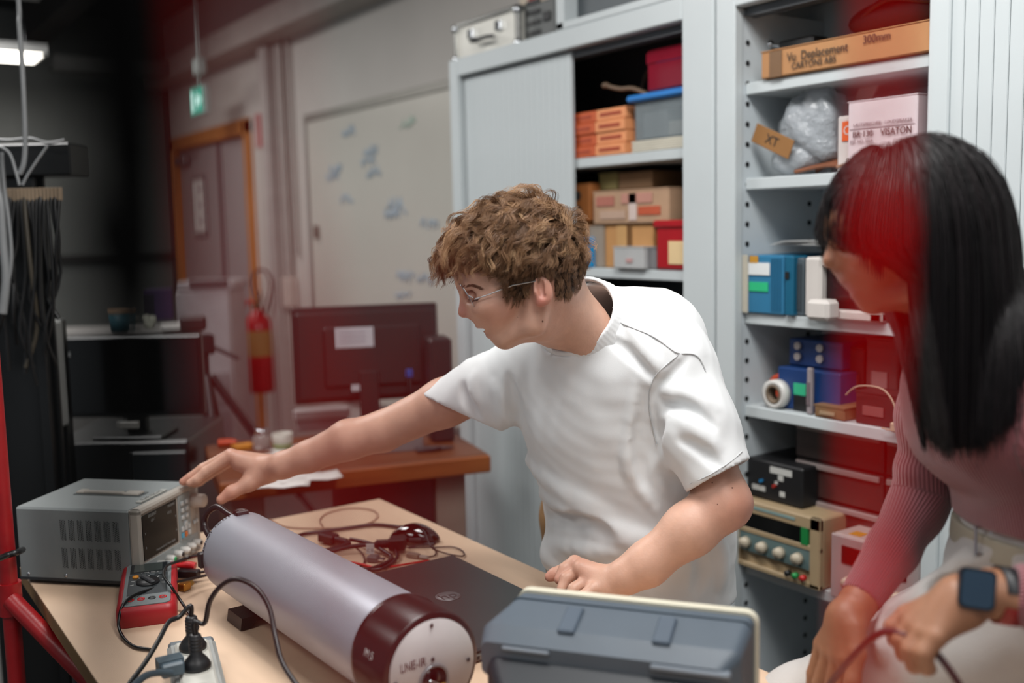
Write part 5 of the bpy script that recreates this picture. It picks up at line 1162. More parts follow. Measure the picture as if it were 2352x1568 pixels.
def build_head(S_, H, female=False):
    r = H.r; k = .012; AX = H.axes(24); m = r(1)/r(1)
    lat = 1.0*H.sc*H.d/1.64   # lateral scale relative to the man's head
    L = lambda w: w*lat
    S_.ell(H(1190, 596), (r(139), L(.077), r(116)), AX, .01)                  # cranium
    S_.ell(H(1248, 620), (r(84), L(.070), r(88)), AX, .02)                   # occiput
    S_.ell(H(1098, 640), (r(52), L(.060), r(58)), AX, .02)                   # forehead
    S_.ell(H(1140, 695), (r(70), L(.062), r(66)), AX, .02)                   # mid face
    for q in (-1, 1):
        S_.cap(H(1070, 655, q*L(.012)), H(1080, 657, q*L(.044)), r(13), r(9), .010)   # brow
        S_.ell(H(1120, 704, q*L(.043)), (r(34), L(.020), r(20)), AX, .012)        # cheekbone
        S_.cap(H(1158, 774, q*L(.010)), H(1228, 746, q*L(.044)), r(19), r(18), .022)  # jaw
        S_.cap(H(1228, 746, q*L(.044)), H(1232, 690, q*L(.053)), r(18), r(17), .024)
        S_.ell(H(1084, 682, q*L(.033)), (r(19), L(.019), r(14)), AX, .009, 's')       # socket
    S_.ell(H(1134, 736), (r(30), L(.034), r(36)), AX, .014)                  # maxilla
    S_.cap(H(1152, 772), H(1157, 776), r(17), r(18), .014)                   # chin
    S_.cap(H(1170, 765), H(1235, 745), r(24), r(40), .02)
    # nose
    S_.cap(H(1066, 668), H(1063, 706), r(7), r(9), .006); S_.cap(H(1080, 672), H(1082, 715), r(12), r(14), .010)
    S_.ell(H(1066, 717), (r(14), L(.0095), r(12)), AX, .006)
    for q in (-1, 1):
        S_.ell(H(1084, 723, q*L(.011)), (r(11), L(.0065), r(8)), AX, .005)
        S_.ell(H(1081, 732, q*L(.007)), (r(6), L(.003), r(3.5)), AX, .003, 's')
    # lips
    S_.ell(H(1108, 744), (r(17), L(.022), r(8)), AX, .003); S_.ell(H(1130, 767), (r(15), L(.020), r(8)), AX, .003)
    if female: S_.cap(H(1100, 756, -L(.022)), H(1100, 756, L(.022)), r(2.2), r(2.2), .003, 's')
    else:
        S_.ell(H(1112, 756), (r(22), L(.022), r(3.2)), H.axes(10), .002, 's')
    # ears
    for q in (-1, 1):
        e0 = L(.074)
        EA = AX.copy()
        S_.ell(H(1244, 672, q*(e0+.004)), (r(21), L(.008), r(33)), H.axes(14), .006)
        S_.ell(H(1239, 698, q*(e0+.001)), (r(12), L(.007), r(11)), AX, .006)
        S_.ell(H(1240, 668, q*(e0+.013)), (r(14), L(.010), r(25)), H.axes(14), .003, 's')
        S_.cap(H(1248, 655, q*(e0+.010)), H(1250, 680, q*(e0+.009)), r(3), r(3), .004)
        S_.ell(H(1229, 677, q*(e0+.003)), (r(5), L(.006), r(8)), AX, .003)
    # eyelids and eyes come as small extra forms
    for q in (-1, 1): S_.ell(H(1088, 681, q*L(.031)), (r(14), L(.0135), r(11)), AX, .004)
def fingers(S_, segs, k=.004):
    for P, R in segs: S_.chain(P, R, k)

# ------------------------------------------------------------ the man
SKIN = mat('skin_fair', '#b98670', .48, var=.05, scale=55, bump=.05, bscale=260, attr='tint', sss=.12)
H = HeadFrame(1.64, (0, 0), (0, 0), 1.0, 0, 1434)
man = SDF((-2.25, .52, .60), (-.98, 1.52, 1.56), .0024)
build_head(man, H)
NK0, NK1 = H(1250, 668), atd(1345, 765, 1.71)
man.cap(NK0, NK1, H.r(69), H.r(62), .03); man.cap(NK1, atd(1412, 900, 1.79), H.r(60), H.r(60), .02); man.cap(H(1215, 722), atd(1268, 762, 1.70), H.r(42), H.r(38), .02)
man.cap(H(1285, 640), atd(1345, 725, 1.735), H.r(30), H.r(36), .03)
# trunk under the shirt (kept a little inside it)
shL, shR = atd(1545, 870, 1.70), atd(1190, 855, 1.90)
WA = shL-shR
man.cap(atd(1500, 820, 1.75), atd(1250, 850, 1.87), .040, .036, .02)
man.chain([atd(1412, 945, 1.81), atd(1420, 1000, 1.83), atd(1450, 1180, 1.86), atd(1478, 1300, 1.88)], [.080, .086, .084, .09], .03, flat=(WA, 1.45))
# near (left) arm
eL, wL_ = atd(1664, 1155, 1.63), atd(1440, 1322, 1.645)
man.chain([shL, atd(1610, 1010, 1.665), eL], [.050, .043, .040], .02)
man.chain([eL, atd(1585, 1215, 1.63), atd(1485, 1296, 1.642), wL_], [.041, .0405, .033, .0275], .02)
# near hand: back of hand to the camera, fingers curled onto the table edge
W0 = atd(1405, 1338, 1.655)
HD = 1.66
man.cap(wL_, W0, .027, .027, .01, flat=(CU+.3*CR, 1.1))
kn = [atd(1320, 1290, HD+.035), atd(1338, 1305, HD+.018), atd(1352, 1330, HD+.0), atd(1362, 1352, HD-.02)]
for q in kn: man.cap(atd(1400, 1345, HD), q, .021, .0115, .012)
man.cap(atd(1395, 1330, HD), atd(1335, 1305, HD+.01), .020, .014, .01)
mids = [atd(1296, 1306, HD+.03), atd(1300, 1328, HD+.012), atd(1318, 1352, HD-.01), atd(1336, 1372, HD-.03)]
tips = [atd(1284, 1330, HD+.022), atd(1290, 1352, HD+.004), atd(1308, 1374, HD-.016), atd(1330, 1392, HD-.035)]
for a, b, c in zip(kn, mids, tips): man.chain([a, b, c], [.0105, .0098, .0085], .0035)
man.chain([atd(1375, 1318, HD+.03), atd(1310, 1300, HD+.052), atd(1274, 1318, HD+.05), atd(1262, 1324, HD+.05)], [.016, .0115, .0100, .0085], .006)
# far (right) arm reaching to the power supply
eR, wR_ = atd(880, 990, 1.99), atd(650, 1068, 2.03)
man.chain([shR, atd(1020, 925, 1.95), eR], [.052, .044, .0385], .02)
man.chain([eR, atd(800, 1010, 2.00), atd(710, 1048, 2.02), wR_], [.0385, .0385, .0305, .0265], .012)
D2 = 2.06
V2 = lambda x, y, dd=0: atd(x, y, D2+dd)
man.cap(wR_, V2(620, 1075, -.01), .026, .026, .01)
# palm as a fan from the wrist, thumb side below
man.cap(V2(618, 1076), V2(552, 1060, .0), .026, .020, .012); man.cap(V2(610, 1082), V2(575, 1105, -.012), .022, .017, .012); man.cap(V2(615, 1070, .01), V2(545, 1052, .03), .022, .014, .012)
knR = [V2(533, 1046, -.010), V2(530, 1043, .012), V2(528, 1046, .032), V2(532, 1056, .05)]
for q in knR: man.cap(V2(600, 1072, .01), q, .019, .0115, .01)
bR = [V2(474, 1083, -.008), V2(466, 1076, .014), V2(460, 1082, .036), V2(478, 1090, .055)]
cR = [V2(452, 1101, -.010), V2(437, 1096, .014), V2(436, 1100, .036), V2(458, 1106, .055)]
tR = [V2(436, 1109, -.010), V2(420, 1106, .012), V2(424, 1107, .034), V2(446, 1111, .053)]
for a, b, c, d in zip(knR, bR, cR, tR): man.chain([a, b, c, d], [.0118, .0105, .0092, .0078], .0035)
man.chain([V2(598, 1090, -.01), V2(572, 1110, -.018), V2(532, 1130, -.03), V2(508, 1147, -.035)], [.021, .0148, .0125, .0095], .008)
spots = [(H(1066, 712), .018, '#a8584e', .6), (H(1247, 668, .08), .03, '#b5685a', .42), (H(1240, 700, .08), .014, '#b5574c', .6), (H(1122, 764), .014, '#9c5049', .75), (H(1104, 746), .010, '#a35e52', .55),
         (H(1150, 722, .055), .03, '#b9786a', .35), (H(1146, 768), .018, '#a5786a', .3), (H(1070, 654, .03), .018, '#a07466', .2), (H(1290, 740, .05), .05, '#b57e6c', .3), (kn[1], .02, '#b56a58', .55), (kn[2], .014, '#b56a58', .45), (tips[0], .018, '#b56a58', .5), (eL, .05, '#b8715d', .35), (atd(1262, 1324, HD+.05), .015, '#c0705f', .6), (wL_, .05, '#bd8f78', .3),
         (atd(1720, 1170, 1.6), .04, '#b26c58', .4), (tR[1], .03, '#b06a58', .55), (V2(520, 1140, -.03), .03, '#b56a55', .5), (V2(533, 1046), .02, '#b56e5c', .4)]
SCALP = [(1050,602),(1090,612),(1135,622),(1158,655),(1178,688),(1204,690),(1222,652),(1245,634),(1268,645),(1272,684),(1306,690),(1335,640),(1352,560),(1335,470),(1210,430),(1080,470),(1030,560)]
def inpoly(P, poly):
    x, y = P[:, 0], P[:, 1]; c = np.zeros(len(P), bool); n = len(poly)
    for i in range(n):
        x0, y0 = poly[i]; x1, y1 = poly[i-1]
        c ^= ((y0 > y) != (y1 > y)) & (x < (x1-x0)*(y-y0)/(y1-y0+1e-9)+x0)
    return c
def head_px(H, P):
    """head-plane picture coordinates (in the man's drawing frame) and offset w of points"""
    d = P-CP; dep = d@CF; w_ = (H.d-dep)/H.ws; Q = P+CF*w_[:, None]; d = Q-CP
    u = np.stack([1176+FPX*(d@CR)/(d@CF), 784-FPX*(d@CU)/(d@CF)], 1)-H.o1
    c, q = math.cos(-H.rot), math.sin(-H.rot); u = u/H.sc
    return np.stack([c*u[:, 0]-q*u[:, 1], q*u[:, 0]+c*u[:, 1]], 1)+H.o0, w_
def scalp_roots(S_, H, n, poly):
    c = H(1195, 600); D = rng.normal(size=(n*3, 3)); D /= np.linalg.norm(D, axis=1)[:, None]
    T = np.linspace(.04, .17, 90); P = c+D[:, None, :]*T[None, :, None]
    I = np.clip(np.round((P-S_.lo)/S_.h).astype(int), 0, S_.n-1); f = S_.f[I[..., 0], I[..., 1], I[..., 2]]
    k = np.argmax(f > 0, axis=1); R = P[np.arange(len(P)), k]; uv, w_ = head_px(H, R)
    ok = inpoly(uv, poly) & (k > 0); R = R[ok]; e = S_.h*2; N = np.zeros_like(R)
    for i in range(3):
        a = R.copy(); b = R.copy(); a[:, i] += e; b[:, i] -= e
        ia = np.clip(np.round((a-S_.lo)/S_.h).astype(int), 0, S_.n-1); ib = np.clip(np.round((b-S_.lo)/S_.h).astype(int), 0, S_.n-1)
        N[:, i] = S_.f[tuple(ia.T)]-S_.f[tuple(ib.T)]
    N /= np.linalg.norm(N, axis=1)[:, None]+1e-9
    return R[:n], N[:n], uv[ok][:n], w_[ok][:n]
def strands(name, P, rad, colr, mt, par, **kw):
    """P: (n, m, 3) hair paths to three-sided tapered tubes"""
    n, m, _ = P.shape; T = np.gradient(P, axis=1); T /= np.linalg.norm(T, axis=2)[..., None]+1e-9
    A = np.cross(T, CF); A /= np.linalg.norm(A, axis=2)[..., None]+1e-9; B = np.cross(T, A)
    tap = (np.linspace(1, .25, m)**.7)[None, :, None]; r_ = (rad[:, None, None] if not np.isscalar(rad) else rad)*tap
    V = np.stack([P+(A*math.cos(a)+B*math.sin(a))*r_ for a in (0, 2.094, 4.189)], 2).reshape(-1, 3)
    i = np.arange(n)[:, None, None]*m*3; j = np.arange(m-1)[None, :, None]*3; k = np.arange(3)[None, None, :]; k2 = (k+1) % 3
    Q = np.stack(np.broadcast_arrays(i+j+k, i+j+k2, i+j+3+k2, i+j+3+k), -1).reshape(-1, 4).astype(np.int32)
    me = bpy.data.meshes.new(name); nq = len(Q); me.vertices.add(len(V)); me.loops.add(nq*4); me.polygons.add(nq)
    me.vertices.foreach_set('co', V.ravel()); me.loops.foreach_set('vertex_index', Q.ravel())
    me.polygons.foreach_set('loop_start', np.arange(0, nq*4, 4, dtype=np.int32)); me.polygons.foreach_set('loop_total', np.full(nq, 4, np.int32))
    me.polygons.foreach_set('use_smooth', np.ones(nq, bool)); me.update()
    at = me.color_attributes.new('tint', 'FLOAT_COLOR', 'POINT'); cc = np.ones((n, m, 3, 4), np.float32); cc[..., :3] = colr[:, :, None, :]; at.data.foreach_set('color', cc.ravel())
    me.materials.append(mt); o = bpy.data.objects.new(name, me); COL.objects.link(o); o.parent = par; o['kind'] = 'stuff'
    return tag(o, **kw)
def unit(v): return v/(np.linalg.norm(v, axis=-1, keepdims=True)+1e-9)
hr_R, hr_N, hr_uv, hr_w = scalp_roots(man, H, 24000, SCALP)
_fn = tintfn('#c49a85', spots); _sc = np.array(srgb('#3d2817'))
def manfn(co):
    c = _fn(co); uv, w_ = head_px(H, co); m_ = inpoly(uv, SCALP) & (np.abs(w_) < .12) & (co[:, 2] > 1.2); c[m_] = _sc; return c
person1 = man.mesh('person', SKIN, None, manfn, smooth=1, label='young man in white t-shirt and glasses leaning over the table, reaching left', cat='person')
def surf(S_, x, y, d0, d1):
    for d in np.arange(d0, d1, .001):
        p = atd(x, y, d); i = np.round((p-S_.lo)/S_.h).astype(int)
        if (i >= 0).all() and (i < S_.n).all() and S_.f[tuple(i)] < 0: return p
    return atd(x, y, (d0+d1)/2)
brow_r = [(surf(man, 1062+40*t, 661-6*math.sin(t*3.14)+2*t+e, 1.5, 1.68), t, e) for t in np.linspace(0, 1, 46) for e in (-2.0, 0, 2.0)]
lash_r = [surf(man, 1076+26*t, 688+3*math.sin(t*3.1)-2*t, 1.5, 1.68) for t in np.linspace(0, 1, 14)]
mole_r = [surf(man, *q, 1.45, 1.8) for q in ((1155, 683), (1246, 738), (1189, 728), (1340, 640), (1636, 1108), (1682, 1120), (1648, 1158), (1652, 1208))]
del man
def moles(lst, par):
    for p, r_ in lst: MB().ball((0, 0, 0), (r_, r_, r_), 8, 6).build('mole', mat('mole_brown', '#5b3325', .6), par).location = tuple(p)
# eyes: lids closed downwards, lashes and brows
hair_mt = mat('hair_root_brown', '#6b4a33', .7, bump=.3, bscale=200)
L_ = lambda *P, r=.001: curve_pts(P, 5)
eb = MB()
for (a, t, e) in brow_r:
    d = CR*.006*(.3+t)+CU*.003*(.8-t)-CF*.001; eb.tube([a-CF*.0004, a-CF*.0012+d*.6, a-CF*.0006+d], [.00045, .0004, .0001], 3, caps=False)
eb.build('eyebrow', hair_mt, person1, kind='stuff')
ly = MB().tube([q-CF*.0003 for q in lash_r], .0008, 5)
for q in lash_r[1:-1]: ly.tube([q, q-CF*.002-CR*.002-CU*.002, q-CF*.003-CR*.005-CU*.003], [.0003, .0002, .0001], 3, caps=False)
ly.build('eyelashes', mat('lash_dark', '#2b1c14', .6), person1, kind='stuff')
MB().box((0, 0, 0), (.002, .014, .005), b=.0006).build('teeth', mat('teeth', '#d9cdbf', .3), person1).matrix_local = Matrix([list(r_) for r_ in frame(H(1115, 753), -CF, CU)]) @ Matrix.Rotation(PI/2, 4, 'Z')
moles([(q, r_) for q, r_ in zip(mole_r, (.0017, .0016, .0009, .0012, .0012, .0012, .0013, .0016))], person1)
# glasses
gl = MB().tube([H(1094, 691, .064), H(1130, 679, .072), H(1178, 661, .078), H(1228, 652, .080)], .0011, 8).build('eyeglasses', mat('steel_frame', '#a9acb0', .2, 1), person1)
MB().tube([H(1094, 691, -.064), H(1130, 679, -.072), H(1228, 652, -.080)], .0011, 8).build('temple', _m['steel_frame'], gl)
for q in (-1, 1):
    c0 = H(1071, 686, q*.036); ud = H(1056, 656, 0)-H(1093, 716, 0); ud /= np.linalg.norm(ud); vd = -CF
    n_ = np.cross(ud, vd); n_ = n_ if n_@CR < 0 else -n_
    P = []
    for a in np.linspace(0, 2*PI, 40, endpoint=False):
        ca_, sa_ = math.cos(a), math.sin(a)
        P.append(c0+ud*.0235*np.sign(ca_)*abs(ca_)**.8+vd*.0265*np.sign(sa_)*abs(sa_)**.8+(-n_)*(sa_*q*.5+.5)*.006)
    MB().tube(P, .00095, 6, closed=True).build('lens_rim', _m['steel_frame'], gl)
    b_ = MB(); b_.add(P+[sum(P)/len(P)+n_*.0015], [(i, (i+1) % 40, 40) for i in range(40)], True); b_.build('lens', mat('lens_glass', '#ffffff', .02, trans=1.0, alpha=.25), gl)
    MB().tube([c0+vd*q*.0265+(-n_)*.006*(1), H(1090, 688, q*.064)], .0011, 6).build('hinge', _m['steel_frame'], gl)
MB().tube(curve_pts([H(1064, 672, -.0095), H(1057, 669, 0), H(1064, 672, .0095)], 5), .001, 6).build('bridge', _m['steel_frame'], gl)

# ---- t-shirt
sh = SDF((-1.80, .84, .60), (-.96, 1.56, 1.42), .0036)
CT_ = [atd(1395, 870, 1.79), atd(1405, 960, 1.82), atd(1438, 1070, 1.84), atd(1466, 1200, 1.86), atd(1480, 1345, 1.88)]
sh.chain(CT_, [.112, .118, .117, .119, .122], .04, flat=(WA, 1.42))
sh.cap(atd(1520, 810, 1.71), atd(1262, 838, 1.85), .072, .062, .05)         # shoulder yoke
sh.cap(atd(1420, 745, 1.76), atd(1330, 800, 1.76), .058, .058, .04)
ncc = (atd(1376, 648, 1.735)+atd(1266, 800, 1.72))/2; nax = H(1250, 668)-atd(1345, 765, 1.71); nax /= np.linalg.norm(nax)
sh.cap(ncc-nax*.045+CR*.004, ncc+nax*.0, .072, .070, .03)         # up to the collar
sh.cap(atd(1500, 780, 1.80), atd(1540, 960, 1.86), .09, .10, .05)           # back
# sleeves
sh.chain([atd(1556, 862, 1.70), atd(1600, 985, 1.66), atd(1668, 1130, 1.62)], [.070, .064, .0545], .025)
sh.chain([atd(1215, 850, 1.87), atd(1110, 905, 1.915), atd(995, 955, 1.96)], [.070, .064, .056], .03)
sh.cap(atd(1200, 900, 1.86), atd(1060, 960, 1.92), .050, .036, .02)
# folds: ridges and hollows laid on the cloth
def ray_surface(S_, x, y, d0=1.45, d1=2.1):
    for d in np.arange(d0, d1, .0015):
        p = atd(x, y, d); i = np.round((p-S_.lo)/S_.h).astype(int)
        if (i >= 0).all() and (i < S_.n).all() and S_.f[tuple(i)] < 0: return p
    return None
def fold(S_, pts, r, k=.012, op='u', off=None):
    P = [ray_surface(S_, *p) for p in curve_pts([(*p, 0) for p in pts], 4) for p in [p[:2]]]; P = [p for p in P if p is not None]
    n_ = len(P)
    if n_ < 3: return
    for _ in range(8): P = [P[0]]+[(P[i-1]+2*P[i]+P[i+1])/4 for i in range(1, n_-1)]+[P[-1]]
    o = (r*.35 if op == 'u' else -r*.15) if off is None else off
    R = [r*(.45+.55*math.sin(PI*i/(n_-1))) for i in range(n_)]
    P = [p+CF*(r*.55 if op == 'u' else -r*.45) for p in P]
    S_.chain(P, R, k, op)
fold(sh, [(1520, 900), (1500, 1000), (1490, 1060)], .014, .014, 's')
fold(sh, [(1240, 1130), (1320, 1165), (1420, 1225), (1520, 1250)], .018, .022)
fold(sh, [(1460, 880), (1452, 960), (1440, 1060), (1455, 1100), (1520, 1190)], .011, .009)
fold(sh, [(1480, 900), (1474, 980), (1465, 1060), (1490, 1120)], .010, .010, 's')
fold(sh, [(1260, 1190), (1340, 1200), (1400, 1240)], .014, .016, 's')
fold(sh, [(1260, 1240), (1340, 1260), (1440, 1265)], .018)
fold(sh, [(1150, 985), (1170, 940), (1140, 880)], .012)
fold(sh, [(1175, 985), (1190, 940), (1165, 870)], .010, .012, 's')
fold(sh, [(1175, 985), (1200, 1040), (1290, 1120), (1400, 1170)], .014, .02)
sh.cap(atd(1340, 1225, 1.87), atd(1283, 1272, 1.88), .05, .034, .03)
fold(sh, [(1090, 860), (1085, 900), (1110, 950)], .008)
fold(sh, [(1060, 880), (1065, 920), (1100, 960)], .007, .010, 's')
fold(sh, [(1575, 820), (1545, 860), (1505, 880), (1497, 940), (1510, 1000)], .006, .008, 's')
fold(sh, [(1530, 900), (1590, 900), (1640, 940)], .010)
fold(sh, [(1525, 925), (1590, 940), (1640, 980)], .008, .010, 's')
fold(sh, [(1530, 960), (1590, 975), (1650, 1030)], .010)
fold(sh, [(1560, 1010), (1610, 1030), (1650, 1070)], .007, .010, 's')
fold(sh, [(1520, 850), (1480, 790), (1440, 740)], .008)
fold(sh, [(1500, 870), (1440, 800), (1400, 780)], .007, .010, 's')
fold(sh, [(1640, 1220), (1660, 1290), (1650, 1350)], .012)
fold(sh, [(1600, 1260), (1620, 1310), (1600, 1360)], .010, .012, 's')
# fine rumpling
g = [(np.arange(sh.n[i])*sh.h+sh.lo[i]).astype(np.float32) for i in range(3)]
X, Y, Z = g[0][:, None, None], g[1][None, :, None], g[2][None, None, :]
sh.f += (.0011*np.sin(61*X+23*Z+2*np.sin(31*Y))*np.sin(37*Z-29*Y+2*np.sin(25*X))+.0006*np.sin(140*X+60*Z+3*np.sin(50*Y))*np.sin(110*Z-80*Y)).astype(np.float32)
inner = sh.f+.0075
sh.f = np.maximum(sh.f, -inner)
# openings
def cutbox(S_, o, n, rad, bc=None):
    """remove the half space beyond o along n within a ball of radius rad"""
    o = np.array(o, float); n = np.array(n, float); n /= np.linalg.norm(n)
    bc = o if bc is None else bc; sl, g = S_._sl(bc-rad, bc+rad); p = [g[i]-np.float32(o[i]) for i in range(3)]
    d = sum(p[i]*np.float32(n[i]) for i in range(3)); b = np.sqrt(sum((g[i]-np.float32(bc[i]))**2 for i in range(3)))-rad
    S_.f[sl] = np.maximum(S_.f[sl], -np.maximum(-d, b))
ca_ = atd(1650, 1094, 1.625); a1, a2 = atd(1592, 1128, 1.60), atd(1711, 1055, 1.63)
nn = np.cross(a2-a1, CF); nn = nn if nn@(eL-shL) > 0 else -nn; nn = nn/np.linalg.norm(nn)+.25*(-CF)
cutbox(sh, (a1+a2)/2, nn, .105)
b1, b2 = atd(970, 905, 1.95), atd(1140, 988, 1.88)
nn = np.cross(b2-b1, CF); nn = nn if nn@(wR_-shR) > 0 else -nn; nn = nn/np.linalg.norm(nn)+.05*(-CF)
cutbox(sh, (b1+b2)/2, nn, .125)
sh.half(atd(1480, 1350, 1.85)-np.array([0, 0, .012]), (.0, .05, -1), lo=(-2, .8, .5), hi=(-.9, 1.6, .8))
# neck opening: slope from the nape down to the throat
n1, n2 = atd(1376, 648, 1.735), atd(1266, 800, 1.72)
nd = (NK0-NK1); nd /= np.linalg.norm(nd); nd = nd+.18*(-CF); nd /= np.linalg.norm(nd)
cutbox(sh, (n1+n2)/2-nd*.004, nd, .084, (n1+n2)/2+nd*.032)
M_tee = mat('white_cotton', '#d9dbdc', .85, var=.01, scale=8, bump=.05, bscale=900, sheen=.2)
tee = sh.mesh('t_shirt', M_tee, person1, None, smooth=3, label='plain white short-sleeved t-shirt')
# collar rib
cc = (n1+n2)/2; u_ = n1-n2; ul = np.linalg.norm(u_)/2; u_ /= 2*ul; v_ = np.cross(nd, u_); v_ /= np.linalg.norm(v_)
u_ = np.cross(v_, nd)
P = [cc+u_*math.cos(a)*(ul+.002)+v_*math.sin(a)*.079+nd*.001 for a in np.linspace(0, 2*PI, 60, endpoint=False)]
cl_s = SDF(cc-.14, cc+.14, .0022)
for i in range(60):
    a, b = P[i], P[(i+1) % 60]; q1 = a-nd*.024+(a-cc)*.12; q2 = b-nd*.024+(b-cc)*.12
    for t in (0, .2, .4, .6, .8, 1): cl_s.cap(a*(1-t)+q1*t, b*(1-t)+q2*t, .0034, .0034, .003)
cl_s.mesh('collar_rib', M_tee, tee, None, smooth=1); print('COLLAR', cc, ul, nd, len(bpy.data.objects['collar_rib'].data.vertices), [tuple(bpy.data.objects['collar_rib'].data.vertices[i].co) for i in (0,50)])
# seams
def seam(pts, par, S_, mt, r=.0011):
    P = [ray_surface(S_, p[0], p[1]) for p in curve_pts([(*p, 0) for p in pts], 8)]; P = [p-CF*.0016 for p in P if p is not None]
    for _ in range(6): P = [P[0]]+[(P[i-1]+2*P[i]+P[i+1])/4 for i in range(1, len(P)-1)]+[P[-1]]
    if len(P) > 2: MB().tube(P, r, 5).build('seam', mt, par)
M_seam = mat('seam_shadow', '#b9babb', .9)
seam([(1392, 722), (1440, 748), (1500, 772), (1545, 805), (1562, 812)], tee, sh, M_seam)
seam([(1562, 812), (1530, 838), (1500, 870), (1490, 920), (1497, 975), (1508, 1020)], tee, sh, M_seam)
seam([(1562, 812), (1600, 815), (1620, 850)], tee, sh, M_seam)
seam([(1584, 1110), (1630, 1090), (1680, 1058), (1704, 1036)], tee, sh, M_seam, .0009)
del sh, cl_s
# ---- trousers, shoes
tr_ = SDF((-1.75, 1.0, -.01), (-.95, 1.80, 1.02), .008)
hipc = atd(1480, 1320, 1.90); hipc[2] = .86
hipc = np.array([-1.545, 1.375, .86])-np.array([CR[0], CR[1], 0])*.05; wv = np.array([.95, .31, 0]); wv /= np.linalg.norm(wv)
tr_.cap(hipc+np.array([.0, -.02, .05]), hipc-np.array([0, 0, .02]), .105, .115, .03, flat=(wv, 1.35))
for q in (-1, 1):
    h_ = hipc+wv*.085*q-np.array([0, 0, .06]); kne = h_+np.array([0, -.05 if q > 0 else .02, -.36]); an = np.array([h_[0]+.02*q, h_[1]+.06, .09])
    tr_.chain([h_, kne, an], [.092, .066, .056], .03)
tr_.mesh('trousers', mat('khaki_cotton', '#85643f', .85, bump=.15, bscale=300), person1, None, smooth=1, label='khaki brown trousers')
for q in (-1, 1):
    h_ = hipc+wv*.085*q; s_ = SDF((h_[0]-.15, h_[1]-.25, -.01), (h_[0]+.2, h_[1]+.25, .14), .005)
    a0 = np.array([h_[0]+.02*q, h_[1]+.08, .045]); s_.cap(a0, a0+np.array([0, -.17, -.008]), .042, .036, .02); s_.cap(a0, a0+np.array([0, 0, .05]), .042, .045, .02)
    s_.half((0, 0, .001), (0, 0, -1)); s_.mesh('shoe', mat('shoe_white', '#b5b1aa', .6), person1, None, smooth=1)

# ---- the man's tousled hair
N_ = len(hr_R); ncl = 900
ctr = H(1195, 600); crown = H(1262, 478); crn = unit(crown-ctr)
ci = rng.integers(0, N_, ncl); CRt = hr_R[ci]; near_ = np.empty(N_, int)
for a in range(0, N_, 2000):
    near_[a:a+2000] = np.argmin(((hr_R[a:a+2000, None, :]-CRt[None])**2).sum(2), 1)
u, v = hr_uv[:, 0], hr_uv[:, 1]
front = np.clip((1200-u)/150, 0, 1); low = np.clip((v-545)/85, 0, 1)*np.clip((u-1130)/50, 0, 1); nape = np.clip((u-1255)/40, 0, 1)*np.clip((v-520)/80, 0, 1)
tem = np.clip((v-560)/45, 0, 1)*np.clip((1175-u)/30, 0, 1)
ln = (.066+.012*front)*(1-.80*low)*(1-.5*nape)*(1-.66*tem)
cl_ph = rng.uniform(0, 6.28, (ncl, 3)); cl_am = rng.uniform(.5, 1.3, ncl); cl_tw = rng.normal(0, .45, ncl); cl_l = rng.uniform(.8, 1.25, ncl); cl_lift = rng.uniform(.5, 1.5, ncl); cl_lift[rng.random(ncl) < .05] = 1.9
ln = ln*cl_l[near_]*rng.uniform(.85, 1.1, N_)
away = hr_R-crown; away = unit(away-hr_N*(away*hr_N).sum(1)[:, None])
fwdv = -CR*.9-CU*.45; fT = fwdv-hr_N*(hr_N@fwdv)[:, None]
T = unit(away*.7+unit(fT)*1.15*(1-low)[:, None]*(v < 640)[:, None] + (-CU)*.15)
S2 = np.cross(hr_N, T); tw = cl_tw[near_][:, None]; T = unit(T*np.cos(tw)+S2*np.sin(tw)); S2 = np.cross(hr_N, T)
m = 10; P = np.empty((N_, m, 3)); ph = cl_ph[near_]+rng.normal(0, .25, (N_, 3)); am = cl_am[near_]*(.0065*(1-.7*low)*(1-.4*nape))
lift = (.017*(1-.75*low)*(1-.5*nape)*(1-.5*tem)+.008*front*(1-tem))*cl_lift[near_]
cofs = (CRt[near_]-hr_R)
for j in range(m):
    t = j/(m-1); s_ = ln*t
    curl = np.sin(s_*150+ph[:, 0])*t**.6; curl2 = np.cos(s_*150+ph[:, 1])*t**.6
    P[:, j] = hr_R+cofs*(.38*t)+T*(s_*(1-.18*t))[:, None]+hr_N*(lift*np.sin(min(1, t*1.6)*PI*.5)*(1.15-.5*t*t)+.0015)[:, None]+S2*(am*curl)[:, None]+hr_N*(am*.8*curl2)[:, None]-CU*(.007*t*t*(.5+front)*(1-tem))[:, None]
# keep strands outside the skull
R_ = np.array([H.r(139), .077, H.r(116)]); AXm = H.axes(24); c0 = H(1190, 596)
for j in range(1, m):
    q = (P[:, j]-c0)@AXm.T; k0 = np.sqrt(((q/R_)**2).sum(1)); mn = 1.02+.10*rng.random(N_)*min(1, j/3); sc_ = np.where(k0 < mn, mn/k0, 1); P[:, j] = c0+(q*sc_[:, None])@AXm
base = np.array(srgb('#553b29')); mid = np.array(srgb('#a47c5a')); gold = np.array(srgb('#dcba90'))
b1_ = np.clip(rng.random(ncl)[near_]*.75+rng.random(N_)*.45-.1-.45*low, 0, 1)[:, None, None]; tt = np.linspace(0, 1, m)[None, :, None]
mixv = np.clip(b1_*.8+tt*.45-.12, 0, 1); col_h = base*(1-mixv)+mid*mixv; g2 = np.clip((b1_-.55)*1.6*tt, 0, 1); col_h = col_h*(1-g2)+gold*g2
M_hair = mat('brown_hair', '#6b4730', .42, var=.1, scale=40, attr='tint', spec=.35)
strands('hair', P, .00031, col_h, M_hair, person1, label='tousled wavy light brown hair')

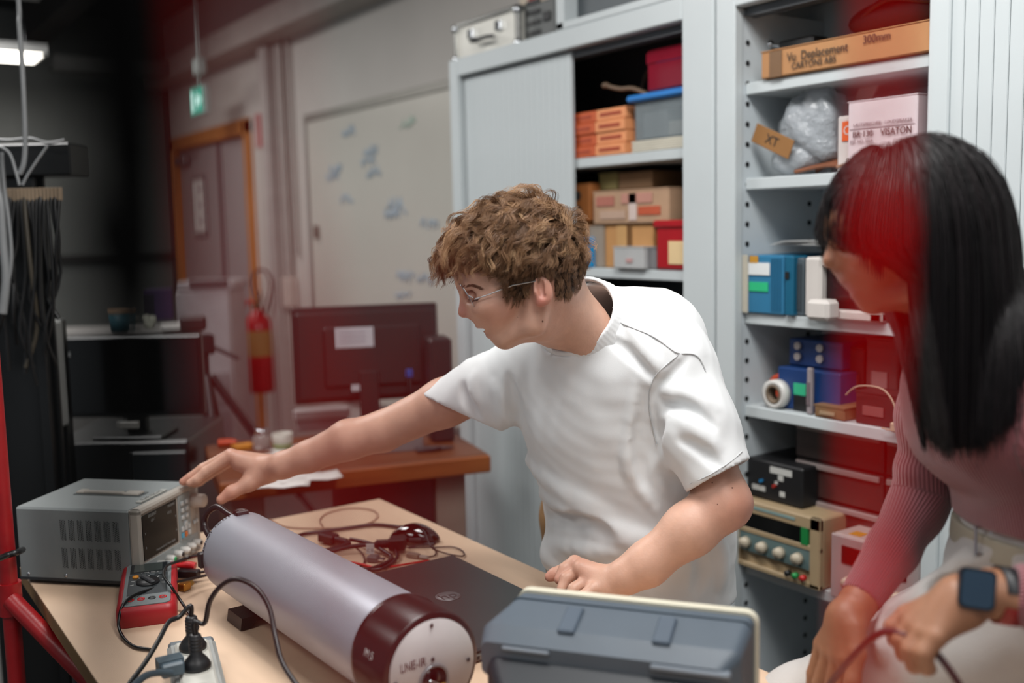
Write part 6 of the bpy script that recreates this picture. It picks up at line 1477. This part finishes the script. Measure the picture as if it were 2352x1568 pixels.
# ------------------------------------------------------------ the woman
H2 = HeadFrame(1.25, (1055, 717), (1893, 598), 1.2, 10, 1882)
wo = SDF((-1.20, .80, .70), (-.36, 1.46, 1.60), .0024)
build_head(wo, H2, True)
sR, sL = atd(2165, 890, 1.40), atd(2480, 890, 1.17); WB = sL-sR
wo.cap(H2(1250, 668), atd(2250, 800, 1.28), .047, .05, .03)
wo.cap(sR, sL, .040, .040, .04)
wo.chain([atd(2310, 880, 1.27), atd(2330, 960, 1.27), atd(2392, 1180, 1.28), atd(2400, 1300, 1.29)], [.07, .075, .065, .07], .03, flat=(WB, 1.35))
eR2, wR2 = atd(2128, 1140, 1.425), atd(1972, 1382, 1.345)
wo.chain([sR, eR2], [.036, .031], .02); wo.chain([eR2, atd(2060, 1250, 1.40), wR2], [.031, .029, .0235], .01)
# right hand, palm down, fingers reaching to the table
DR = 1.335
wo.cap(wR2, atd(1945, 1425, DR), .0225, .024, .01)
kR2 = [atd(1888, 1478, DR+.03), atd(1905, 1492, DR+.01), atd(1925, 1502, DR-.008), atd(1945, 1508, DR-.022)]
for q in kR2: wo.cap(atd(1945, 1420, DR), q, .021, .0115, .012)
for k_, q in enumerate(kR2):
    tip_ = [atd(1868, 1545, DR+.04), atd(1880, 1575, DR+.025), atd(1905, 1590, DR+.008), atd(1932, 1592, DR-.01)][k_]; t2 = [atd(1862, 1590, DR+.045), atd(1872, 1625, DR+.03), atd(1897, 1640, DR+.012), atd(1925, 1635, DR-.005)][k_]
    wo.chain([q, tip_, t2], [.0098, .0088, .0075], .0035)
wo.chain([atd(1962, 1440, DR-.02), atd(1968, 1500, DR-.035), atd(1958, 1560, DR-.04), atd(1945, 1600, DR-.04)], [.016, .0115, .0098, .0085], .006)
# near (left) arm and fist
eL2, wL2 = atd(2520, 1400, 1.10), atd(2272, 1362, 1.125)
wo.chain([sL, eL2], [.036, .033], .02); wo.chain([eL2, atd(2400, 1385, 1.11), wL2], [.033, .031, .0245], .01)
DL = 1.115
wo.cap(wL2, atd(2205, 1378, DL), .0235, .022, .01, flat=(CU+.3*CR, 1.1))
kL2 = [atd(2085, 1412, DL+.035), atd(2098, 1432, DL+.015), atd(2120, 1452, DL-.004), atd(2150, 1462, DL-.020)]
for q in kL2: wo.cap(atd(2205, 1385, DL), q, .024, .012, .012)
mL2 = [atd(2052, 1440, DL+.036), atd(2070, 1468, DL+.014), atd(2092, 1492, DL-.006), atd(2122, 1500, DL-.022)]
tL2 = [atd(2058, 1468, DL+.032), atd(2078, 1502, DL+.012), atd(2100, 1528, DL-.006), atd(2128, 1532, DL-.020)]
t3 = [atd(2082, 1476, DL+.03), atd(2096, 1508, DL+.012), atd(2112, 1532, DL-.004), atd(2136, 1536, DL-.016)]
for a, b, c, d in zip(kL2, mL2, tL2, t3): wo.chain([a, b, c, d], [.0112, .0102, .0088, .0075], .003)
wo.chain([atd(2180, 1395, DL+.03), atd(2120, 1430, DL+.055), atd(2085, 1455, DL+.052), atd(2068, 1462, DL+.045)], [.015, .0115, .0098, .008], .006)
W_SCALP = [(1050,588),(1080,604),(1130,615),(1160,650),(1185,690),(1215,700),(1222,652),(1245,634),(1268,645),(1272,684),(1306,690),(1335,640),(1352,560),(1335,470),(1210,430),(1080,470),(1030,560)]
wh_R, wh_N, wh_uv, wh_w = scalp_roots(wo, H2, 17000, W_SCALP)
wsp = [(H2(1066, 712), .018, '#a8694f', .5), (H2(1122, 762), .013, '#8c4a45', .8), (H2(1104, 747), .010, '#8c4a45', .7), (kL2[0], .02, '#9c6147', .3), (H2(1150, 722, .05), .03, '#a8705a', .3)]
_fw = tintfn('#8e6248', wsp); _bk = np.array(srgb('#0c0b0d'))
def womanfn(co):
    c = _fw(co); uv, w_ = head_px(H2, co); m_ = inpoly(uv, W_SCALP) & (np.abs(w_) < .12) & (co[:, 2] > 1.25); c[m_] = _bk; return c
person2 = wo.mesh('person', mat('skin_tan', '#8e6248', .5, var=.05, scale=55, bump=.05, bscale=260, attr='tint', sss=.1), None, womanfn, smooth=1, label='woman with long black hair and mauve jumper holding a cable, facing left', cat='person')
# eye
for q in (-1, 1):
    MB().ball(tuple(H2(1087, 683, q*.029)), .0105, 16, 12).build('eye', mat('eye_dark', '#1c1311', .15), person2)
lb = MB(); lb.tube([H2(1073, 687, .018), H2(1070, 688, .028), H2(1078, 686, .038)], .0009, 5); lb.build('eyelashes', mat('lash_black', '#100c0b', .6), person2)
# sweater
sw = SDF((-1.00, .86, .80), (-.28, 1.52, 1.42), .003)
sw.cap(sR, sL, .044, .052, .05)
sw.cap(atd(2250, 800, 1.28), atd(2300, 870, 1.27), .06, .085, .04)
def wob(a, b, ra, rb, n, amp, k0=0.0):
    P = [np.array(a)*(1-t)+np.array(b)*t for t in np.linspace(0, 1, n)]; R = [ra+(rb-ra)*t+amp*math.sin(i*PI+k0)*(1 if i % 2 else -1)*(i % 2) for i, t in enumerate(np.linspace(0, 1, n))]
    return P, R
sw.chain([atd(2305, 880, 1.27), atd(2325, 965, 1.27), atd(2366, 1040, 1.27)], [.098, .097, .078], .05, flat=(WB, 1.35))
for k_, (y, rr_) in enumerate(((1065, .083), (1090, .091), (1118, .083), (1150, .091), (1172, .082), (1200, .089), (1222, .082))):
    c_ = atd(2388+k_*2, y, 1.28); sw.cap(c_, c_+np.array([.0, 0, .002]), rr_, rr_, .010, flat=(WB, 1.35))
sw.half(atd(2330, 1222, 1.24), (.0, 0, -1))
sw.chain([sR, atd(2126, 960, 1.412), atd(2124, 1060, 1.42)], [.040, .036, .0345], .02)
Pe = [atd(2122, 1060, 1.42), atd(2120, 1080, 1.42), atd(2121, 1098, 1.422), atd(2122, 1112, 1.424), atd(2121, 1128, 1.425), atd(2116, 1142, 1.424), atd(2111, 1158, 1.422), atd(2103, 1175, 1.42), atd(2094, 1192, 1.415)]
for k_, q in enumerate(Pe): sw.ell(q, .036+(.0035 if k_ % 2 else -.0025), None, .006)
sw.chain([atd(2112, 1150, 1.425), atd(2050, 1262, 1.395), atd(1976, 1374, 1.348)], [.0375, .0345, .0275], .012)
sw.chain([sL, atd(2490, 1100, 1.10), eL2], [.047, .042, .042], .02); sw.chain([eL2, atd(2400, 1375, 1.11), atd(2325, 1360, 1.12)], [.040, .036, .031], .012)
sw.half(atd(1975, 1375, 1.348), wR2-eR2, lo=atd(1975, 1375, 1.348)-.07, hi=atd(1975, 1375, 1.348)+.07)
sw.half(atd(2326, 1360, 1.12), wL2-eL2, lo=atd(2300, 1360, 1.12)-.06, hi=atd(2300, 1360, 1.12)+.06)
segs = [(sR, atd(2124, 1060, 1.42)), (atd(2124, 1060, 1.42), eR2), (eR2, wR2), (sL, eL2), (eL2, wL2), (atd(2300, 820, 1.27), atd(2390, 1240, 1.28))]
def rib_attr(o, segs, bias):
    me = o.data; co = np.empty(len(me.vertices)*3); me.vertices.foreach_get('co', co); co = co.reshape(-1, 3)
    best = np.full(len(co), 1e9); A_ = np.zeros((len(co), 3))
    for i, (a, b) in enumerate(segs):
        ba = b-a; t = np.clip(((co-a)@ba)/(ba@ba), 0, 1); q = co-a-t[:, None]*ba; d = np.linalg.norm(q, axis=1)-bias[i]; z = ba/np.linalg.norm(ba); x = CR-z*(CR@z); x /= np.linalg.norm(x); y = np.cross(z, x)
        m_ = d < best; best = np.where(m_, d, best); qn = q/(np.linalg.norm(q, axis=1)[:, None]+1e-9); A_[m_, 0] = (qn@x)[m_]; A_[m_, 1] = (qn@y)[m_]; A_[m_, 2] = 150 if i == len(segs)-1 else 46
    for nm, k_ in (('ribx', 0), ('riby', 1), ('ribn', 2)):
        at = me.attributes.new(nm, 'FLOAT', 'POINT'); at.data.foreach_set('value', A_[:, k_].astype(np.float32))
def rib_mat(name, colr, count, dark):
    M = mat(name, colr, .9, var=.05, scale=30, sheen=.3); nt = M.node_tree; N = nt.nodes.new; L = nt.links.new
    a = N('ShaderNodeAttribute'); a.attribute_name = 'ribx'; b = N('ShaderNodeAttribute'); b.attribute_name = 'riby'
    at = N('ShaderNodeMath'); at.operation = 'ARCTAN2'; L(b.outputs['Fac'], at.inputs[0]); L(a.outputs['Fac'], at.inputs[1])
    mu = N('ShaderNodeMath'); mu.operation = 'MULTIPLY'; L(at.outputs[0], mu.inputs[0]); cn = N('ShaderNodeAttribute'); cn.attribute_name = 'ribn'; L(cn.outputs['Fac'], mu.inputs[1])
    si = N('ShaderNodeMath'); si.operation = 'SINE'; L(mu.outputs[0], si.inputs[0])
    bp = N('ShaderNodeBump'); bp.inputs['Strength'].default_value = .7; bp.inputs['Distance'].default_value = .0012; L(si.outputs[0], bp.inputs['Height'])
    pb = nt.nodes['Principled BSDF']; L(bp.outputs[0], pb.inputs['Normal'])
    return M
M_sw = rib_mat('mauve_rib_knit', '#80494f', 46, .7)
swo = sw.mesh('jumper', M_sw, person2, None, smooth=2, label='mauve ribbed long-sleeved jumper'); rib_attr(swo, segs, [.035, .035, .035, .04, .035, .10])
del sw, wo
# watch
wc = atd(2243, 1352, 1.088); wz = -CF*.95+CU*.15; wx = wL2-eL2; wx /= np.linalg.norm(wx)
Wm = frame(wc, wx, np.cross(wz, wx))
w_ = MB()
w_.prism(rr(.0185, .0215, .007), -.0055, .0045, Wm); wt_ = w_.build('wristwatch', mat('watch_case', '#12161b', .2, .3), person2, label='square black smartwatch on a dark and red strap')
MB().prism(rr(.016, .019, .006), .0046, .0054, Wm).build('watch_glass', mat('watch_glass', '#10293c', .04, coat=1.0), wt_)
for s_, cc_ in ((1, '#8c1418'), (-1, '#14161a')):
    P = []
    for a in np.linspace(.25, 2.7, 16):
        P.append(wL2-wx*.016 + (-CF)*math.cos(a)*.0275 + (np.cross(wx, CF)/np.linalg.norm(np.cross(wx, CF)))*s_*math.sin(a)*.0295)
    b_ = MB()
    V = [q+wx*o_ for q in P for o_ in (-.010, .010)]; V += [np.array(v)+(np.array(v)-wL2)*.07 for v in V]; n = len(P); F = []
    for i in range(n-1): F += [(2*i, 2*i+1, 2*i+3, 2*i+2), (2*n+2*i, 2*n+2*i+2, 2*n+2*i+3, 2*n+2*i+1), (2*i, 2*i+2, 2*n+2*i+2, 2*n+2*i), (2*i+1, 2*n+2*i+1, 2*n+2*i+3, 2*i+3)]
    b_.add(V, F, True); b_.build('strap', mat('strap%s' % cc_[1:], cc_, .5), wt_)
MB().bb(0, 0.0001, 0, 0.0001, 0, 0.0001) if False else None
# trousers and belt
tw_ = SDF((-1.40, .95, -.01), (-.42, 1.62, 1.08), .006)
hw = atd(2392, 1246, 1.29); h2 = atd(2385, 1400, 1.30)
tw_.chain([hw, atd(2392, 1300, 1.29), h2], [.078, .084, .095], .04, flat=(WB, 1.45))
kA = atd(1845, 1640, 1.50); kB = atd(1885, 1612, 1.62)
tw_.chain([atd(2395, 1425, 1.26), atd(2190, 1495, 1.32), kA], [.088, .078, .066], .04)
tw_.chain([atd(2370, 1420, 1.38), atd(2150, 1480, 1.45), kB], [.088, .078, .060], .03)
for kk in (kA, kB): tw_.chain([kk, np.array([kk[0]+.03, kk[1]+.04, .10])], [.068, .052], .03)
for k_, (pts, r_, op) in enumerate((([(2230, 1290, 1.2), (2180, 1330, 1.2), (2110, 1380, 1.23)], .012, 'u'), ([(2300, 1300, 1.18), (2240, 1330, 1.18), (2160, 1360, 1.2)], .010, 's'), ([(2080, 1390, 1.25), (2040, 1430, 1.26), (2030, 1500, 1.27)], .010, 'u'))):
    P = [ray_surface(tw_, p_[0], p_[1], .95, 1.6) for p_ in curve_pts(pts, 4)]; P = [q for q in P if q is not None]
    if len(P) > 3: tw_.chain([q+CF*(r_*.4) for q in P], [r_]*len(P), .012, op)
g = [(np.arange(tw_.n[i])*tw_.h+tw_.lo[i]).astype(np.float32) for i in range(3)]
X, Y, Z = g[0][:, None, None], g[1][None, :, None], g[2][None, None, :]
tw_.f += (.002*np.sin(50*X+20*Z+2*np.sin(31*Y))*np.sin(37*Z-29*Y+2*np.sin(25*X))).astype(np.float32)
M_wt = mat('white_denim', '#b9b5b2', .85, bump=.15, bscale=350)
wtr = tw_.mesh('trousers', M_wt, person2, None, smooth=1, label='white high-waisted trousers')
del tw_
bs = SDF(hw-.22, hw+.22, .003)
hw = atd(2394, 1240, 1.29)
bs = SDF(hw-.22, hw+.22, .003)
bs.chain([hw+np.array([0, 0, .008]), hw-np.array([0, 0, .006])], [.090, .091], .004, flat=(WB, 1.45)); bs.half(hw+np.array([0, 0, .016]), (0, 0, 1)); bs.half(hw-np.array([0, 0, .016]), (0, 0, -1))
bkl = None
for _d in np.arange(.95, 1.5, .002):
    _p = atd(2256, 1240, _d); _i = np.round((_p-bs.lo)/bs.h).astype(int)
    if (_i >= 0).all() and (_i < bs.n).all() and bs.f[tuple(_i)] < 0: bkl = _p; break
belt = bs.mesh('belt', mat('cream_belt', '#a39c8c', .5), wtr, None)
bl = (bkl if bkl is not None else atd(2256, 1240, 1.2))-CF*.004
b_ = MB(); fm_ = frame(bl, CR, CU); b_.add([], []); 
for (x0, x1, y0, y1) in ((-.011, -.008, -.018, .018), (.008, .011, -.018, .018), (-.011, .011, .015, .018), (-.011, .011, -.018, -.015)):
    q_ = MB().bb(x0, x1, y0, y1, -.002, .002, .0008); b_.add(q_.v, q_.f, False, fm_)
b_.build('belt_buckle', CHROME, wtr)
for kk in (kA, kB):
    s_ = SDF((kk[0]-.2, kk[1]-.22, -.01), (kk[0]+.2, kk[1]+.2, .14), .006); a0 = np.array([kk[0]+.03, kk[1]+.05, .045]); d_ = -CR; s_.cap(a0, a0+np.array([d_[0], d_[1], 0])*.15-np.array([0, 0, .01]), .040, .034, .02); s_.cap(a0, a0+np.array([0, 0, .05]), .042, .044, .02); s_.half((0, 0, .001), (0, 0, -1))
    s_.mesh('shoe', mat('shoe_black', '#1c1c1e', .5), person2, None, smooth=1)
# ---- her long straight black hair
Nw = len(wh_R); u, v = wh_uv[:, 0], wh_uv[:, 1]; c0 = H2(1190, 596); lat = H2.sc*H2.d/1.64
R_ = np.array([H2.r(139), .077*lat, H2.r(116)]); AXm = H2.axes(24); top = H2(1205, 478)
bang = (u < 1128) & (v < 660)
part = top-c0
prev = unit((wh_R-top)-wh_N*((wh_R-top)*wh_N).sum(1)[:, None])
bdir = unit((-CR*.5-CU*.9)-wh_N*(wh_N@(-CR*.5-CU*.9))[:, None]); dv = CR*.45-CU*.9; dvt = unit(dv-wh_N*(wh_N@dv)[:, None]); prev = unit(prev*.45+dvt*.75*np.clip((u-1128)/30, 0, 1)[:, None]*np.clip((1330-u)/60, 0, 1)[:, None]+prev*.01); prev[bang] = bdir[bang]
m = 22; P = np.empty((Nw, m, 3)); P[:, 0] = wh_R; layer = rng.random(Nw); clear = .003+.010*layer
uv_end = np.where(bang, 0, 0)
ztip = atd(2200, 1010, 1.2)[2]+rng.normal(0, .010, Nw)+.03*rng.random(Nw)**3
Lb = .050+.010*rng.random(Nw); side = np.sign(wh_w)
for j in range(1, m):
    p_ = P[:, j-1]; down = np.array([0, 0, -1.]); L_tot = np.where(bang, Lb+np.clip((u-1045), 0, 90)*.00042, np.maximum(.15, wh_R[:, 2]-ztip+.05)); st_ = L_tot/(m-1)
    d = unit(prev*.80+down*.34+CR*.00)
    q = p_+d*st_[:, None]
    l = (q-c0)@AXm.T; Rr = R_+clear[:, None]; k0 = np.sqrt(((l/Rr)**2).sum(1)); f_ = np.where(k0 < 1, 1/k0, 1); q = c0+(l*f_[:, None])@AXm
    # neck and shoulders
    for (cc_, rr_) in ((atd(2230, 760, 1.28), .075), (atd(2300, 860, 1.27), .115), (sL, .058), (sR, .050)):
        dd_ = q-cc_; dn = np.linalg.norm(dd_, axis=1); rq = rr_+.006+.012*layer; f_ = np.where(dn < rq, rq/dn, 1); q = cc_+dd_*f_[:, None]
    al0 = (q-atd(2048, 600, 1.25))@CR; hh_ = np.clip((atd(2048, 560, 1.25)[2]-q[:, 2])/.03, 0, 1)*(~bang); lim0 = .19*np.clip(atd(2048, 640, 1.25)[2]-q[:, 2], 0, 1); q = q+CR*(np.clip(lim0-al0, 0, None)*hh_*.7)[:, None]
    # gather towards the curtain over the near shoulder
    low_ = np.clip((c0[2]-q[:, 2]-.02)/.22, 0, 1)*(~bang); tgt = atd(2222, 850, 1.17); off = (q-tgt); offh = off.copy(); offh[:, 2] = 0
    al = offh@CR; lim = .082+.0*layer; ex = np.clip(np.abs(al)-lim, 0, None)*np.sign(al); q = q-CR*(ex*low_*.30)[:, None]
    bf = offh@CF; exf = np.clip(np.abs(bf)-.085, 0, None)*np.sign(bf); q = q-CF*(exf*low_*.25)[:, None]
    al2 = (q-tgt)@CR; stop = (q[:, 2] < ztip+1.1*np.clip(al2-.015, 0, 1)) & (~bang); q[stop] = p_[stop]+(q[stop]-p_[stop])*.02
    prev = unit(q-p_); P[:, j] = q
P += (rng.normal(0, .0012, (Nw, 1, 3))*np.linspace(0, 1, m)[None, :, None])
cb = np.array(srgb('#0b0a0c')); cb2 = np.array(srgb('#2a2325')); mx_ = (rng.random(Nw)**2)[:, None, None]; colh = cb*(1-mx_)+cb2*mx_; colh = np.broadcast_to(colh, (Nw, m, 3))
M_bh = mat('black_hair', '#0f0e10', .42, var=.1, scale=60, attr='tint', spec=.3)
hair2 = strands('hair', P, .00075, colh, M_bh, person2, label='long straight black hair with a fringe')
# ============================================================ the cable she holds, and cables added near the lens for the blurred haze
DL_ = 1.115
cable('held_cable', 'dark red cable arching from the table up into the woman\'s left hand', [atd(1860, 1640, 1.30), atd(1905, 1572, 1.26), atd(1955, 1510, 1.20), atd(2000, 1468, 1.16), atd(2035, 1450, 1.14), atd(2070, 1455, 1.125), atd(2105, 1470, 1.115), atd(2145, 1495, 1.10), atd(2175, 1530, 1.09), atd(2215, 1590, 1.08)], .0042, mat('dark_red_cable', '#36090c', .4))
def haze_cable(name, label, pts, r, mt, group=None):
    a, b = np.array(pts[0]), np.array(pts[-1])
    P = [np.array([a[0], a[1], 2.94]), np.array([a[0], a[1], (a[2]+2.95)/2])]+list(pts)+[np.array([b[0], b[1], b[2]*.5]), np.array([b[0], b[1], .006])]
    C_ = curve_pts(P, 8)
    Rr = [r(784-FPX*((q-CP)@CU)/max(1e-3, (q-CP)@CF)) for q in C_] if callable(r) else r
    return tag(MB().tube(C_, Rr, 12).build(name, mt), label, 'cable')
def band_radius(y): t = min(1, max(0, (y-500)/260)); t = t*t*(3-2*t); return .0092*(1-t)+.0040*t  # radius varies with picture height to shape the added dark band
haze_cable('hanging_cable', 'thick black cable added beside the camera at left for a dark blurred band', [atd(278, 0, .155), atd(268, 500, .155), atd(262, 1000, .155), atd(262, 1568, .155), atd(262, 1950, .155)], band_radius, mat('dark_haze_black', '#050505', 1, spec=.05))
haze_cable('hanging_cable', 'dark red cable added near the camera left of centre for a red haze', [atd(545, 0, .1), atd(590, 500, .1), atd(640, 850, .1), atd(730, 1200, .1), atd(860, 1568, .1), atd(960, 1900, .1)], 0.00105, mat('left_haze_red', '#b01010', .9, spec=.05))
haze_cable('hanging_cable', 'bright red cable added near the camera for a red haze over the woman', [atd(2030, 0, .2), atd(2022, 500, .2), atd(1995, 1000, .2), atd(1990, 1568, .2), atd(1988, 1950, .2)], .0019, mat('right_haze_red', '#ff0004', .9, spec=.05))
